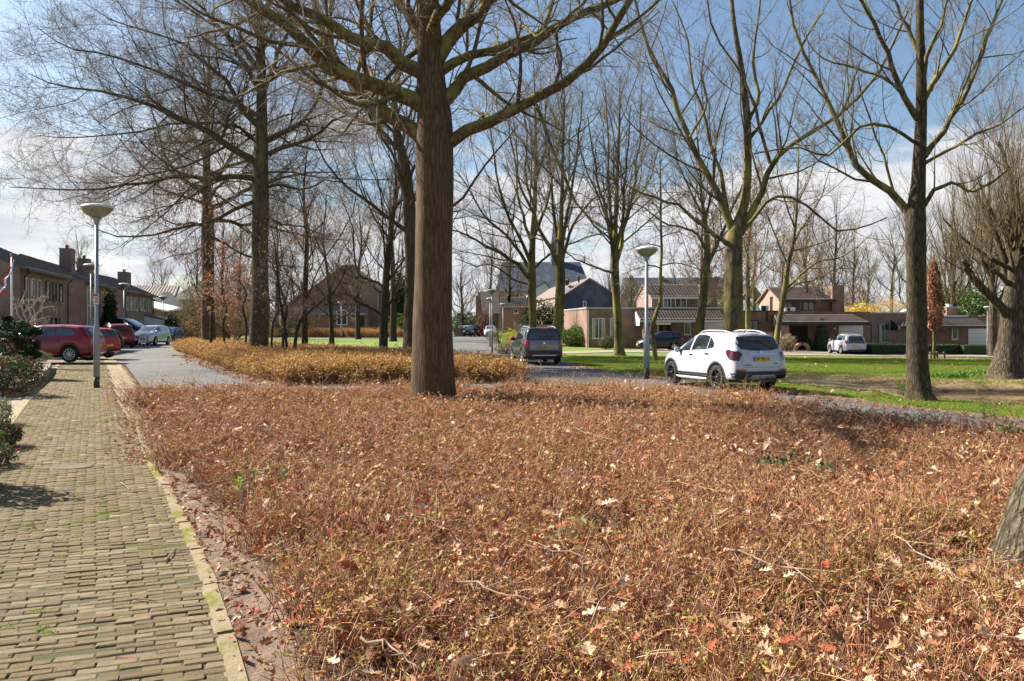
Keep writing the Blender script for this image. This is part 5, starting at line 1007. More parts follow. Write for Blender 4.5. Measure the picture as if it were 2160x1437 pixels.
def car(name, label, cat, loc, rotz, S, pm, group=None, scale=1.):
    root = thing(name, label, cat, (loc[0], loc[1], float(zg(loc[0], loc[1])) + .03 if len(loc) < 3 else loc[2]), rotz, group); root.scale = (scale,) * 3
    me = body_mesh(S); me.materials.append(pm); body = link('body', me, root); pr = Proj(me); L = S['L'] / 2; W = S['W'] / 2; ya, yf = S['wy']; r = S['wheel_r']
    for x in (-1, 1):
        for y in (ya, yf): wheel(root, x * (W - S.get('ww', .215) / 2 - .005), y, r, S.get('ww', .215), S.get('rim', alloy), S.get('spokes', 10), S.get('double', False))
    mb = MB(); mb.box(-W + .24, W - .24, -L + .28, L - .3, S['clear'], S['clear'] + .22); mb.build('underbody', dkp, root)
    gm_ = S.get('glass', glass_m)
    for sd in 'LR':
        for poly in S['side_win']: pr.add('side_window', poly, sd, gm_, root)
        for ln in S.get('gaps', []): pr.line(ln, sd, root)
        for y, z in S.get('handles', []):
            xs = pr.t.ray_cast(Vector((-4 if sd == 'L' else 4, y, z)), Vector((1 if sd == 'L' else -1, 0, 0)))[0]
            mb = MB(); mb.box(-.018, .018, -.10, .10, -.02, .02); o = mb.build('door_handle', S.get('handle_m', pm), root, loc=(xs[0] + (-.012 if sd == 'L' else .012), y, z))
        for k, m_, poly in S.get('side_parts', []): pr.add(k, poly, sd, m_, root, .012, .09)
        if S.get('trim'):
            for yw in (ya, yf):
                a = np.linspace(S.get('a0', .04), math.pi - .04, 15); R0 = r + .055; mb = MB(); sg = -1 if sd == 'L' else 1
                xx = [pr.t.ray_cast(Vector((sg * 4, yw + math.cos(q) * (R0 + .035), r + math.sin(q) * (R0 + .035))), Vector((-sg, 0, 0)))[0] for q in a]
                xx = [(p[0] if p is not None else sg * W * .97) for p in xx]
                V = []
                for q, x in zip(a, xx):
                    for rr_, dx in ((R0 - .012, -.02), (R0 - .01, .014), (R0 + .05, .016), (R0 + .062, -.004)): V.append((x + sg * dx, yw + math.cos(q) * rr_, r + math.sin(q) * rr_))
                Fc = [(i * 4 + j, i * 4 + j + 1, (i + 1) * 4 + j + 1, (i + 1) * 4 + j) for i in range(14) for j in range(3)]; mb.add(V, Fc, smooth=True); mb.build('wheel_arch', S['trim'], root)
        my, mz = S['mirror']; sg = -1 if sd == 'L' else 1; xs = pr.t.ray_cast(Vector((sg * 4, my, mz)), Vector((-sg, 0, 0)))[0][0]
        bmx = bmesh.new(); bmesh.ops.create_uvsphere(bmx, u_segments=12, v_segments=8, radius=1); bmesh.ops.scale(bmx, vec=(.115, .07, .085), verts=bmx.verts)
        for v in bmx.verts:
            if v.co.y < -.035: v.co.y = -.035
        me_ = bpy.data.meshes.new('wing_mirror'); bmx.to_mesh(me_); bmx.free(); me_.materials.append(S.get('mirror_m', pm)); me_.polygons.foreach_set('use_smooth', [True] * len(me_.polygons))
        o = link('wing_mirror', me_, root, (xs + sg * .13, my, mz)); mb = MB(); mb.box(-.07, .07, -.025, .025, -.02, .02); mb.build('mirror_arm', dkp, root, loc=(xs + sg * .04, my + .01, mz - .05))
    for poly in S.get('rear_win', []): pr.add('rear_window', poly, 'B', gm_, root)
    for poly in S.get('wind', []): pr.add('windscreen', poly, 'F', gm_, root, .006, .09)
    for k, m_, poly, off in S.get('rear_parts', []):
        sym = k.startswith('*'); k = k.lstrip('*')
        pr.add(k, poly, 'B', m_, root, off, .06)
        if sym: pr.add(k, [(-x, z) for x, z in poly], 'B', m_, root, off, .06)
    for k, m_, poly, off in S.get('front_parts', []):
        sym = k.startswith('*'); k = k.lstrip('*'); pr.add(k, poly, 'F', m_, root, off, .06)
        if sym: pr.add(k, [(-x, z) for x, z in poly], 'F', m_, root, off, .06)
    for k, m_, poly, off in S.get('side_lamps', []):
        for sd in 'LR': pr.add(k, poly, sd, m_, root, off, .025)
    for k, m_, poly, off in S.get('top_parts', []): pr.add(k, poly, 'T', m_, root, off, .12)
    for ln in S.get('rear_gaps', []): pr.line(ln, 'B', root, name='tailgate_gap')
    for side, key in (('B', 'plate_r'), ('F', 'plate_f')):
        if key in S:
            z, txt = S[key]; D = Vector((0, 1 if side == 'B' else -1, 0)); sg = -1 if side == 'B' else 1
            h1 = pr.t.ray_cast(Vector((0, sg * 6, z)), D)[0]; yy = h1[1] + sg * .02
            e = link('number_plate', None, root, (0, yy, z)); e.empty_display_size = .1
            mb = MB(); mb.box(-.26, .26, -.006, .006, -.056, .056); mb.build('plate', plate_m, e)
            mb = MB(); mb.box(-.26 if sg < 0 else .215, -.215 if sg < 0 else .26, -.009, .009, -.054, .054); mb.build('country_band', plate_b, e)
            if txt: write(txt, .40, .072, .004, 'characters', ink, e, (.02 * (1 if sg < 0 else -1), sg * .0075, 0), .17, side)
    if S.get('rails'):
        y0, y1, zz, xx = S['rails']
        for sg in (-1, 1):
            yy = np.linspace(y0, y1, 11); zr = np.array([pr.t.ray_cast(Vector((sg * xx, y, 5)), Vector((0, 0, -1)))[0][2] for y in yy]); up = np.array([0, .035, .055] + [.06] * 5 + [.055, .035, 0])
            P = [(sg * xx, y, z + u) for y, z, u in zip(yy, zr, up)]; mb = MB(); mb.tube(P, [.012] + [.019] * 9 + [.012], 8); mb.build('roof_rail', S.get('rail_m', silv), root)
            for j in (0, 10): pass
    if S.get('antenna'):
        y, = S['antenna']; z = pr.t.ray_cast(Vector((0, y, 5)), Vector((0, 0, -1)))[0][2]; mb = MB(); mb.tube([(0, y + .05, z - .01), (0, y, z + .04), (0, y - .10, z + .19)], [.022, .012, .004], 6); mb.build('antenna', dkp, root)
    return root, pr
def arc(cx, cy, rx, ry, a0, a1, n=6): return [(cx + rx * math.cos(math.radians(a0 + (a1 - a0) * i / (n - 1))), cy + ry * math.sin(math.radians(a0 + (a1 - a0) * i / (n - 1)))) for i in range(n)]

# ---- white crossover (rear three-quarter view)
mok = dict(L=4.28, W=1.80, wheel_r=.355, ww=.235, wy=(-1.24, 1.315), clear=.24, rim=blk_al, spokes=10, double=True, trim=dkp,
    top=[(-2.14, .72), (-2.11, .95), (-2.06, 1.13), (-1.90, 1.42), (-1.76, 1.585), (-1.55, 1.615), (-1.0, 1.64), (-.3, 1.645), (.1, 1.62), (.45, 1.53), (.95, 1.28), (1.3, 1.10), (1.6, 1.05), (1.9, .97), (2.04, .84), (2.14, .62)],
    belt=[(-2.14, .66), (-2.08, .92), (-1.95, 1.07), (-1.5, 1.10), (-.8, 1.06), (.3, 1.0), (1.0, .98), (1.6, .93), (1.95, .82), (2.14, .56)],
    sill=[(-2.14, .42), (-2.0, .34), (-1.6, .30), (1.7, .27), (2.0, .30), (2.14, .40)],
    plan=[(-2.14, .78), (-2.10, .90), (-1.95, .965), (-1.5, .995), (0, 1.), (1.3, .99), (1.7, .96), (1.95, .84), (2.10, .68), (2.14, .58)],
    roofw=[(-2.14, .62), (-2.06, .80), (-1.9, .76), (-1.7, .68), (-1.0, .70), (0, .70), (.5, .68), (1.0, .74), (1.6, .74), (2.0, .62), (2.14, .45)],
    side_win=[[(.93, 1.04), (.30, 1.08), (.28, 1.51), (.45, 1.465), (.72, 1.30)], [(.22, 1.09), (-.62, 1.13), (-.62, 1.50), (-.35, 1.545), (.14, 1.54)], [(-.66, 1.14), (-.98, 1.20), (-.93, 1.32), (-.66, 1.49)]],
    gaps=[[(.26, 1.04), (.26, .42)], [(-.62, 1.1), (-.60, .80), (-.80, .62)], [(1.02, 1.0), (1.0, .45)]], handles=[(.02 + .12, .96), (-.72, 1.01)], handle_m=chrome,
    side_parts=[('sill_cladding', dkp, [(-.82, .315), (.90, .30), (.92, .44), (-.84, .46)])], side_lamps=[('tail_lamp', dredl, [(-2.06, 1.04), (-1.98, 1.12), (-1.76, 1.155), (-1.62, 1.13), (-1.72, 1.0), (-1.86, .90), (-2.04, .86)], .014), ('headlamp', clearl, [(1.62, .93), (1.95, .80), (2.02, .68), (1.80, .72), (1.62, .84)], .012)],
    rear_win=[[(-.60, 1.18), (-.30, 1.13), (.30, 1.13), (.60, 1.18), (.70, 1.30), (.60, 1.50), (.3, 1.525), (-.3, 1.525), (-.60, 1.50), (-.70, 1.30)]],
    rear_parts=[('*tail_lamp', dredl, [(.60, 1.06), (.70, 1.12), (.82, 1.11), (.84, .88), (.71, .85)], .016), ('bumper', dkp, [(-.84, .345), (.84, .345), (.87, .54), (.80, .60), (.5, .565), (-.5, .565), (-.80, .60), (-.87, .54)], .035),
                ('skid_plate', silv, [(-.46, .36), (.46, .36), (.36, .47), (-.36, .47)], .055), ('*reflector', redl, [(.50, .575), (.80, .60), (.80, .645), (.56, .625)], .042), ('chrome_strip', chrome, [(-.38, 1.025), (.38, 1.025), (.38, 1.055), (-.38, 1.055)], .022), ('brake_light', redl, [(-.13, 1.575), (.13, 1.575), (.13, 1.60), (-.13, 1.60)], .012),
                ('badge', chrome, arc(0, 1.075, .055, .055, 0, 330, 12), .032)],
    rear_gaps=[[(-.60, 1.16), (-.62, .76), (-.55, .68), (.55, .68), (.62, .76), (.60, 1.16)]], wind=[[(-.62, 1.20), (.62, 1.20), (.52, 1.55), (-.52, 1.55)]],
    front_parts=[('grille', dkp, [(-.5, .60), (.5, .60), (.55, .78), (-.55, .78)], .012), ('plate_holder', dkp, [(-.3, .4), (.3, .4), (.3, .52), (-.3, .52)], .014)],
    plate_r=(.905, 'XP-561-H'), mirror=(.86, 1.08), rails=(-1.55, .25, 1.6, .53), antenna=(-1.35,), top_parts=[('sunroof', glass_m, [(-.42, -1.0), (.42, -1.0), (.42, .0), (-.42, .0)], .006)])
wt = paint('paint_white', (.44, .46, .50))
c1, pr = car('parked_car', 'white crossover with black wheels and roof rails parked at the edge of the lawn', 'car', (6.02, 23.45), R_(18), mok, wt, scale=.975)
mb = MB(); 
for sg in (-1, 1): mb.tube([(sg * .93, -.80, .33), (sg * .95, -.5, .325), (sg * .95, .6, .32), (sg * .93, .86, .33)], [.03, .042, .042, .03], 8)
for sg, nm in ((-1, 'running_board'), (1, 'running_board')):
    mb = MB(); mb.tube([(sg * .92, -.82, .30), (sg * .955, -.6, .295), (sg * .955, .6, .285), (sg * .92, .88, .30)], [.025, .04, .04, .025], 8); mb.build(nm, silv, c1)
write('X', .045, .03, .003, 'badge_letters', dkp, c1, (0, -2.155, 1.075), .2) if False else None
mb = MB(); mb.box(-.55, -.33, -.004, .004, -.012, .012); mb.build('model_lettering', dkp, c1, loc=(.0, -2.135, .74)); mb = MB(); mb.box(.38, .50, -.004, .004, -.01, .01); mb.build('model_lettering', dkp, c1, loc=(.0, -2.135, .77))
# rear wiper
mb = MB(); mb.tube([(0, -2.075, 1.16), (-.15, -2.055, 1.19), (-.30, -2.05, 1.20)], [.012, .008, .006], 6); mb.build('wiper', dkp, c1)

# ---- dark grey boxy crossover seen from behind
yet = dict(L=4.22, W=1.80, wheel_r=.33, ww=.215, wy=(-1.24, 1.34), clear=.22, rim=alloy, spokes=7, trim=None,
    top=[(-2.11, .80), (-2.08, 1.05), (-2.03, 1.20), (-1.97, 1.50), (-1.90, 1.65), (-1.7, 1.675), (-.6, 1.69), (0, 1.685), (.25, 1.65), (.55, 1.50), (.95, 1.22), (1.2, 1.12), (1.6, 1.08), (1.9, 1.0), (2.05, .88), (2.11, .68)],
    belt=[(-2.11, .72), (-2.08, .98), (-2.0, 1.10), (0, 1.07), (1.0, 1.02), (1.7, .95), (2.0, .85), (2.11, .60)], sill=[(-2.11, .40), (-1.9, .34), (-1.5, .28), (1.7, .28), (2.11, .38)],
    plan=[(-2.11, .86), (-2.06, .945), (-1.9, .985), (-1.4, 1.), (1.4, .99), (1.8, .93), (2.02, .80), (2.11, .66)], roofw=[(-2.11, .74), (-2.03, .86), (-1.9, .80), (-1.5, .78), (0, .78), (.5, .76), (1.0, .78), (1.7, .76), (2.11, .5)],
    side_win=[[(.92, 1.10), (.25, 1.11), (.22, 1.56), (.40, 1.53), (.6, 1.38)], [(.18, 1.12), (-.75, 1.13), (-.72, 1.57), (.16, 1.57)], [(-.82, 1.14), (-1.72, 1.16), (-1.66, 1.53), (-.80, 1.57)]],
    gaps=[[(.22, 1.07), (.22, .40)], [(-.78, 1.1), (-.76, .75)], [(1.02, 1.05), (1.0, .40)], [(.98, .60), (-.85, .60)]], handles=[(.08, 1.0), (-.62, 1.0)],
    side_parts=[('sill_cladding', dkp, [(-.86, .30), (.95, .29), (.95, .40), (-.86, .40)])], side_lamps=[('tail_lamp', redl, [(-2.03, 1.10), (-1.84, 1.12), (-1.90, .86), (-2.03, .82)], .012)],
    rear_win=[[(-.70, 1.14), (.70, 1.14), (.66, 1.56), (.5, 1.60), (-.5, 1.60), (-.66, 1.56)]],
    rear_parts=[('*tail_lamp', redl, [(.66, 1.11), (.88, 1.11), (.86, .84), (.68, .84)], .014), ('tailgate_panel', paint('paint_grey_light', (.20, .19, .20), .5), [(-.62, .66), (.62, .66), (.655, .72), (.655, 1.10), (-.655, 1.10), (-.655, .72)], .008), ('bumper', mat('dark_bumper', (.03, .034, .042), .45), [(-.88, .40), (.88, .40), (.885, .62), (.6, .625), (-.6, .625), (-.885, .62)], .03),
                ('skid_plate', silv, [(-.6, .40), (.6, .40), (.50, .46), (-.50, .46)], .045), ('*reflector', redl, [(.62, .43), (.85, .43), (.85, .475), (.62, .475)], .036), ('badge', chrome, arc(0, .985, .05, .05, 0, 330, 12), .016), ('brake_light', redl, [(-.18, 1.625), (.18, 1.625), (.18, 1.645), (-.18, 1.645)], .01)],
    wind=[[(-.66, 1.18), (.66, 1.18), (.56, 1.60), (-.56, 1.60)]], plate_r=(.80, '39-KLH-7'), mirror=(.82, 1.12), mirror_m=dkp, rails=(-1.75, .1, 1.7, .60), front_parts=[])
gr_p = paint('paint_dark_grey', (.034, .044, .053), .35, .3)
car('parked_car', 'dark grey boxy car with silver roof rails seen from behind on the road', 'car', (1.07, 37.7), R_(10), yet, gr_p, scale=.99)

# ---- generic hatchback/estate shapes
def shape(L, W, H, rearflat=.12, hood=1.0, wr=.32, clear=.18, sillz=.24, nose=.95, roofback=None, winb=None, **kw):
    h = H; rb = -L / 2 + rearflat * 1.0 + .12; bl = h * .62; ws = L / 2 - hood
    s = dict(L=L, W=W, wheel_r=wr, wy=(-L * .5 + .80, L * .5 - .86), clear=clear,
        top=[(-L / 2, .50 * h), (-L / 2 + .03, .62 * h), (-L / 2 + .07, .70 * h), (rb, .93 * h), (rb + .15, .965 * h), (rb + .9, h), (ws - 1.35, h), (ws - 1.05, .975 * h), (ws - .6, .86 * h), (ws - .02, .69 * h), (ws + .3, .655 * h), (L / 2 - .28, .58 * h), (L / 2 - .08, .50 * h), (L / 2, .40 * h)],
        belt=[(-L / 2, .44 * h), (-L / 2 + .05, .60 * h), (-L / 2 + .3, .655 * h), (0, bl), (ws, .60 * h), (L / 2 - .35, .54 * h), (L / 2, .36 * h)], sill=[(-L / 2, sillz + .12), (-L / 2 + .3, sillz), (L / 2 - .4, sillz), (L / 2, sillz + .06)],
        plan=[(-L / 2, .82), (-L / 2 + .06, .93), (-L / 2 + .3, .985), (0, 1), (L / 2 - .7, .975), (L / 2 - .3, .88), (L / 2 - .06, .70), (L / 2, .6)], roofw=[(-L / 2, .66), (rb, .72), (0, .73), (ws - .6, .72), (ws, .76), (L / 2 - .3, .68), (L / 2, .48)],
        side_win=[[(ws - .12, .655 * h), (ws - 1.15, .67 * h), (ws - 1.15, .925 * h), (ws - .85, .90 * h), (ws - .5, .80 * h)], [(ws - 1.22, .675 * h), (ws - 2.0, .685 * h), (ws - 1.95, .92 * h), (ws - 1.22, .93 * h)], [(ws - 2.07, .69 * h), (max(rb + .12, ws - 2.9), .73 * h), (max(rb + .3, ws - 2.65), .88 * h), (ws - 2.03, .915 * h)]],
        gaps=[[(ws - 1.18, bl), (ws - 1.18, .32 * h)], [(ws - 2.03, bl), (ws - 2.0, .45 * h)], [(ws - .1, .6 * h), (ws - .1, .3 * h)]], handles=[(ws - 1.33, .585 * h), (ws - 2.1, .595 * h)],
        rear_win=[[(-W * .36, .70 * h), (W * .36, .70 * h), (W * .32, .89 * h), (-W * .32, .89 * h)]], wind=[[(-W * .40, .715 * h), (W * .40, .715 * h), (W * .335, .94 * h), (-W * .335, .94 * h)]],
        rear_parts=[('*tail_lamp', redl, [(W * .38, .68 * h), (W * .46, .67 * h), (W * .455, .50 * h), (W * .39, .50 * h)], .012), ('bumper', dkp, [(-W * .46, .24 * h), (W * .46, .24 * h), (W * .46, .31 * h), (-W * .46, .31 * h)], .02)],
        side_lamps=[('tail_lamp', redl, [(-L / 2 + .02, .67 * h), (-L / 2 + .28, .675 * h), (-L / 2 + .2, .54 * h), (-L / 2 + .02, .52 * h)], .01), ('headlamp', clearl, [(L / 2 - .12, .50 * h), (L / 2 - .5, .55 * h), (L / 2 - .45, .45 * h), (L / 2 - .1, .42 * h)], .01)],
        front_parts=[('*headlamp', clearl, [(W * .26, .42 * h), (W * .42, .44 * h), (W * .41, .52 * h), (W * .28, .49 * h)], .012), ('grille', dkp, [(-W * .24, .37 * h), (W * .24, .37 * h), (W * .26, .45 * h), (-W * .26, .45 * h)], .012), ('air_intake', dkp, [(-W * .34, .17 * h), (W * .34, .17 * h), (W * .32, .26 * h), (-W * .32, .26 * h)], .012)],
        plate_r=(.42 * h, ''), plate_f=(.32 * h, ''), mirror=(ws - .2, .68 * h))
    s.update(kw); return s
red_p = paint('paint_red', (.20, .006, .012)); red2 = paint('paint_red_bright', (.36, .010, .020)); blk_p = paint('paint_black', (.008, .009, .012), coat=.25); sil_p = paint('paint_silver', (.44, .50, .55), .4); blu_p = paint('paint_blue', (.03, .09, .20), .3); wht = wt; gry = paint('paint_grey', (.26, .28, .30), .4); drk = paint('paint_navy', (.006, .008, .012), 0, .3, .2)
def hd(hx, hy): return math.atan2(-hx, hy)
car('parked_car', 'dark red estate car with silver wheels seen from its side behind the lamp post', 'car', (-21.6, 37.3, .10), hd(-1, -.02), shape(4.6, 1.85, 1.62, .25, 1.15, .345, .2, .26, trim=dkp, spokes=10, glass=glass_l, rear_parts=[('*tail_lamp', redl, [(.66, 1.08), (.85, 1.07), (.84, .84), (.70, .84)], .012)]), red_p, scale=1.06)
car('parked_car', 'bright red hatchback showing its tail lamps, right behind the dark red estate', 'car', (-22.7, 42.0, .06), hd(-.95, .3), shape(4.1, 1.76, 1.55, .1, .95, .32), red2, scale=1.04)
car('parked_car', 'dark small car squeezed between the two red cars on the left', 'car', (-26.9, 52.2, .03), hd(-.80, .60), shape(4.0, 1.72, 1.48, .1), blk_p)
car('parked_car', 'red crossover with roof rails, third of the cars in the left row', 'car', (-30.6, 62.0, .03), hd(-.62, .78), shape(4.3, 1.82, 1.62, .1, 1.0, .34, trim=dkp, rails=(-1.4, .4, 1.6, .55)), red_p, scale=1.12)
van = shape(5.1, 1.95, 1.95, .04, .95, .34, .2, .28, spokes=10)
van['side_win'] = [[(1.40, 1.20), (.55, 1.22), (.55, 1.72), (.85, 1.68), (1.15, 1.45)], [(.47, 1.23), (-.85, 1.24), (-.85, 1.74), (.47, 1.75)], [(-.95, 1.24), (-2.25, 1.25), (-2.2, 1.72), (-.95, 1.74)]]
van['handles'] = [(.3, 1.1)]; van['gaps'] = [[(.5, 1.2), (.5, .5)], [(-.9, 1.2), (-.9, .5)]]
car('parked_van', 'long black passenger van parked side on in front of the brick houses', 'van', (-34.9, 72.0, .03), hd(1, -.06), van, blk_p, scale=1.2)
car('parked_car', 'silver car facing us beside the advertising board', 'car', (-31.1, 69.5, .03), hd(.06, -1), shape(4.4, 1.80, 1.60, .1, .95, .33), sil_p, scale=1.06)
car('parked_car', 'blue car facing us in front of the dark timber fence', 'car', (-37.2, 88.0, .03), hd(.02, -1), shape(3.9, 1.68, 1.46, .1, .9, .31), blu_p)
panda = shape(3.6, 1.62, 1.52, .02, .72, .30, .16, .22, spokes=7)
car('parked_car', 'small black upright hatchback parked side on before the brick bungalow', 'car', (XW(1391, 63.5), 63.5), hd(-1, -.06), panda, drk, scale=.98)
aygo = shape(3.45, 1.62, 1.46, .08, .75, .29, .16, .22, spokes=7); aygo['rear_win'] = [[(-.56, .78), (.56, .78), (.56, 1.05), (.46, 1.28), (-.46, 1.28), (-.56, 1.05)]]; aygo['rear_parts'] = [('*tail_lamp', redl, [(.60, .98), (.74, 1.0), (.74, .80), (.62, .82)], .012), ('bumper', dkp, [(-.6, .26), (.6, .26), (.58, .32), (-.58, .32)], .014)]; aygo['plate_r'] = (.60, '')
car('parked_car', 'tiny white hatchback parked in front of the white garage door', 'car', (XW(1783, 61.5), 61.5), hd(-.06, 1), aygo, wht, scale=1.04)
GF = 'cars parked at the far end of the road'
for px, d, col, lb, h in ((977, 128, gry, 'grey car, leftmost of the row at the far end of the road', .1), (987, 124, wht, 'white car, second from the left in the far row', .12), (995, 116, drk, 'dark blue car in the middle of the far row', .1), (1012, 118, red2, 'red car in the far row beside the white hatchback', -.2), (1034, 112, wht, 'white hatchback, nearest and rightmost of the far row, behind the park lamps', .35)):
    car('parked_car', lb, 'car', (XW(px, d), d, .03), hd(h - .35, -1), shape(4.0, 1.75, 1.55, .1), col, group=GF)
# ================================================================== BUILDINGS
bk_pur = brick_mat('brick_purple', (.26, .165, .15), (.20, .125, .115), (.30, .27, .25), .21, .0625, .4)
bk_tan = brick_mat('brick_tan', (.31, .22, .17), (.25, .175, .14), (.26, .22, .17), .21, .0625, .4)
bk_red = brick_mat('brick_red', (.26, .15, .115), (.20, .115, .09), (.28, .23, .19), .21, .0625, .4)
bk_pnk = brick_mat('brick_pink_and_lit', (.36, .23, .175), (.30, .19, .145), (.34, .27, .22), .21, .0625, .4)  # also laid on sunward bungalow walls, with the sunlight put into the colour
bk_far = mat('brick_far', (.30, .18, .13), .9, (.24, .145, .11), 3); bk_dk = mat('brick_far_dark', (.20, .13, .10), .9, (.16, .10, .08), 2)
tile_br = mat('roof_tile_brown', (.20, .145, .12), .75, (.14, .10, .085), 3, col3=(.24, .20, .17), n3=1.5, f3=(.5, .7)); tile_gr = mat('roof_tile_dark', (.15, .12, .11), .8, (.10, .085, .08), 2.5)
tile_or = mat('roof_tile_orange', (.38, .19, .13), .8, (.28, .14, .10), 2.5); slate = mat('slate', (.055, .07, .10), .6, (.04, .05, .075), 1.5, col3=(.09, .10, .12), n3=.6)
whp = mat('white_frame', (.72, .71, .68), .5); blf = mat('black_frame', (.018, .018, .02), .45); gyf = mat('grey_green_frame', (.22, .29, .30), .5); zinc = mat('zinc', (.42, .45, .48), .45, metal=.3)
cream = mat('cream_panel', (.70, .66, .58), .6, (.62, .58, .50), 2); render_w = mat('white_render', (.72, .73, .76), .8, (.64, .65, .69), 2); concrete_m = mat('concrete', (.42, .38, .33), .9, (.34, .31, .27), 3)
wg = mat('window_glass', (.03, .035, .04), .04, (.07, .075, .08), .9, spec=.8); curt = mat('curtain', (.46, .43, .38), .8, (.32, .30, .26), 6); dark_in = mat('recess_shade', (.03, .025, .022), .9)
garm = mat('garage_white', (.70, .68, .64), .55)
def tiles(name, el, er, rr_, rl, m, parent, tw=.24, th=.33, amp=.028, lift=.03, sub=5):
    """pantile roof surface between four corners (eave left, eave right, ridge right, ridge left)"""
    el, er, rr_, rl = (np.array(p, float) for p in (el, er, rr_, rl)); nu = max(2, int(np.linalg.norm(er - el) / tw)); nv = max(2, int(np.linalg.norm(rl - el) / th))
    u = np.linspace(0, 1, nu * sub + 1); wave = amp * (np.abs(np.sin(np.arange(len(u)) / sub * math.pi)) ** .7); v = []; hv_ = []
    for k in range(nv): v += [k / nv, (k + .98) / nv]; hv_ += [lift, 0]
    v = np.array(v); hv_ = np.array(hv_); nn = np.cross(er - el, rl - el); nn /= np.linalg.norm(nn); nn = nn if nn[2] > 0 else -nn
    U, Vv = np.meshgrid(u, v); L = el[None, None] * (1 - U)[..., None] * (1 - Vv)[..., None] + er * (U * (1 - Vv))[..., None] + rr_ * (U * Vv)[..., None] + rl * ((1 - U) * Vv)[..., None]
    L = L + nn * (wave[None, :, None] + hv_[:, None, None]); i = np.arange(L.shape[0] * L.shape[1]).reshape(L.shape[:2]); Q = np.stack([i[:-1, :-1], i[:-1, 1:], i[1:, 1:], i[1:, :-1]], -1).reshape(-1, 4)
    o = link(name, fast_mesh(name, L.reshape(-1, 3), Q, m), parent); return o
def slab(name, pts, t, m, parent):
    mb = MB(); a = np.array(pts, float); nn = np.cross(a[1] - a[0], a[2] - a[0]); nn /= np.linalg.norm(nn); nn = nn if nn[2] < 0 else -nn; mb.extrude(pts, nn * t); return mb.build(name, m, parent)
def window(parent, c, w, h, rotz=0., fm=whp, nsplit=1, t=.055, glassm=None, cur=0, sill=True, deep=.05, bars=0):
    """window facing local -y, centred at c; frame > panes"""
    e = link('window', None, parent, c, rotz); e.empty_display_size = .2; mb = MB()
    mb.box(-w / 2, w / 2, -deep, .03, h / 2 - t, h / 2); mb.box(-w / 2, w / 2, -deep, .03, -h / 2, -h / 2 + t)
    xs = np.linspace(-w / 2, w / 2 - t, nsplit + 1)
    for x in xs: mb.box(x, x + t, -deep + .002, .03, -h / 2 + t, h / 2 - t)
    for k in range(bars): z = -h / 2 + t + (h - 2 * t) * (k + 1) / (bars + 1); mb.box(-w / 2 + t, w / 2 - t, -deep + .004, .03, z - .02, z + .02)
    mb.build('frame', fm, e)
    for a, b in zip(xs[:-1], xs[1:]): mb = MB(); mb.box(a + t, b, -.012, .0, -h / 2 + t, h / 2 - t); mb.build('pane', glassm or wg, e)
    for k in range(cur):
        x = (-w / 2 + t + .02) if k == 0 else w / 2 - t - w * .24; mb = MB(); 
        mb.box(x, x + w * .2, -.018, -.013, -h / 2 + t + .01, h / 2 - t - .01); mb.build('curtain', curt, e)
    if sill: mb = MB(); mb.box(-w / 2 - .06, w / 2 + .06, -deep - .06, .02, -h / 2 - .06, -h / 2 - .003); mb.build('sill', concrete_m if fm is not whp else whp, e)
    return e
def pipe(parent, pts, m, r=.045): mb = MB(); mb.tube(pts, r, 8); return mb.build('downpipe', m, parent)

# ---- the row of brick houses on the left: local x runs along the facade (away), -y faces the street
def row_house(label, px0, d0, px1, d1, eave, ridge, depth, wins, extras=None, pipe_m=blf, chim=(), door=None, name='brick_house'):
    A = np.array([XW(px0, d0), d0]); Bp = np.array([XW(px1, d1), d1]); v = Bp - A; L = float(np.hypot(*v)); a = math.atan2(v[1], v[0])
    # facing side: rotate so that local -y points to the street (right hand side seen from A to B)
    e = thing(name, label, 'house', (A[0], A[1], 0), a); H = eave
    mb = MB(); mb.box(0, L, 0, .25, -.3, H); mb.build('front_wall', bk_tan, e)
    mb = MB(); D = depth
    for x in (-.26, L + .002): mb.extrude([(x, .0, -.3), (x, D, -.3), (x, D, H), (x, D / 2, ridge - .12), (x, .0, H)], (.258, 0, 0))
    mb.box(0, L, D - .25, D, -.3, H); mb.build('gable_wall', bk_pur, e)
    o = .28; rz = ridge; sl = (ridge - H) / (D / 2); ez = H - .38 * sl + .06
    slab('roof', [(-.36, -.38, ez), (L + .36, -.38, ez), (L + .36, D / 2, rz), (-.36, D / 2, rz)], .12, tile_gr, e); tiles('roof_tiles', (-.36, -.38, ez), (L + .36, -.38, ez), (L + .36, D / 2, rz), (-.36, D / 2, rz), tile_gr, e)
    slab('roof', [(L + .36, D + .38, ez), (-.36, D + .38, ez), (-.36, D / 2, rz - .002), (L + .36, D / 2, rz - .002)], .12, tile_gr, e)
    mb = MB(); mb.box(-.38, L + .38, -.52, -.39, ez - .16, ez - .02); mb.build('gutter', blf, e)
    for x, w, zc, h, fm, ns in wins: window(e, (x, -.03, zc), w, h, 0, fm, ns, cur=1 if fm is whp and w > .8 else 0)
    pipe(e, [(.12, -.45, ez - .1), (.12, -.14, ez - .45), (.12, -.12, .0)], pipe_m); pipe(e, [(L - .1, -.45, ez - .1), (L - .1, -.14, ez - .45), (L - .1, -.12, .0)], blf)
    for x, y, w, dp, h in chim:
        zb = rz - abs(y - D / 2) * sl - .3; mb = MB(); mb.box(x, x + w, y, y + dp, zb, zb + h); mb.box(x - .03, x + w + .03, y - .03, y + dp + .03, zb + h + .002, zb + h + .06); c = mb.build('chimney', bk_pur, e)
        for q in (.3, .6): mb = MB(); mb.lathe([(.09, 0), (.08, .22), (.11, .24), (.11, .3)], (x + w * q, y + dp / 2, zb + h + .06), 10); mb.build('chimney_pot', blf if q < .5 else tile_or, c)
    if extras: extras(e, L, ez)
    return e
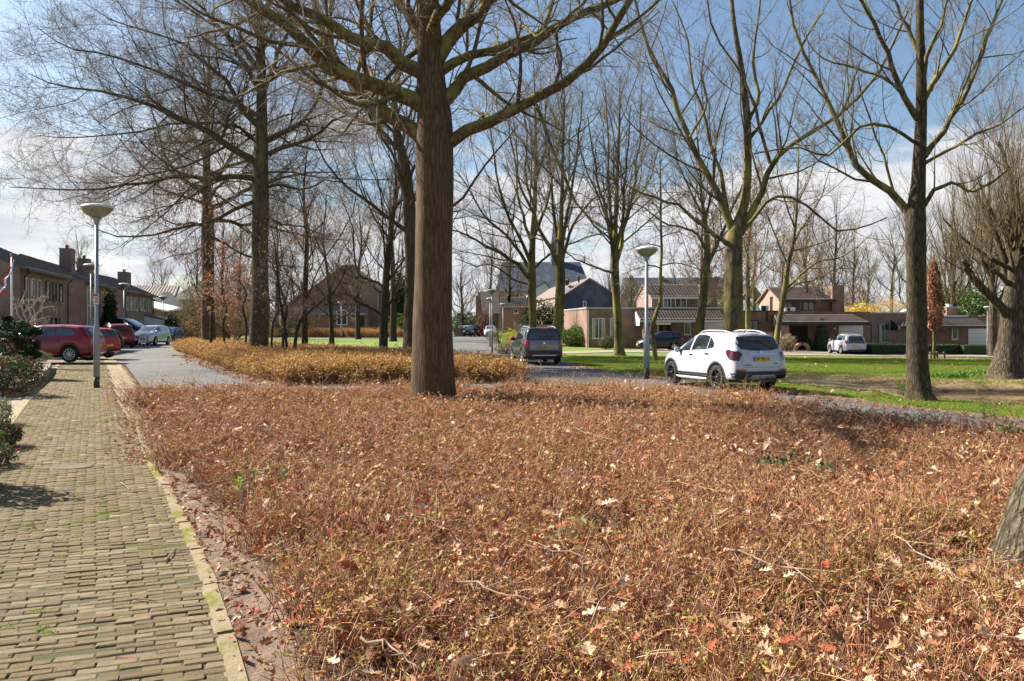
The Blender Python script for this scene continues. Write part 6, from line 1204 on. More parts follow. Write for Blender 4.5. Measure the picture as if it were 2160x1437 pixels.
def ext1(e, L, ez):
    mb = MB(); mb.box(-1.5, -.75, 3.2, 3.23, 2.4, 2.9); 
    for x, w, h in ((7.0, .9, 2.2), (8.15, .8, 2.2)): window(e, (x, -.03, 1.15), w, h, 0, blf, 1, sill=False)
    mb = MB(); mb.box(-.34, -.262, 2.2, 2.6, 2.0, 2.35); mb.build('meter_box', whp, e); mb = MB(); mb.box(-.34, -.262, 2.0, 2.7, 1.0, 1.2); mb.build('letter_panel', whp, e)
up = lambda xs, fm, z=4.0, h=1.35: [(x, w, z, h, f, 1) for x, w, f in xs]
row_house('nearest brick house of the left row, with a flagpole in front and black drainpipes', 45, 48.5, 140, 58.6, 5.3, 7.35, 9.0,
          up([(.9, .55, whp), (2.1, .75, whp), (3.5, .75, whp), (5.6, .85, blf), (7.2, .85, blf), (8.9, .7, blf)], 0) + [(2.6, .9, 1.25, 1.5, whp, 1)], ext1, blf, [])
row_house('second brick house of the left row, with a white drainpipe', 180, 64.5, 235, 76.2, 5.3, 7.3, 9.0, up([(1.1, .7, whp), (3.2, 1.1, whp), (7.2, 1.0, whp), (9.8, 1.2, whp)], 0) + [(3.0, 1.2, 1.5, 1.5, whp, 2), (8, 1.6, 1.4, 1.5, whp, 2)], None, whp, [(2.6, 1.5, 1.5, .9, 2.35), (9.6, 1.5, 1.5, .9, 2.05)])
def ext3(e, L, ez):
    slab('porch_roof', [(8.6, -.02, 2.9), (13.2, -.02, 2.9), (13.2, -2.2, 2.35), (8.6, -2.2, 2.35)], .14, tile_gr, e); mb = MB(); mb.extrude([(8.58, -.02, 2.74), (8.58, -2.2, 2.2), (8.58, -2.2, 1.75), (8.58, -.02, 1.75)], (-.05, 0, 0)); mb.build('porch_side', render_w, e)
row_house('third brick house of the left row, with a porch and the farthest chimney', 262, 83.8, 322, 96.5, 5.3, 7.35, 9.0, up([(1.0, .6, whp), (2.9, 1.1, whp), (4.8, 1.1, whp), (7.3, 1.0, whp), (8.8, 1.0, whp), (11, .7, whp)], 0) + [(3.0, 1.2, 1.4, 1.6, whp, 2), (4.8, 1.1, 1.4, 1.6, whp, 1), (7.6, 1.6, 1.4, 1.6, whp, 2)], ext3, blf, [(.4, 3.2, .7, .8, 1.7), (7.4, 1.5, 1.8, 1.0, 1.95)])

# generic boxy/gabled far buildings, given by photo columns and rows at a depth
def gable_front(name, label, d, x0, x1, yb, ye, xp, yp, wallm, roofm, deep=10., parts=None, zb=None, roof_t=.15, skew=0., eave2=None):
    """gable faces the camera"""
    Z0 = zb if zb is not None else -.7; X0, X1, XP = XW(x0, d), XW(x1, d), XW(xp, d); ZE = ZW(ye, d); ZE2 = ZE if eave2 is None else ZW(eave2, d); ZP = ZW(yp, d); e = thing(name, label, 'house', (X0, d, 0))
    w = X1 - X0; p = XP - X0; mb = MB(); mb.extrude([(0, 0, Z0), (w, 0, Z0), (w, 0, ZE2), (p, 0, ZP), (0, 0, ZE)], (0, .25, 0)); mb.build('gable_wall', wallm, e)
    mb = MB(); s = skew * deep; mb.extrude([(0, .252, Z0), (0, .252, ZE), (s, deep, ZE), (s, deep, Z0)], (.2, 0, 0)); mb.extrude([(w - .2, .252, Z0), (w - .2, .252, ZE2), (w - .2 + s, deep, ZE2), (w - .2 + s, deep, Z0)], (.2, 0, 0)); mb.build('side_wall', wallm, e)
    L_ = [(-.25, -.2, ZE - .12), (p, -.2, ZP + .1), (p + s, deep, ZP + .1), (-.25 + s, deep, ZE - .12)]; R__ = [(p, -.2, ZP + .1), (w + .25, -.2, ZE2 - .12), (w + .25 + s, deep, ZE2 - .12), (p + s, deep, ZP + .1)]
    slab('roof', L_, roof_t, roofm, e); slab('roof', [(q[0] + .003, q[1], q[2] - .002) for q in R__], roof_t, roofm, e)
    if parts: parts(e, X0, d)
    return e
def wpx(e, X0, d, x0, x1, y0, y1, fm=whp, ns=1, dy=-.04, cur=0, dd=0., bars=0, sill=True):
    """window from photo rows/columns on a wall at depth d (+dd)"""
    D = d + dd; a, b = XW(x0, D) - X0, XW(x1, D) - X0; z0, z1 = ZW(y1, D), ZW(y0, D); window(e, ((a + b) / 2, dd + dy, (z0 + z1) / 2), b - a, z1 - z0, 0, fm, ns, cur=cur, bars=bars, sill=sill)
def front_box(e, X0, d, x0, x1, y0, y1, dd, thick, m, name, zb=None):
    D = d + dd; mb = MB(); mb.box(XW(x0, D) - X0, XW(x1, D) - X0, dd, dd + thick, ZW(y1, D) if zb is None else zb, ZW(y0, D)); return mb.build(name, m, e)
# ---- right: first bungalow with the two-storey part and tiled canopy
d = 70.; X0 = XW(1238, d)
e = thing('brick_bungalow', 'flat roofed brick bungalow with a tiled upper storey, left of the big forked tree', 'house', (X0, d, 0)); fx = lambda px, dd=0: XW(px, d + dd) - X0; fz = lambda py, dd=0: ZW(py, d + dd)
mb = MB(); xb = XW(1190, 82) - X0; mb.prism([(0, 0), (fx(1535), 0), (fx(1535), 12), (xb, 12)], -1.2, fz(651.5)); mb.build('wall', bk_red, e)
mb = MB(); mb.prism([(-.08, -.08), (fx(1535) + .02, -.08), (fx(1535) + .02, 12.1), (xb - .08, 12.1)], fz(651.5) + .002, fz(651.5) + .13); mb.build('roof_edge', zinc, e)
pipe(e, [(fx(1241), -.07, fz(652)), (fx(1241), -.07, -1)], zinc)
wpx(e, X0, d, 1249, 1276, 671, 714, whp, 2, cur=2); wpx(e, X0, d, 1287, 1302, 671, 712, whp, 1, cur=1)
wpx(e, X0, d, 1443, 1457, 680, 706, whp, 1, cur=0); wpx(e, X0, d, 1386, 1389.5, 680, 715, cream, 1, sill=False)
mb = MB(); mb.box(fx(1390), fx(1416), -.02, .0, -.9, fz(681)); mb.build('door_recess_shade', dark_in, e); mb = MB(); mb.box(fx(1398), fx(1405), -.05, -.021, -.9, fz(684)); mb.build('front_door', mat('door_brown', (.10, .05, .03), .5), e)  # flat near-black panel behind the door: the recess's shade is its colour
def garage(e, x0, x1, y0, zb=-1.1, y=-.03):
    g = link('garage_door', None, e); g.empty_display_size = .2; n = 7; z1 = fz(y0); 
    for k in range(n):
        a = zb + (z1 - zb) * k / n; b_ = zb + (z1 - zb) * (k + 1) / n - .015; mb = MB(); mb.box(x0, x1, y, y + .028, a, b_); mb.build('panel', garm, g)
    mb = MB(); mb.box(x0 - .08, x0 - .002, y - .02, y + .028, zb, z1 + .08); mb.box(x1 + .002, x1 + .08, y - .02, y + .028, zb, z1 + .08); mb.box(x0, x1, y - .02, y + .028, z1 + .002, z1 + .08); mb.build('frame', whp, g)
garage(e, fx(1488), fx(1526), 680.5)
# canopy
de = -2.6; zt = fz(655, .1); ze = fz(674.5, de); xl0, xl1 = fx(1350, de), fx(1533, de); yl = fx(1352, 0)
tiles('canopy_tiles', (xl0, de, ze), (xl1, de, ze), (xl1 + .1, -.05, zt), (xl0, -.05, zt), tile_br, e, .25, .34, .035); slab('canopy', [(xl0, de, ze), (xl1, de, ze), (xl1 + .1, -.05, zt), (xl0, -.05, zt)], .08, tile_br, e)
mb = MB(); mb.box(xl0, xl1, de - .05, de + .0, ze - .22, ze - .03); mb.build('fascia', zinc, e)
mb = MB(); mb.extrude([(xl0 - .01, de, ze - .05), (xl0 - .01, 0, zt - .04), (xl0 - .01, 0, ze - .5), (xl0 - .01, de, ze - .5)], (-.05, 0, 0)); mb.build('canopy_side', render_w, e)
mb = MB(); mb.box(fx(1357, de), fx(1361.5, de), de + .1, de + .35, -1.1, ze - .24); mb.build('post', bk_pnk, e)
mb = MB(); mb.box(fx(1385, de), fx(1416, de), de + .12, de + .18, ze - .42, ze - .24); mb.build('beam', cream, e)
# upper storey
yf = 3.0; yr = 7.; xa, xb_ = fx(1375, yf), fx(1502, yf); zb = fz(651.5) + .14; ze2 = fz(624, yf); zr = fz(600.5, yr); xa2 = XW(1343, d + 11) - X0
mb = MB(); mb.prism([(xa, yf), (xb_, yf), (xb_, 11), (xa2, 11)], zb, ze2); mb.build('wall', bk_red, e)
xm = xa + (xa2 - xa) * .5; mb = MB(); mb.add([(xa, yf, ze2 + .002), (xa2, 11, ze2 + .002), (xm, yr, zr - .05), (xa + .25, yf, ze2 + .002), (xa2 + .25, 11, ze2 + .002), (xm + .25, yr, zr - .05)], [(0, 2, 1), (3, 4, 5), (0, 3, 5, 2), (2, 5, 4, 1), (0, 1, 4, 3)]); mb.build('gable_wall', bk_pnk, e)  # sunward gable in the paler brick: sunlight painted into its colour
x1 = fx(1486, yf); tiles('roof_tiles', (xa - .2, yf - .5, ze2 - .12), (x1, yf - .5, ze2 - .12), (x1 + .2, yr, zr), (xm - .15, yr, zr), tile_br, e, .27, .36, .035); slab('roof', [(xa - .2, yf - .5, ze2 - .12), (x1 + .6, yf - .5, ze2 - .12), (x1 + .6, yr, zr), (xm - .15, yr, zr)], .1, tile_br, e)
slab('roof', [(xa2 - .2, 11.5, ze2 - .12), (x1 + .6, 11.5, ze2 - .12), (x1 + .6, yr, zr - .004), (xm - .15, yr, zr - .004)], .1, tile_br, e)
mb = MB(); mb.box(xa - .2, x1 + .2, yf - .62, yf - .51, ze2 - .3, ze2 - .13); mb.build('gutter', zinc, e)
wpx(e, X0, d, 1399, 1415.5, 627, 648.5, whp, 2, dd=yf); wpx(e, X0, d, 1424, 1448.5, 627, 649, whp, 2, dd=yf)
mb = MB(); mb.box(fx(1489, yf), fx(1510, yf), yf - .4, yf + 1.0, zb, fz(589, yf)); mb.box(fx(1488.5, yf), fx(1510.5, yf), yf - .44, yf + 1.04, fz(589, yf) + .002, fz(588, yf) + .04); c = mb.build('chimney', bk_red, e); mb = MB(); mb.lathe([(.2, 0), (.2, .5), (.3, .52), (.3, .62)], (fx(1500, yf), yf + .3, fz(588, yf) + .04), 12); mb.build('chimney_pot', zinc, c)
mb = MB(); mb.box(fx(1404), fx(1535), .5, 1.2, fz(651.5) + .14, fz(649.5, .6) + .02); mb.build('parapet', zinc, e)
# ---- second bungalow
X0 = XW(1536, d); e = thing('brick_bungalow', 'brick bungalow with an orange lit gable, dark window frames and two air conditioners', 'house', (X0, d, 0)); fx = lambda px, dd=0: XW(px, d + dd) - X0
mb = MB(); mb.prism([(.02, 0), (fx(1835), 0), (fx(1835), 11), (.02, 11)], -1.3, fz(657.5)); mb.build('wall', bk_red, e)
mb = MB(); mb.prism([(0.03, -.08), (fx(1643), -.08), (fx(1643), 11), (0.03, 11)], fz(657.5) + .002, fz(656) + .03); mb.build('roof_edge', blf, e)
wpx(e, X0, d, 1575, 1600, 676, 704, blf, 2, cur=0); wpx(e, X0, d, 1550, 1565, 676, 712, blf, 1, cur=1); wpx(e, X0, d, 1733, 1742, 686, 712, blf, 1)
garage(e, fx(1771), fx(1818), 689, -1.3); pipe(e, [(fx(1617), -.08, fz(657)), (fx(1617), -.08, fz(678))], blf, .07)
mb = MB(); mb.box(fx(1666), fx(1704), -.02, .0, -1.2, fz(684)); mb.build('recess_shade_panel', dark_in, e)  # flat panel with the shade of the porch recess put into its colour
mb = MB(); mb.box(fx(1758), fx(1763), -.08, -.0, fz(694), fz(691)); mb.build('wall_lamp', whp, e)
de = -2.6; zt = fz(663.5, .1); ze = fz(680, de); xl0, xl1 = fx(1652, de), fx(1836, de); xr = fx(1798); xl = fx(1632)
tiles('canopy_tiles', (fx(1640, de), de, ze), (xl1, de, ze), (xr, -.05, zt), (xl, -.05, zt), tile_br, e, .25, .34, .035); slab('canopy', [(fx(1640, de), de, ze), (xl1, de, ze), (xr, -.05, zt), (xl, -.05, zt)], .08, tile_br, e)
mb = MB(); mb.box(fx(1640, de), xl1, de - .05, de, ze - .26, ze - .03); mb.build('fascia', blf, e); mb = MB(); mb.extrude([(fx(1636, de), de, ze - .05), (xl, 0, zt - .04), (xl, 0, ze - .7), (fx(1640, de), de, ze - .25)], (-.05, 0, 0)); mb.build('canopy_side', blf, e)
mb = MB(); mb.box(fx(1648, de), fx(1665, de), de + .1, de + .4, -1.2, ze - .27); mb.build('post', bk_pnk, e)  # lit post: its sunlight is put into the brick colour
yf = 3.; yr = 7.; xa, xb_ = fx(1645, yf), fx(1754, yf); ze2 = fz(630, yf); zr = fz(606, yr); xa2 = XW(1603, d + 11) - X0; xm = xa + (xa2 - xa) * .5; zb = fz(657.5) + .06
mb = MB(); mb.prism([(xa, yf), (xb_, yf), (xb_, 11), (xa2, 11)], zb, ze2); mb.build('wall', bk_pur, e)
mb = MB(); mb.add([(xa, yf, ze2 + .002), (xa2, 11, ze2 + .002), (xm, yr, zr - .05), (xa + .25, yf, ze2 + .002), (xa2 + .25, 11, ze2 + .002), (xm + .25, yr, zr - .05)], [(0, 2, 1), (3, 4, 5), (0, 3, 5, 2), (2, 5, 4, 1), (0, 1, 4, 3)]); mb.build('gable_wall', bk_pnk, e)  # gable on the sun side, its warm light mixed into the brick colour
mb = MB(); mb.prism([(xa - .03, yf), (xa + .0, yf), (xa2 + .0, 11), (xa2 - .03, 11)], zb, ze2); mb.build('side_wall', bk_pnk, e)  # thin skin of the paler brick that paints sunlight on this side
x1 = fx(1757, yf); tiles('roof_tiles', (xa - .3, yf - .6, ze2 - .12), (x1, yf - .6, ze2 - .12), (x1 - .3, yr, zr), (xm - .2, yr, zr), tile_br, e, .27, .36, .035); slab('roof', [(xa - .3, yf - .6, ze2 - .12), (x1, yf - .6, ze2 - .12), (x1 - .3, yr, zr), (xm - .2, yr, zr)], .1, tile_br, e)
slab('roof', [(xa2 - .3, 11.5, ze2 - .12), (x1, 11.5, ze2 - .12), (x1 - .3, yr, zr - .004), (xm - .2, yr, zr - .004)], .1, tile_br, e)
mb = MB(); mb.box(xa - .3, x1, yf - .72, yf - .61, ze2 - .34, ze2 - .13); mb.build('fascia', blf, e)
wpx(e, X0, d, 1660, 1685, 633, 655, blf, 2, dd=yf); wpx(e, X0, d, 1693, 1717, 633, 656, blf, 2, dd=yf); 
window(e, (xa + (xa2 - xa) * .36 - .05, yf + 3.0, fz(643, 6)), .75, 1.5, math.atan2(11 - yf, xa2 - xa) - math.pi + R_(0), blf, 1, sill=False)
mb = MB(); mb.box(fx(1751, yf), fx(1776, yf), yf - .5, yf + 1.2, zb - .3, fz(602, yf)); c = mb.build('chimney', bk_red, e); mb = MB(); mb.lathe([(.07, -.6), (.07, .5), (.11, .5), (.11, .6)], (fx(1727, 5), 5.2, fz(612, 5)), 10); mb.build('flue', zinc, e)
def aircon(px, y0, y1, w, dd, label):
    D = d + dd; a = thing('air_conditioner', label, 'air conditioner', (XW(px, D), D, ZW(y1, D) - .0)); h = ZW(y0, D) - ZW(y1, D); mb = MB(); mb.box(-w / 2, w / 2, 0, .35, .06, h); mb.box(-w / 2 + .1, -w / 2 + .16, .02, .3, 0, .058); mb.box(w / 2 - .16, w / 2 - .1, .02, .3, 0, .058); mb.build('casing', whp, a); mb = MB(); mb.lathe([(0, 0), (h * .38, 0), (h * .4, .015), (h * .4, -.01)], (-w * .12, -.012, h * .53), 16, 'y'); mb.build('fan', dkp, a)
aircon(1666.5, 648.5, 657.3, .95, .6, 'white air conditioner on the flat roof under the upper windows'); aircon(1613, 644.5, 657.3, .7, .8, 'white air conditioner at the foot of the orange lit gable')
# ---- third bungalow
X0 = XW(1837, d + 1); d3 = d + 1; e = thing('brick_bungalow', 'long low brick bungalow with a grey framed window, behind the clipped hedges on the right', 'house', (X0, d3, 0)); fx = lambda px, dd=0: XW(px, d3 + dd) - X0; fz = lambda py, dd=0: ZW(py, d3 + dd)
mb = MB(); mb.prism([(fx(1838), .6), (fx(1920), .6), (fx(1920), 10), (fx(1838), 10)], -1.3, fz(661)); mb.build('wall', bk_pur, e); mb = MB(); mb.prism([(fx(1770), .9), (fx(1838) - .01, .9), (fx(1838) - .01, 10), (fx(1770), 10)], fz(680), fz(661)); mb.build('wall', bk_pur, e)
mb = MB(); mb.prism([(fx(1768), .5), (fx(1921), .5), (fx(1921), 10.1), (fx(1768), 10.1)], fz(661) + .002, fz(659) + .02); mb.build('roof_edge', zinc, e)
wpx(e, X0, d3, 1853.5, 1876, 683, 722, gyf, 2, cur=1, dd=.6); wpx(e, X0, d3, 1839, 1843, 683, 722, gyf, 1, dd=.6)
mb = MB(); mb.prism([(fx(1921) + .01, 1.2), (fx(2260), 1.2), (fx(2260), 10), (fx(1921) + .01, 10)], -1.3, fz(668.5)); mb.build('wall', bk_red, e)
wpx(e, X0, d3, 2007, 2019.5, 691, 716, whp, 1, dd=1.2); garage_fz = fz
mb = MB(); mb.box(fx(1990, 1.2), fx(1993, 1.2), 1.1, 1.199, fz(696), fz(694)); mb.build('wall_lamp', whp, e)
garage(e, fx(2044, 1.2), fx(2084, 1.2), 694.5, -1.3, 1.17)
wpx(e, X0, d3, 2108, 2118, 690, 718, whp, 1, dd=1.2, cur=1)
de = -1.2; zt = fz(671, 1.25); ze = fz(688.5, de); slabpts = [(fx(1901, de), de, ze), (fx(2086, de), de, ze), (fx(2058, 1.2), 1.15, zt), (fx(1906, 1.2), 1.15, zt)]
tiles('canopy_tiles', *slabpts, tile_br, e, .25, .34, .035); slab('canopy', slabpts, .08, tile_br, e); mb = MB(); mb.box(fx(1901, de), fx(2086, de), de - .05, de, ze - .2, ze - .03); mb.build('fascia', blf, e)
mb = MB(); mb.extrude([(fx(1901, de) - .01, de, ze - .05), (fx(1901, de) - .01, 1.15, zt), (fx(1901, de) - .01, 1.15, ze - .4), (fx(1901, de) - .01, de, ze - .3)], (-.05, 0, 0)); mb.build('canopy_side', blf, e)
mb = MB(); mb.box(fx(1930), fx(2058), 1.1, 1.5, fz(668.5, 1.2) + .002, fz(665.5, 1.2)); mb.build('roof_edge', render_w, e); mb = MB(); mb.box(fx(2060), fx(2260), 1.1, 1.5, fz(668.5, 1.2) + .002, fz(667.5, 1.2)); mb.build('roof_edge', blf, e)
mb = MB(); mb.box(fx(1997, 3), fx(2020, 3), 3, 4.2, fz(668, 3), fz(648.5, 3)); c = mb.build('chimney', bk_red, e); mb = MB(); mb.box(fx(1997, 3) - .04, fx(2020, 3) + .04, 2.96, 4.24, fz(648.5, 3) + .002, fz(647.4, 3)); mb.build('chimney_cap', zinc, c); mb = MB(); mb.box(fx(2005, 3), fx(2013, 3), 3.3, 3.8, fz(647.3, 3), fz(641.5, 3)); mb.build('chimney_pot', zinc, c)
mb = MB(); mb.lathe([(.5, 0), (.42, .18), (.2, .26), (0, .28)], (fx(1912, 3), 3, fz(660, 3) + .05), 14); mb.build('roof_light', whp, e)

# ---- slate clad gable house in the middle
d = 84.
def slp(e, X0, d):
    w = XW(1300, d) - X0; n = 26; z0, z1 = ZW(655, d), ZW(592, d); mb = MB()
    for k in range(n):
        a = z0 + (z1 - z0) * k / n; zt_ = a + (z1 - z0) / n; ze = ZW(622, d); zp = ZW(588, d); p = XW(1244, d) - X0
        if zt_ > ze: f = (zt_ - ze) / (zp - ze); xa, xb = p * f + .15, w - (w - p) * f - .15
        else: xa, xb = .02, w - .02
        mb.add([(xa, -.005, a), (xb, -.005, a), (xb, -.02, zt_), (xa, -.02, zt_), (xa, -.05, a), (xb, -.05, a)], [(0, 1, 5, 4), (4, 5, 2, 3)])
    o = mb.build('cladding_boards', slate, e); o['kind'] = 'stuff'
    wpx(e, X0, d, 1229.5, 1236.5, 635, 648, whp, 1, dy=-.09, sill=False)
    p = XW(1244, d) - X0
    for t0, t1 in ((.10, .38), (.42, .72)):
        for i in range(4):
            y0 = .8 + i * 1.7; a = lambda t, y: ((p + .25) * t - .25 - .17 * y / 1. * .67, y, ZW(622, d) - .12 + (ZW(588, d) + .1 - ZW(622, d) + .12) * t + .06)
            slab('solar_panel' if i % 2 else 'roof_window', [a(t0, y0), a(t1, y0), a(t1, y0 + 1.5), a(t0, y0 + 1.5)], .05, wg, e)
    for y in (3, 9, 9.6, 10.2, 15): mb = MB(); mb.lathe([(.09, -.3), (.09, .6), (.14, .62), (.14, .72)], (p * .8 - .12 * y, y, ZW(594, d)), 8); mb.build('vent_pipe', blf, e)
gable_front('slate_gable_house', 'house with a blue black slate clad gable and a long brown roof, behind the bungalow', d, 1190, 1300, 655, 622, 1244, 588, slate, tile_br, 24., slp, skew=-.12)
gh = [o for o in COL.objects if o.name.startswith('slate_gable_house')][0]
X0 = gh.location[0]; mb = MB(); mb.extrude([(-.05, .4, -.7), (-.05, .4, ZW(622, d) - .2), (-2.9, 24, ZW(622, d) - .2), (-2.9, 24, -.7)], (-.1, 0, 0)); mb.build('side_wall', bk_pnk, gh)
for yy in (2, 6.5, 9, 13, 17, 21): window(gh, (-.12 * yy - .12, yy, 3.7), 1.1, 1.3, math.atan2(24, -2.9) + math.pi, whp, 2, sill=True)
def wg_p(e, X0, d): pass
gable_front('white_gable_house', 'small white house gable just left of the slate clad house', 125, 1112, 1168, 700, 617, 1150, 595, render_w, tile_br, 9, wg_p)
# ---- church
def prism_roof(e, x0, x1, y0, y1, ze, zr, hipl=0., hipr=0., m=slate, name='roof', ridge_y=None):
    ym = (y0 + y1) / 2; mb = MB(); mb.add([(x0, y0, ze), (x1, y0, ze), (x1, y1, ze), (x0, y1, ze), (x0 + hipl, ym, zr), (x1 - hipr, ym, zr)], [(0, 1, 5, 4), (2, 3, 4, 5), (0, 4, 3), (1, 2, 5), (0, 3, 2, 1)]); return mb.build(name, m, e)
d = 210.; X0 = XW(1050, d); e = thing('church', 'brick church with a huge dark slate roof and thin spire in the middle distance', 'church', (X0, d, 0)); w = XW(1245, d) - X0
mb = MB(); mb.box(0, w, 0, 22, -1, ZW(614, d)); mb.build('wall', bk_far, e); prism_roof(e, -.5, w + .5, -.6, 22.6, ZW(614, d) + .01, ZW(553, 221), 1.5, 2.2)
mb = MB(); c = XW(1170, 221) - X0; mb.lathe([(1.35, ZW(590, 221)), (1.35, ZW(520, 221)), (1.6, ZW(516, 221)), (.9, ZW(495, 221)), (.3, ZW(450, 221)), (.05, ZW(428, 221))], (c, 11, 0), 8, smooth=False); mb.build('spire', mat('spire_slate', (.11, .13, .16), .6), e)
for px in (1085, 1120, 1155, 1200): x = XW(px, d) - X0; mb = MB(); mb.box(x - .9, x + .9, -.4, 0, ZW(650, d), ZW(620, d)); mb.build('buttress', bk_dk, e)
mb = MB(); mb.tube([(XW(1232, 221) - X0, 11, ZW(556, 221)), (XW(1232, 221) - X0, 11, ZW(540, 221))], [.35, .05], 6); mb.build('finial', bk_dk, e)
d = 160.; X0 = XW(1312, d); e = thing('long_slate_building', 'long building with a dark slate roof and a stepped brick gable behind the tiled house', 'building', (X0, d, 0)); w = XW(1560, d) - X0
mb = MB(); mb.box(0, w, 0, 12, -1, ZW(630, d)); mb.build('wall', bk_dk, e); prism_roof(e, 1.0, w, -.4, 12.4, ZW(628, d), ZW(586, 166), 0, 0, slate)
p = XW(1332, d) - X0; mb = MB(); mb.extrude([(-.3, -.5, ZW(660, d)), (2 * p + .3, -.5, ZW(660, d)), (2 * p + .3, -.5, ZW(625, d)), (p, -.5, ZW(579, d)), (-.3, -.5, ZW(625, d))], (0, .5, 0)); mb.build('gable_wall', bk_far, e)
for px in (1400, 1520): x = XW(px, d) - X0; mb = MB(); mb.box(x, x + 1.1, 5, 6.4, ZW(595, d), ZW(580, d)); mb.build('chimney', bk_dk, e)
d = 230.; X0 = XW(1560, d); e = thing('church_transept', 'pointed brown church gable with a small cross, above the flat bungalow roof', 'church', (X0, d, 0)); 
p = XW(1588, d) - X0; mb = MB(); mb.extrude([(0, 0, -1), (2 * p, 0, -1), (2 * p, 0, ZW(635, d)), (p, 0, ZW(597, d)), (0, 0, ZW(635, d))], (0, 1.5, 0)); mb.build('gable_wall', bk_dk, e); mb = MB(); mb.box(p - .12, p + .12, .5, .7, ZW(597, d), ZW(588, d)); mb.box(p - .7, p + .7, .5, .7, ZW(592.4, d), ZW(591, d)); mb.build('cross', blf, e)
mb = MB(); mb.box(-6, p - .5, 1.6, 12, -1, ZW(622, d)); mb.build('wall', bk_dk, e); prism_roof(e, -7, p, 1.6, 12, ZW(622, d), ZW(599, 236), 0, 0, mat('pale_slate', (.20, .22, .26), .7))
gable_front('white_house', 'steep pale gable just left of the orange lit gable', 180, 1572, 1612, 700, 655, 1592, 630, render_w, slate, 8, zb=-1)
# ---- houses down the central road
def h1(e, X0, d): mb = MB(); mb.box(XW(1003, d) - X0, XW(1007, d) - X0, -1.5, .0, -.3, ZW(623, d)); mb.build('chimney', bk_dk, e)
d = 122; X0 = XW(1008, d); e = thing('corner_house', 'brick house with a steep brown roof to the ground floor, beside the far parked cars', 'house', (X0, d, 0)); w = XW(1052, d) - X0
mb = MB(); mb.extrude([(0, 0, -.3), (XW(1022, d) - X0, 0, -.3), (XW(1022, d) - X0, 0, ZW(663, d)), (XW(1014, d) - X0, 0, ZW(616, d)), (0, 0, ZW(616, d))], (0, 9, 0)); mb.build('wall', bk_pnk, e)
slab('roof', [(XW(1013, d) - X0, -.2, ZW(615, d)), (w, -.2, ZW(615, d)), (w + .3, -3.0, ZW(662, d)), (XW(1020, d) - X0, -3., ZW(662, d))], .25, tile_br, e); mb = MB(); mb.box(XW(1023, d) - X0, w, -1.2, 0, -.3, ZW(664, d)); mb.build('wall', bk_dk, e)
mb = MB(); mb.box(XW(1003, d) - X0, XW(1007.5, d) - X0, 1.0, 2.6, -.3, ZW(623, d)); mb.build('chimney', bk_dk, e)
def h2(e, X0, d):
    wpx(e, X0, d, 1083, 1093, 652, 661, whp, 1); slab('dormer_roof', [(XW(1085, d) - X0, 3.3, ZW(633, d)), (XW(1110, d) - X0, 3.3, ZW(633, d)), (XW(1110, d) - X0, 4, ZW(631, d)), (XW(1085, d) - X0, 4, ZW(631, d))], .2, blf, e)
d = 108; X0 = XW(1058, d); e = thing('brick_house', 'brick house with a brown roof between the park lamps and the conifer', 'house', (X0, d, 0)); w = XW(1122, d) - X0
mb = MB(); mb.box(0, w, 0, 8, -.5, ZW(648, d)); mb.build('wall', bk_far, e); slab('roof', [(-.3, -.4, ZW(649, d)), (w, -.4, ZW(649, d)), (w, 4, ZW(625, d)), (-.1, 4, ZW(625, d))], .2, tile_br, e); tiles('roof_tiles', (-.3, -.4, ZW(649, d)), (w, -.4, ZW(649, d)), (w, 4, ZW(625, d)), (-.1, 4, ZW(625, d)), tile_br, e)
h2(e, X0, d); mb = MB(); mb.lathe([(.2, -.3), (.2, .8), (.28, .8), (.28, .95)], (XW(1074, d) - X0, 1.9, ZW(636, d)), 8); mb.build('flue', blf, e)
gable_front('brick_house', 'low brick house with a small gable porch beside the wooden fence', 92, 1086, 1122, 700, 672, 1108, 655, bk_pnk, tile_br, 6, zb=-.6)
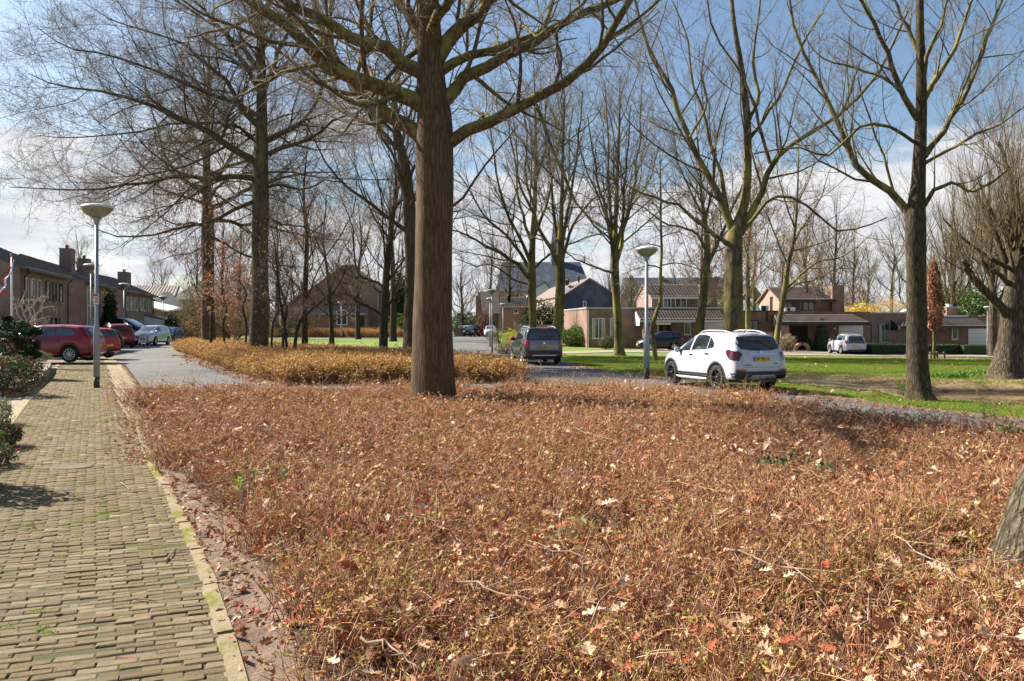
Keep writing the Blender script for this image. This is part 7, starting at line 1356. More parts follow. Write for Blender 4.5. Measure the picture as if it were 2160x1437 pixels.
# ---- left of the centre trunk: gabled brick house with lean-to
def gh_(e, X0, d):
    wpx(e, X0, d, 735, 746, 604, 624, whp, 1); pipe(e, [(XW(798, d) - X0, -.1, ZW(618, d)), (XW(798, d) - X0, -.1, .2)], zinc, .07); mb = MB(); mb.lathe([(.12, 0), (.12, .7), (.2, .7), (.2, .85)], (XW(788, d) - X0, .6, ZW(606, d)), 8); mb.build('flue', blf, e)
    mb = MB(); mb.box(XW(730, d) - X0, XW(742, d) - X0, 3, 4.2, ZW(570, d), ZW(556, d)); mb.build('chimney', bk_dk, e)
    dd = -3.; D = d + dd; mb = MB(); mb.box(XW(592, D) - X0, XW(775, D) - X0, dd, 0, -.2, ZW(663, D)); mb.build('wing_wall', bk_far, e)
    q = [(XW(588, D) - X0, dd - .4, ZW(664, D)), (XW(778, D) - X0, dd - .4, ZW(664, D)), (XW(778, d) - X0, -.02, ZW(645, d)), (XW(605, d) - X0, -.02, ZW(645, d))]; slab('lean_to_roof', q, .15, tile_br, e); tiles('roof_tiles', *q, tile_br, e, .3, .36, .04)
    mb = MB(); mb.box(XW(650, d) - X0, XW(778, d) - X0, -.06, -.0, ZW(646, d), ZW(641, d)); mb.build('fascia', blf, e)
    a, b = XW(710, D) - X0, XW(733, D) - X0; z0, z1, z2 = ZW(686, D), ZW(657, D), ZW(652, D); m_ = (a + b) / 2; mb = MB(); mb.extrude([(a, dd - .06, z0), (b, dd - .06, z0), (b, dd - .06, z1), (m_, dd - .06, z2), (a, dd - .06, z1)], (0, .05, 0)); w_e = mb.build('window', whp, e)
    mb = MB(); mb.extrude([(a + .15, dd - .075, z0 + .15), (m_ - .05, dd - .075, z0 + .15), (m_ - .05, dd - .075, z2 - .2), (a + .15, dd - .075, z1 - .03)], (0, .012, 0)); mb.build('pane', wg, w_e); mb = MB(); mb.extrude([(m_ + .05, dd - .075, z0 + .15), (b - .15, dd - .075, z0 + .15), (b - .15, dd - .075, z1 - .03), (m_ + .05, dd - .075, z2 - .2)], (0, .012, 0)); mb.build('pane', wg, w_e)
    wpx(e, X0, D, 625, 636, 658, 684, whp, 1, dd=0) if False else None
    window(e, ((XW(628, D) - X0), dd - .04, ZW(671, D)), .8, 1.7, 0, whp, 2); mb = MB(); mb.box(XW(759, D) - X0, XW(768, D) - X0, dd - .05, dd - .0, -.1, ZW(667, D)); mb.build('door', blf, e)
gable_front('gabled_brick_house', 'large dark brick gable house with a tiled lean-to across the lawn', 118, 612, 799, 700, 640, 727, 560, bk_far, tile_gr, 12, gh_, zb=-.2, eave2=612)
d = 140; X0 = XW(800, d); e = thing('slate_roof_house', 'house with a blue slate roof right of the gabled brick house', 'house', (X0, d, 0)); w = XW(905, d) - X0; mb = MB(); mb.box(0, w, 0, 8, -.2, ZW(645, d)); mb.build('wall', bk_far, e); prism_roof(e, -.3, w, -.4, 8.4, ZW(645, d) + .01, ZW(611, 144), 0, 0, slate)
# ---- far left: metal roofed barn-like house, terracotta roof
d = 112.; X0 = XW(300, d); e = thing('metal_roof_house', 'house with a ribbed brown metal roof at the end of the left row', 'house', (X0, d, 0)); w = XW(356, d) - X0
mb = MB(); mb.box(0, w + 1.5, 0, 9, -.2, ZW(632, d)); mb.build('wall', bk_dk, e); q = [(-3, -.5, ZW(626, d)), (w + 1.2, -.5, ZW(626, d)), (w - .5, 5, ZW(600, d)), (-4, 5, ZW(600, d))]; slab('roof', q, .15, tile_gr, e); tiles('roof_ribs', *q, tile_br, e, .45, 6, .12, 0)
q = [(w - 1.2, -2.5, ZW(648, d)), (w + 3.4, -2.5, ZW(648, d)), (w + .4, -.6, ZW(616, d)), (w - .6, -.6, ZW(616, d))]; slab('side_roof', q, .15, slate, e)
q = [(w - 3.2, -4.5, ZW(638, d - 4)), (w + 2.6, -6.5, ZW(655, d - 6)), (w + 3.4, -3.5, ZW(650, d - 3)), (w - 3.0, -1.5, ZW(630, d - 1))]; slab('white_roof', q, .2, render_w, e)
mb = MB(); mb.box(w - 3.4, w + 1.0, -4.4, -.6, -.1, ZW(652, d - 4)); mb.build('annex_wall', bk_far, e)
d = 128.; X0 = XW(368, d); e = thing('terracotta_roof_house', 'house with a hipped terracotta roof behind the dark timber fence', 'house', (X0, d, 0)); w = XW(530, d) - X0
mb = MB(); mb.box(0, w, 0, 10, -.2, ZW(632, d)); mb.build('wall', bk_far, e); prism_roof(e, -.6, w + .5, -.6, 10.6, ZW(632, d) + .01, ZW(590, 133), 3.5, 3.5, tile_gr)
slab('roof_face', [(-.72, -.5, ZW(632, d) + .05), (-.72, 10.5, ZW(632, d) + .05), (2.8, 5, ZW(589.6, 133)), (2.8, 4.9, ZW(589.6, 133))], .05, tile_or, e)
for q in (.25, .5, .75): mb = MB(); mb.lathe([(.14, 0), (.14, 1.0)], (-.6 + 3.3 * q, 4.6, ZW(632, d) + (ZW(589, 133) - ZW(632, d)) * q), 6); mb.build('chimney_pot', blf, e)

# fences
def board_fence(name, label, A, B_, z0, z1, m, bw=.14, gap=.015, cat='fence', post=None):
    A = np.array(A); B_ = np.array(B_); L = float(np.hypot(*(B_ - A))); a = math.atan2(*(B_ - A)[::-1]); root = thing(name, label, cat, (A[0], A[1], z0), a); n = int(L / (bw + gap)); r = np.random.default_rng(7)
    me_ = None
    if n <= 300:
        mb = MB(); mb.box(0, bw, -.012, .012, 0, z1 - z0); o = mb.build('board', m, root); o.location = (0, 0, 0)
        for k in range(1, n): c = o.copy(); COL.objects.link(c); c.parent = root; c.location = (k * (bw + gap), r.normal(0, .006), r.normal(0, .015))
    mb = MB(); mb.box(0, L, .02, .06, .25, .34); mb.build('rail', m, root); mb = MB(); mb.box(0, L, .02, .06, z1 - z0 - .4, z1 - z0 - .31); mb.build('rail', m, root); return root
board_fence('timber_fence', 'tall dark vertical board fence behind the blue car', (XW(375, 100), 100), (XW(478, 98), 98), -.1, ZW(667, 100), mat('dark_timber', (.065, .05, .045), .85, (.045, .036, .032), 5), .22, .03)
board_fence('timber_fence', 'pale weathered picket fence behind the dark grey car', (XW(1083, 73), 73), (XW(1175, 73), 73), -.6, ZW(685, 73), mat('pale_timber', (.42, .34, .24), .85, (.30, .25, .19), 5), .16, .05)
o = thing('brick_garden_wall', 'low red brick garden wall left of the far parked cars', 'wall', (XW(958, 120), 120, 0)); mb = MB(); mb.box(0, 1.7, 0, .25, -.1, ZW(692, 120)); mb.build('wall', bk_red, o)
# ================================================================== LAMPS, SIGNS, BUSHES, GARDEN
pole_m = mat('galvanised_pole', (.26, .30, .34), .5, (.20, .235, .27), 3, metal=.2); bowl_m = mat('lamp_bowl', (.27, .24, .17), .3, (.15, .135, .10), 9, col3=(.12, .10, .07), n3=5, f3=(.5, .7), coat=.6, stretch=(3, 3, .6)); cap_m = mat('lamp_cap', (.55, .58, .58), .4, (.40, .43, .42), 4); pit = mat('pole_foot', (.035, .035, .035), .7)
def lamp(label, loc, H, s=1., group='park lamps', cap=1, ps=None):
    ps = ps or s
    e = thing('street_lamp', label, 'street lamp', loc); k = H / 4.2
    mb = MB(); mb.lathe([(.075 * ps, 0), (.075 * ps, .34)], seg=16); mb.build('pole_foot', pit, e)
    mb = MB(); mb.lathe([(.078 * ps, .342), (.078 * ps, 1.35 * k), (.070 * ps, 1.40 * k), (.048 * ps, 1.48 * k), (.045 * ps, H - .55 * s)], seg=16); mb.build('pole', pole_m, e)
    mb = MB(); mb.lathe([(.046 * s, H - .56 * s), (.075 * s, H - .45 * s), (.12 * s, H - .39 * s), (.12 * s, H - .372 * s)], seg=20); mb.build('neck', pole_m, e)
    mb = MB(); mb.lathe([(.115 * s, H - .37 * s), (.22 * s, H - .315 * s), (.31 * s, H - .245 * s), (.37 * s, H - .17 * s), (.392 * s, H - .13 * s), (.39 * s, H - .118 * s), (.37 * s, H - .117 * s)], seg=28); b = mb.build('bowl', bowl_m, e)
    mb = MB(); mb.lathe([(.40 * s, H - .115 * s), (.40 * s, H - .09 * s), (.34 * s, H - .045 * s), (.2 * s, H - .012 * s), (0, H)], seg=28); mb.build('cap', cap_m, e); return e
GLs = 'street lamps along the left street'; GLp = 'park lamps'
x, y = G(204, 820); L1 = lamp('grey street lamp standing in the brick path, with a red and white sticker', (x, y, .0), ZW(430, y), 1.08, GLs)
mb = MB(); zc = ZW(631, y); mb.lathe([(.062, zc + .15), (.0625, zc - .15)], seg=20); s_ = mb.build('sticker', mat('sticker_white', (.62, .52, .54), .6), L1)
mb = MB(); mb.box(-.08, .08, -.066, -.064, zc - .155, zc + .155); mb.build('sticker_panel', MATS['sticker_white'], L1)
rdk = mat('sticker_red', (.45, .05, .10), .6)
for t_, w_x, zz, xx in (('LET OP', .13, .115, 0), ('NU', .04, .06, -.045), ('IN', .04, .015, .02), ('UIT', .075, -.03, .02), ('DE', .03, -.075, -.05), ('EN', .075, -.10, .02)):
    pass
# the lettering is too small to read in the photo: red blocks stand where its words stand
for (a, b, c_, d_) in ((-.07, .07, .085, .145), (-.07, -.03, .03, .07), (-.01, .01, .03, .06), (.03, .07, .03, .07), (-.005, .07, -.03, .01), (-.07, -.05, -.10, -.06), (-.01, .07, -.10, -.06), (-.07, -.045, -.145, -.12)):
    mb = MB(); mb.box(a, b, -.0685, -.0662, zc + c_, zc + d_); mb.build('sticker_print', rdk, L1)
for px, d, yt, lb, s in ((192.5, 50, 556, 'second street lamp from the camera on the left street, partly behind the nearest pole', 1.14), (262, 67, 597, 'street lamp in front of the black van', 1.1), (344, 88, 624, 'farthest street lamp of the left street, beside the silver car', 1.1)):
    lamp(lb, (XW(px, d), d, 0), ZW(yt, d), s, GLs)
for px, d, yt, lb, s in ((720, 104, 636, 'small lamp post before the golden hedge on the far side of the lawn', 1.2), (1038, 50.5, 610, 'nearest lamp post of the three beside the central road', .78), (1033.5, 66, 628, 'lamp post just behind the nearest one of the central road', .8), (1061, 84, 640, 'lamp post right of the pair on the central road', .8)):
    lamp(lb, (XW(px, d), d, float(zg(XW(px, d), d))), ZW(yt, d) - float(zg(XW(px, d), d)), s, GLp)
x, y = G(1364, 800); lamp('lamp post standing on the road edge left of the white car', (x, y, .02), ZW(521, y), .94, GLp, ps=1.3)
x, y = G(2083, 750); z = float(zg(x, y)); lamp('thin white lamp post before the clipped hedge left of the willow', (x, y, z), ZW(646, y) - z, .72, GLp)
# a bare mast and small poles
mb = MB(); e = thing('flagpole', 'white flagpole with a copper coloured cap before the nearest brick house', 'flagpole', (XW(25, 40), 40, 0)); z = ZW(535, 40); mb.lathe([(.055, 0), (.045, z - .15)], seg=12); mb.build('pole', whp, e); mb = MB(); mb.lathe([(.07, z - .15), (.09, z - .06), (.05, z), (0, z + .02)], seg=12); mb.build('finial', tile_or, e)
# flag hanging in the wind, red white blue
x0, d = XW(25, 40), 39.9; f = thing('flag', 'red white and blue flag blowing left from the flagpole', 'flag', (x0, d, 0)); P = [(28, 547), (24, 562), (18, 580), (14, 596), (8, 606), (-2, 614), (-14, 622)]
ws_ = [7, 9, 9, 11, 14, 17, 22]; V = [[], [], []]
c = np.array([(XW(px, d) - x0, .12 * math.sin(i * 1.7), ZW(py, d)) for i, (px, py) in enumerate(P)]); c = np.stack([np.interp(np.linspace(0, 6, 25), range(7), c[:, k]) for k in range(3)], 1); wv_ = np.interp(np.linspace(0, 6, 25), range(7), ws_) / F * d
tg = unit(np.gradient(c, axis=0)); nr = unit(np.cross(tg, [0, 1, 0])); nr = np.where(nr[:, :1] * 1 + nr[:, 2:] > 0, nr, -nr)
for k, (nm, col) in enumerate((('red_stripe', (.55, .03, .04)), ('white_stripe', (.8, .8, .82)), ('blue_stripe', (.05, .14, .42)))):
    o1, o2 = (-.5 + k / 3), (-.5 + (k + 1) / 3); A_ = c + nr * (wv_ * o1)[:, None]; B_ = c + nr * (wv_ * o2)[:, None]; rip = .06 * np.sin(np.arange(25) * .9 + k)[:, None] * np.array([0, 1, 0]); VV = np.empty((50, 3)); VV[0::2] = A_ + rip; VV[1::2] = B_ + .06 * np.sin(np.arange(25) * .9 + k + 1)[:, None] * np.array([0, 1, 0])
    link(nm, fast_mesh(nm, VV, np.array([(2 * i, 2 * i + 1, 2 * i + 3, 2 * i + 2) for i in range(24)]), mat('flag_' + nm, col, .8), smooth=True), f)
# advertising board
x, y = G(303, 723.5); y = 66.0; x = XW(303, y); e = thing('a_board', 'white folding advertising board standing on the street by the silver car', 'sign', (x, y, .02)); e.rotation_euler.z = -.1
for s in (-1, 1):
    mb = MB(); mb.extrude([(-.30, s * .22, .28), (.30, s * .22, .28), (.27, s * .04, 1.02), (-.27, s * .04, 1.02)], (0, s * .02, 0)); pn = mb.build('panel', whp, e)
    for sx in (-1, 1): mb = MB(); mb.tube([(sx * .33, s * .30, 0), (sx * .28, s * .03, 1.06)], .02, 6); mb.build('leg', whp, e)
prn = mat('print_grey', (.12, .14, .20), .7)
for a, b, z0, z1 in ((-.2, .2, .86, .90), (-.2, .15, .79, .82), (-.2, -.04, .52, .70), (.04, .2, .50, .66), (-.2, .2, .40, .42)):
    yy = lambda z: -.245 + (z - .28) / .74 * .18 - .006; mb = MB(); mb.extrude([(a, yy(z0), z0), (b, yy(z0), z0), (b, yy(z1), z1), (a, yy(z1), z1)], (0, -.004, 0)); mb.build('print', prn, e)

# ---- bushes: leaves spread through a volume
def bush(name, label, loc, rad, n, leafm, L=.05, seed=0, shell=.45, lumps=5, cat='bush', stems=True, flat=.6, group=None, squash=0., stemm=None, narrow=.45):
    n = int(n * 1.7); r = np.random.default_rng(seed); root = thing(name, label, cat, loc, 0, group); rad = np.array(rad, float)
    cs = [(0, 0, rad[2])] ; ct = np.array([0, 0, rad[2] * .95]); D = unit(r.normal(0, 1, (n, 3))); lump = 1 + .16 * np.sin(D[:, 0] * lumps + 1.3 * seed) * np.sin(D[:, 1] * lumps + seed) + .10 * np.sin(D[:, 2] * lumps * 1.7 + D[:, 0] * 5)
    q = (shell + (1 - shell) * r.random(n) ** .5) * lump * (1 + r.normal(0, .05, n)); C = D * q[:, None] * rad + ct; C = C[C[:, 2] > .02]; n = len(C)
    V, Q = leaf_quads(C, r.normal(0, 1, (n, 3)) + [0, 0, .2], D[:n] * flat + r.normal(0, 1, (n, 3)), L * r.uniform(.6, 1.3, n), L * narrow * r.uniform(.7, 1.3, n)); o = link('foliage', fast_mesh('foliage', V, Q, leafm), root); o['kind'] = 'stuff'
    if stems:
        m = 14; a = r.uniform(0, 6.28, m); e_ = np.column_stack([np.cos(a) * rad[0] * .6, np.sin(a) * rad[1] * .6, rad[2] * r.uniform(.9, 1.6, m)]); P = np.stack([np.zeros((m, 3)), e_ * [.3, .3, .5], e_], 1); V, Q = tubes(P, np.broadcast_to(np.array([.03, .02, .008]) * max(1, rad[2]), (m, 3)), 4); o = link('stems', fast_mesh('stems', V, Q, stemm or bark_dark), root); o['kind'] = 'stuff'
    return root
lf_green = foliage_mat('laurel_leaves', [(.06, .13, .02), (.10, .19, .03), (.045, .09, .018), (.17, .26, .05), (.22, .30, .06)], .35, .2); lf_dk = foliage_mat('dark_evergreen', [(.018, .04, .014), (.03, .06, .02), (.012, .028, .010), (.045, .08, .025)], .6, .1)
lf_yw = foliage_mat('forsythia', [(.75, .50, .03), (.65, .40, .02), (.80, .62, .10), (.4, .36, .05)], .6, .35); lf_ol = foliage_mat('yellow_willow', [(.55, .36, .10), (.45, .30, .09), (.60, .45, .16)], .7, .3)
lf_lime = foliage_mat('lime_leaves', [(.35, .42, .04), (.25, .34, .03), (.45, .48, .08)], .5, .35); lf_box = foliage_mat('box_hedge', [(.035, .075, .016), (.055, .11, .022), (.10, .15, .03), (.025, .05, .012)], .6, .15); lf_con = foliage_mat('conifer', [(.045, .085, .03), (.07, .12, .04), (.03, .06, .022), (.12, .17, .05)], .7, .15)
lf_gy = foliage_mat('grey_shrub', [(.14, .14, .09), (.20, .19, .11), (.10, .10, .06), (.26, .23, .14)], .7, .2); lf_br = foliage_mat('brown_twigs', [(.20, .12, .08), (.14, .085, .06), (.26, .17, .11)], .8, .1)
def at(px, py, d=None):
    if d is None: x, y = G(px, py)
    else: x, y = XW(px, d), d
    return (x, y, float(zg(x, y)))
bush('rhododendron', 'big round green shrub with sunlit leaves behind the dark grey car', at(1217, 731), (1.75, 1.45, .92), 4200, lf_green, .085, 1, narrow=.35)
bush('small_shrub', 'small dark shrub under the bungalow window left of a tree trunk', at(1279, 737), (.75, .6, .55), 1000, foliage_mat('mixed_leaves', [(.10, .11, .04), (.2, .17, .08), (.05, .06, .02)], .6, .2), .06, 2)
bush('small_shrub', 'thin dark shrub at the wall between the two bungalow windows', at(1297, 736), (.35, .35, .65), 500, lf_dk, .05, 3)
bush('lime_shrub', 'bright lime green round shrub left of the picket fence', (XW(1078, 66), 66, -.3), (.85, .8, .85), 1200, lf_lime, .06, 4)
bush('hedge_plants', 'green and brown shrubs beside the central road lamps', (XW(1053, 76), 76, -.1), (1.3, 1.3, .75), 1200, foliage_mat('mixed_green', [(.12, .17, .04), (.22, .2, .08), (.07, .10, .03)], .6, .3), .06, 5)
bush('pale_shrub', 'low pale speckled shrub left of the dark grey car', (XW(1067, 50), 50, -.1), (.75, .7, .42), 900, foliage_mat('speckled', [(.3, .24, .15), (.12, .14, .06), (.45, .40, .28)], .6, .3), .05, 6)
bush('conifer', 'dark green conifer between the two trees behind the dark grey car', (XW(1140, 76), 76, -.5), (2.0, 1.6, 2.3), 3000, lf_dk, .12, 7, shell=.3)
bush('conifer', 'small dark conifer right of the taller one behind the picket fence', (XW(1159, 78), 78, -.5), (.8, .8, 1.6), 1200, lf_dk, .10, 8)
bush('round_bush', 'clipped green bush at the end of the central road', (XW(984, 135), 135, 0), (2.2, 2, 2.0), 1600, lf_con, .15, 9); bush('round_bush', 'pale green spreading bush left of the clipped one at the end of the road', (XW(967, 138), 138, 0), (2.2, 2, 1.9), 1500, lf_gy, .15, 10)
bush('round_bush', 'grey brown bush in front of the steep roofed corner house', (XW(1025, 118), 118, 0), (1.7, 1.2, 1.9), 1400, lf_br, .12, 11); bush('dark_bush', 'dark evergreen bush beside the far parked cars', (XW(1003, 130), 130, 0), (1.9, 1.5, 1.3), 1100, lf_dk, .14, 12)
bush('evergreen_tree', 'dark fir between the trunks left of the big foreground trunk', (XW(843, 118), 118, 0), (1.7, 1.6, 4.6), 3200, lf_dk, .22, 13, shell=.3, lumps=9); bush('holly_bush', 'bright green bush at the foot of the dark fir', (XW(842, 110), 110, 0), (1.5, 1.4, 1.6), 1600, lf_green, .13, 14)
bush('yellow_forsythia', 'bright yellow flowering shrubs above the flat roof', (XW(1810, 86), 86, -.5), (2.6, 1.6, 2.2), 3600, lf_yw, .10, 15, shell=.6); bush('yellow_willow', 'pale yellow wispy shrubs above the flat roof, right of the bright yellow ones', (XW(1870, 88), 88, -.5), (3.3, 1.6, 2.6), 5200, lf_ol, .12, 16, narrow=.18)
bush('evergreen_tree', 'spreading light green conifer behind the russet columnar tree and chimney', (XW(2035, 92), 92, -.5), (5.2, 3, 3.3), 8000, foliage_mat('light_conifer', [(.12, .19, .04), (.07, .13, .03), (.20, .27, .06), (.05, .09, .02)], .6, .25), .16, 17, lumps=9)
bush('dark_bush', 'dark brushy shrub mass between the brick chimney and the yellow shrubs', (XW(1800, 92), 92, -.5), (2.7, 2, 3.4), 3800, lf_br, .16, 18, narrow=.15)
bush('dark_bush', 'brown undergrowth behind the right hand bungalow', (XW(2130, 84), 84, -.5), (5, 3, 1.9), 3600, lf_br, .15, 19, narrow=.2)
bush('pine_tree', 'grey green pine between the two bungalows', (XW(1532, 95), 95, -.5), (1.7, 1.5, 3.0), 2600, lf_gy, .14, 20, narrow=.25)
bush('brown_bush', 'brown leafless bush in front of the second bungalow wall', at(1622, 741), (1.3, .8, .75), 1500, lf_br, .09, 21, narrow=.15); bush('brown_bush', 'straw coloured shrub at the bungalow post', at(1660, 742), (.7, .6, .75), 1200, foliage_mat('straw', [(.35, .26, .15), (.26, .18, .10), (.45, .36, .22)], .7, .2), .08, 22, narrow=.15)
bush('ivy_thicket', 'brown twiggy thicket with red leaves under the spreading trees', (XW(490, 60), 60, 0), (3.6, 1.6, 1.9), 7000, foliage_mat('thicket', [(.16, .11, .05), (.22, .16, .07), (.12, .10, .04), (.30, .12, .06)], .7, .25), .06, 23, shell=.2, narrow=.3)
bush('ivy_thicket', 'olive leafed shrubbery before the timber fence at the end of the left street', (XW(415, 96), 96, 0), (3.0, 1.6, 3.3), 5000, foliage_mat('olive_shrub', [(.22, .18, .08), (.15, .13, .05), (.28, .22, .10)], .7, .25), .09, 24, shell=.2, narrow=.35)
bush('ivy_thicket', 'dark shrub mass behind the dark spreading trunk', (XW(600, 96), 96, 0), (4.5, 2, 2.1), 5000, foliage_mat('dark_thicket', [(.10, .075, .05), (.14, .10, .06), (.08, .08, .04)], .7, .2), .10, 25, shell=.2, narrow=.3)
bush('dark_conifer', 'small dark conifer between the silver and the blue car', (XW(360, 96), 96, 0), (1.1, 1, 1.5), 1500, lf_dk, .10, 26); bush('climber', 'dark columnar conifer against the second brick house', (XW(231, 70.5), 70.5, 0), (.62, .6, 2.35), 2000, lf_dk, .10, 27); bush('dark_conifer', 'narrow dark shrub right of the silver car', (XW(352, 84), 84, 0), (.45, .45, .85), 700, lf_dk, .07, 28)
# cone shaped conifers
def cone(label, loc, R, H, seed):
    r = np.random.default_rng(seed); root = thing('clipped_conifer', label, 'conifer', loc, 0, 'clipped conifers'); n = 2600; t = r.random(n) ** .8; a = r.uniform(0, 6.28, n); rad = R * np.clip(1.05 - t, 0, 1) ** .62 * np.clip(t * 8 + .5, 0, 1) * r.uniform(.82, 1.03, n)
    C = np.column_stack([rad * np.cos(a), rad * np.sin(a), t * H]); V, Q = leaf_quads(C, r.normal(0, .6, (n, 3)) + [0, 0, 1], np.column_stack([np.cos(a), np.sin(a), r.normal(0, .4, n)]), r.uniform(.05, .10, n), r.uniform(.02, .04, n)); o = link('foliage', fast_mesh('foliage', V, Q, lf_con), root); o['kind'] = 'stuff'
    mb = MB(); mb.lathe([(R * .9, .1), (R * .88, H * .25), (R * .62, H * .6), (R * .2, H * .93), (0, H * .97)], seg=16); mb.build('inner_branches', lf_dk, root)
cone('nearer and fatter clipped conical conifer left of the tiny white car', at(1733, 741), .72, 2.75, 1); cone('slimmer clipped conifer just behind the fatter one', at(1714, 739), .55, 2.7, 2); cone('lowest rounded clipped conifer at the foot of the pair', at(1706, 740), .35, 1.0, 3)
# log ring on the porch
x, y, z = at(1692, 737); y = 67.6; x = XW(1692, y); mb = MB(); a = np.linspace(0, math.pi, 12); e = thing('wicker_arch', 'curved tan wicker shelter in the dark porch', 'garden ornament', (x, y, z)); V = []
mb.tube([(.55 * math.cos(q), 0, .55 * math.sin(q) + .1) for q in a], .16, 10); mb.build('arch', mat('wicker', (.50, .30, .16), .8, (.36, .2, .1), 20), e); mb = MB(); mb.box(-.5, .5, -.1, .4, .0, .09); mb.build('base', wood, e)
# box hedges
def box_hedge(label, x0, x1, py0, py1, dp, seed):
    (xa, ya), (xb, yb) = G(x0, py1), G(x1, py1); z = float(zg(xa, ya)); H = ZW(py0, ya) - z; r = np.random.default_rng(seed); root = thing('clipped_hedge', label, 'hedge', (xa, ya, z), math.atan2(yb - ya, xb - xa), 'clipped hedges in front of the right hand bungalow'); L = math.hypot(xb - xa, yb - ya)
    mb = MB(); mb.box(.03, L - .03, .03, dp - .03, 0, H - .03); mb.build('inner_branches', lf_dk, root); n = int(L * 700)
    w = r.random(n); C = np.where((w < .45)[:, None], np.column_stack([r.uniform(0, L, n), np.zeros(n), r.uniform(0, H, n)]), np.where((w < .8)[:, None], np.column_stack([r.uniform(0, L, n), r.uniform(0, dp, n), np.full(n, H)]), np.column_stack([np.where(r.random(n) < .5, 0, L), r.uniform(0, dp, n), r.uniform(0, H, n)])))
    C += r.normal(0, .018, (n, 3)); V, Q = leaf_quads(C, r.normal(0, 1, (n, 3)), r.normal(0, 1, (n, 3)), r.uniform(.02, .045, n), r.uniform(.015, .03, n)); o = link('foliage', fast_mesh('foliage', V, Q, lf_box), root); o['kind'] = 'stuff'
box_hedge('clipped hedge running along the drive from the tiny white car to the dark pond tree', 1840, 1918, 727.5, 748.5, 3.4, 1); box_hedge('clipped hedge between the dark pond tree and the garden gap', 1957, 2025, 728, 748.5, 1.1, 2); box_hedge('clipped hedge right of the garden gap, behind the thin white lamp post', 2033, 2104, 728.5, 749, 1.1, 3)

# ---- left garden: paving, kerb, cloud pine, flowers
gpv = brick_mat('garden_setts', (.30, .24, .20), (.25, .20, .165), (.10, .085, .06), .21, .21, .5, True, .5, patch=None); gsoil = mat('garden_soil', (.11, .085, .06), .97, (.07, .055, .04), 6, bump=1, bscale=40)
sheet('garden_paving', [(-6.5, 2), (-30, 2), (-30, 36.4), G(128, 766), (-19.3, 31.0), G(98, 806), G(58, 850), G(18, 905), G(-42, 1010), (-5.7, 8), (-5.0, 5)], .010, gpv, 2.5)
sheet('garden_grass', [(-24.5, 31.5), (-20.3, 31.8), (-20.9, 34.8), (-25.5, 34.6)], .022, lawn_m, 1.5)
tw2 = scatter('grass', np.column_stack([rand_in([(-24.5, 31.5), (-20.3, 31.8), (-20.9, 34.8), (-25.5, 34.6)], 40, np.random.default_rng(3)), np.full(40, .02)]), np.full(40, 1.2), gv, 5); tag(tw2, 'small strip of lawn beside the dark red estate car', 'grass')
BEDG = [G(104, 778), G(100, 790), G(84, 805), G(62, 822), G(42, 836), (-20.6, 20.4), (-26, 21), (-27, 30), (-21.5, 31.2), (-19.6, 31.0)]
sheet('garden_bed', BEDG, .0, gsoil, .6, zfun=lambda x, y: np.full(len(x), .22))
ed = [G(104, 778), G(101, 790), G(88, 805), G(66, 822), G(44, 838), (-19.5, 20.2)]; r = np.random.default_rng(4)
eg = thing('stone_edging', 'curved pale concrete edging holding up the flower bed', 'edging', (0, 0, 0)); cpos = np.array(ed); ss = np.concatenate([[0], np.cumsum(np.hypot(*np.diff(cpos, axis=0).T))]); 
for k in range(int(ss[-1] / .62)):
    a = np.array([np.interp(k * .62, ss, cpos[:, j]) for j in (0, 1)]); b = np.array([np.interp(k * .62 + .6, ss, cpos[:, j]) for j in (0, 1)]); t = unit(b - a); L = np.hypot(*(b - a)); bmx = bmesh.new(); bmesh.ops.create_cube(bmx, size=1); bmesh.ops.scale(bmx, vec=(L, .16, .32), verts=bmx.verts); bmesh.ops.bevel(bmx, geom=bmx.edges[:], offset=.02, segments=2, affect='EDGES'); me = bpy.data.meshes.new('edging_stone'); bmx.to_mesh(me); bmx.free(); me.materials.append(kerb_m if k % 3 else concrete_m)
    c = (a + b) / 2; link('edging_stone', me, eg, (c[0], c[1], .13 + r.normal(0, .006)), math.atan2(t[1], t[0]) + r.normal(0, .02))
# cloud pruned conifer
x0, d = XW(35, 26.5), 26.5; e = thing('cloud_pruned_conifer', 'dark cloud pruned garden conifer at the left edge of the photo', 'garden tree', (x0, d, .2)); r = np.random.default_rng(9)
pads = [(30, 688, 62, 20), (66, 700, 42, 16), (10, 712, 60, 17), (58, 728, 52, 22), (5, 742, 56, 20), (50, 752, 56, 15), (-10, 765, 60, 24), (70, 748, 30, 12), (14, 672, 22, 8)]
for i, (px, py, w, h) in enumerate(pads):
    D = d + r.uniform(-.5, .6); R3 = np.array([w / 2 / F * D, w / 2.4 / F * D, h / F * D * .62]); n = 1500; dd = unit(r.normal(0, 1, (n, 3))); lump = 1 + .18 * np.sin(dd[:, 0] * 7 + i) * np.sin(dd[:, 1] * 6); C = dd * R3 * (lump * r.uniform(.7, 1.03, n))[:, None] + [XW(px, D) - x0, D - d, ZW(py, D) - .2]
    V, Q = leaf_quads(C, dd + r.normal(0, .6, (n, 3)), r.normal(0, 1, (n, 3)), r.uniform(.03, .06, n), r.uniform(.010, .02, n)); o = link('foliage_pad', fast_mesh('foliage_pad', V, Q, lf_dk), e); o['kind'] = 'stuff'
    mb = MB(); mb.tube([(0, .0, max(.1, ZW(py + 30, D) - .4)), ((XW(px, D) - x0) * .5, (D - d) * .5, ZW(py + 20, D) - .25), (XW(px, D) - x0, D - d, ZW(py + 4, D) - .2)], [.045, .035, .02], 6); mb.build('branch', bark_main, e)
mb = MB(); mb.tube([(0, 0, -.1), (.06, 0, .5), (-.05, 0, 1.0), (.08, 0, 1.7)], [.10, .08, .06, .03], 8); mb.build('trunk', bark_main, e)
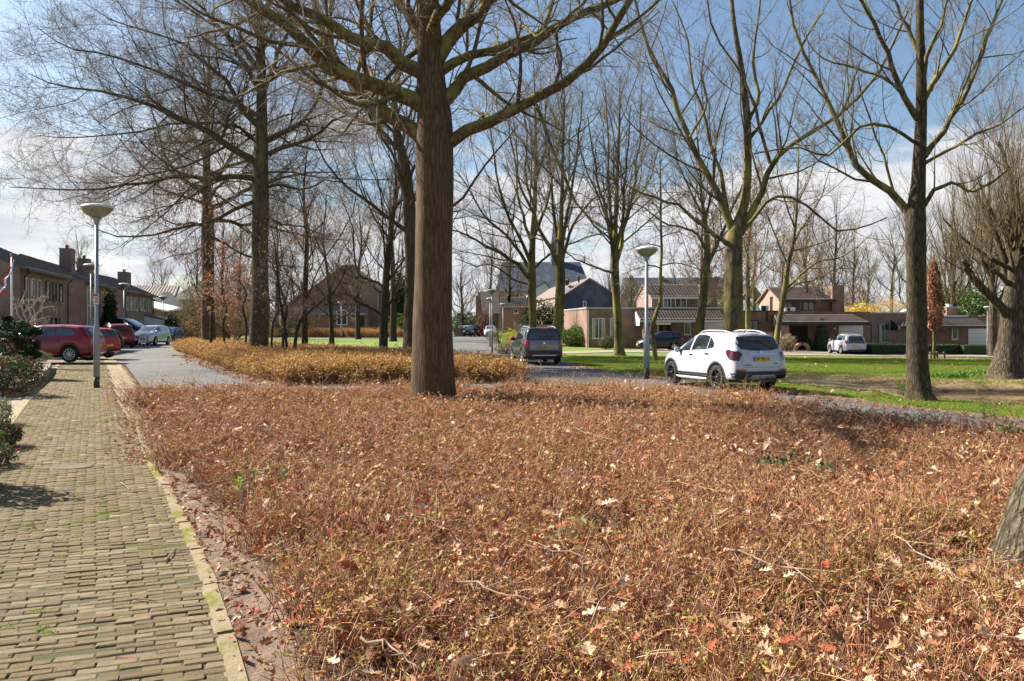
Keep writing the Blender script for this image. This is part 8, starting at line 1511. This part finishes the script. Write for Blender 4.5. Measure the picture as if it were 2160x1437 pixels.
# bare crooked shrub behind it
pale = mat('bark_silver', (.42, .36, .29), .85, (.30, .25, .19), 5)
x0, d = XW(62, 33), 33.; r = np.random.default_rng(22); LBx = [([(60, 735), (62, 700), (66, 675), (80, 660), (96, 650), (115, 645)], 6, 2, .5), ([(60, 735), (58, 690), (50, 660), (45, 640), (52, 622)], 6, 2, -.5), ([(62, 700), (75, 668), (70, 645), (84, 630), (90, 622)], 5, 1.5, .3), ([(62, 690), (40, 668), (34, 650), (26, 632)], 4, 1.5, -.4), ([(64, 680), (86, 672), (98, 676), (92, 690)], 4, 1.2, 0), ([(66, 670), (60, 640), (74, 628)], 3.5, 1, .2), ([(80, 660), (90, 640), (102, 620)], 3, 1, .1)]
traced('crab_apple', 'small bare crooked tree with pale knobbly branches before the nearest brick house', 33, 60, 760, [(60, 765), (60, 745), (61, 720), (62, 700), (64, 685)], [9, 8, 7, 6, 4], LBx, [dict(n=5, t0=.2, ang=55, lr=.35, m=5, up=.1, wig=.3, seg=5, rr=.5, rmin=.012), dict(n=4, t0=.2, ang=55, lr=.4, m=4, wig=.3, seg=4, rr=.6, rmin=.008, lmin=.12)], pale, pale, 23, flare=.1, seg=10, limb_seg=7, z0=0.)
bush('pale_shrub', 'grey green heather like shrub in the flower bed by the path', (*G(80, 774), .2), (.55, .5, .24), 2600, lf_gy, .022, 31, stems=False); bush('pale_shrub', 'sunlit olive shrub behind the yellow flowers', (XW(45, 31), 31, .2), (.6, .6, .36), 1800, foliage_mat('olive2', [(.24, .25, .08), (.16, .18, .06), (.32, .30, .12)], .6, .3), .025, 32, stems=False)
rd = foliage_mat('red_photinia', [(.04, .06, .03), (.05, .09, .03), (.04, .07, .025), (.30, .05, .035), (.07, .10, .04), (.10, .13, .08), (.03, .045, .02)], .6, .2)
bush('red_leaf_shrub', 'low glossy shrub with red and dark green leaves at the left edge', (*G(22, 838), .1), (.85, .6, .48), 1500, rd, .045, 33, stems=False); bush('red_leaf_shrub', 'small dark shrub at the foot of the edging stones', (XW(-20, 21), 21, .1), (.8, .7, .5), 1200, rd, .045, 34, stems=False)
bush('ground_shrub', 'silvery spiky plant at the left edge beside the brick path', (*G(-14, 900), .0), (.28, .4, .28), 1400, foliage_mat('silver_leaves', [(.15, .19, .09), (.24, .27, .15), (.08, .12, .05)], .5, .3), .035, 35, stems=False, narrow=.2); bush('ground_shrub', 'red and green leafy plant low at the left edge, nearest to the camera', (*G(-8, 950), .0), (.26, .5, .22), 1300, rd, .03, 36, stems=False)
bush('ground_shrub', 'dark trailing plant on the left edge of the path', (*G(-22, 990), 0.), (.22, .4, .16), 900, rd, .025, 37, stems=False)
dm = foliage_mat('daffodil_leaf', [(.10, .22, .04), (.14, .28, .05)], .5, .3); yf_ = mat('daffodil_yellow', (.85, .62, .03), .5, (.7, .45, .02), 20)
for i, (px, py) in enumerate([(46, 783), (57, 788), (62, 784), (53, 795), (66, 791), (40, 789)]):
    x, y = G(px, py + 22, None); dfl = thing('daffodil', ['daffodil standing alone, highest and farthest left in the flower bed', 'daffodil in the middle of the clump by the edging', 'daffodil behind the clump, nearest the grey shrub', 'lowest daffodil in front of the clump', 'rightmost daffodil over the edging stones', 'leafy daffodil at the left of the clump'][i], 'flower', (x, y, .2)); r = np.random.default_rng(i)
    n = 12; b = np.zeros((n, 3)) + r.normal(0, .02, (n, 3)) * [1, 1, 0]; dr = unit(np.column_stack([r.normal(0, .4, n), r.normal(0, .4, n), np.ones(n)])) * r.uniform(.22, .34, n)[:, None]; s = unit(np.cross(dr, r.normal(0, 1, (n, 3)))) * .012; V = np.stack([b - s, b + s, b + dr], 1).reshape(-1, 3); link('leaves', fast_mesh('leaves', V, np.arange(len(V)).reshape(-1, 3), dm), dfl)
    for q in range(3 if i else 4):
        fx_, fy_ = r.normal(0, .06, 2); mb = MB(); mb.tube([(0, 0, 0), (fx_ * .6, fy_ * .6, .2), (fx_, fy_, .33)], .005, 5); mb.build('stem', dm, dfl); mb = MB(); c = np.array([fx_, fy_ - .02, .33 + r.uniform(-.03, .04)])
        for k in range(6): a = k * 1.047; u = np.array([math.cos(a), -.15, math.sin(a)]); v = np.array([-math.sin(a), 0, math.cos(a)]); mb.add([c, c + u * .03 + v * .018, c + u * .058, c + u * .03 - v * .018], [(0, 1, 2, 3)])
        mb.lathe([(.010, -.004), (.013, -.03), (.018, -.036)], tuple(c), 8, 'y'); mb.build('blossom', yf_, dfl)
bush('garden_shrub', 'garden shrub just outside the left edge whose shadow falls on the path', (-6.15, 8.9, 0.), (.42, .5, .62), 900, lf_green, .05, 41)
# holly and green sprigs growing through the bed
def sprig(label, px, py, n, leafm, L, spread, seed, z=.40):
    x, y = G(px, py, .44); r = np.random.default_rng(seed); e = thing('evergreen_seedling', label, 'plant', (x, y, .05)); C = np.column_stack([r.normal(0, spread, n), r.normal(0, spread, n), np.full(n, z) + r.normal(0, .035, n)]); V, Q = leaf_quads(C, r.normal(0, 1, (n, 3)), r.normal(0, .5, (n, 3)) + [0, 0, 1], L * r.uniform(.6, 1.2, n), L * .45 * r.uniform(.8, 1.2, n)); link('leaves', fast_mesh('leaves', V, Q, leafm), e)
    P = np.stack([np.zeros((5, 3)), C[:5] * .6, C[:5]], 1); V, Q = tubes(P, np.full((5, 3), .004), 4); link('stems', fast_mesh('stems', V, Q, tw_br), e)
lf_h = foliage_mat('holly_leaves', [(.05, .12, .05), (.08, .17, .06), (.16, .27, .16), (.12, .22, .05)], .25, .15)
sprig('bright green glossy sprig near the left edge of the bed', 505, 1015, 16, foliage_mat('lime_sprig', [(.25, .42, .03), (.32, .48, .06), (.18, .34, .03)], .4, .3), .035, .05, 1); sprig('bluish holly seedling just right of the bright green sprig', 530, 1000, 22, lf_h, .028, .09, 2); sprig('holly seedling farther right in the left part of the bed', 610, 995, 20, lf_h, .026, .09, 3)
sprig('dark green yew seedling amid pale leaves in the middle right of the bed', 1650, 975, 90, lf_con, .035, .14, 4); sprig('smaller dark yew sprig right of the pale leaves', 1750, 985, 40, lf_con, .03, .09, 5); sprig('dark green sprig at the far right end of the bed', 2130, 925, 60, lf_con, .035, .12, 6, .5); sprig('small yellow green plant in the upper left part of the bed', 745, 950, 26, foliage_mat('moss_sprig', [(.3, .36, .05), (.22, .3, .04)], .5, .3), .022, .11, 7)
sprig('pale green leaves in the lower middle of the bed', 1210, 1110, 14, foliage_mat('pale_green', [(.34, .36, .18), (.42, .42, .24)], .5, .3), .03, .07, 8); sprig('yellowing leaves left of the pale green ones in the bed', 910, 1090, 10, foliage_mat('yellowing', [(.5, .42, .12), (.6, .5, .2)], .5, .3), .03, .05, 9)
# leafy weeds on the pond rim
wl_ = tuft(60, 30, .22, .03, foliage_mat('dock_leaves', [(.08, .16, .03), (.12, .22, .04)], .5, .3), .2, .7); wlv = variants('bank_weeds', [wl_]); r = np.random.default_rng(66); q = []
for px, py in ((1985, 795), (2000, 793), (2020, 792), (2040, 793), (2055, 790), (2068, 789), (2080, 788), (2095, 792), (1975, 796), (2010, 796), (2035, 797)): a, b = G(px, py); q.append((a, b, float(zg(a, b))))
o = scatter('bank_weeds', q, r.uniform(.7, 1.2, len(q)), wlv, 2); tag(o, 'dark green broad leafed weeds on the bank in front of the willow', 'weeds')
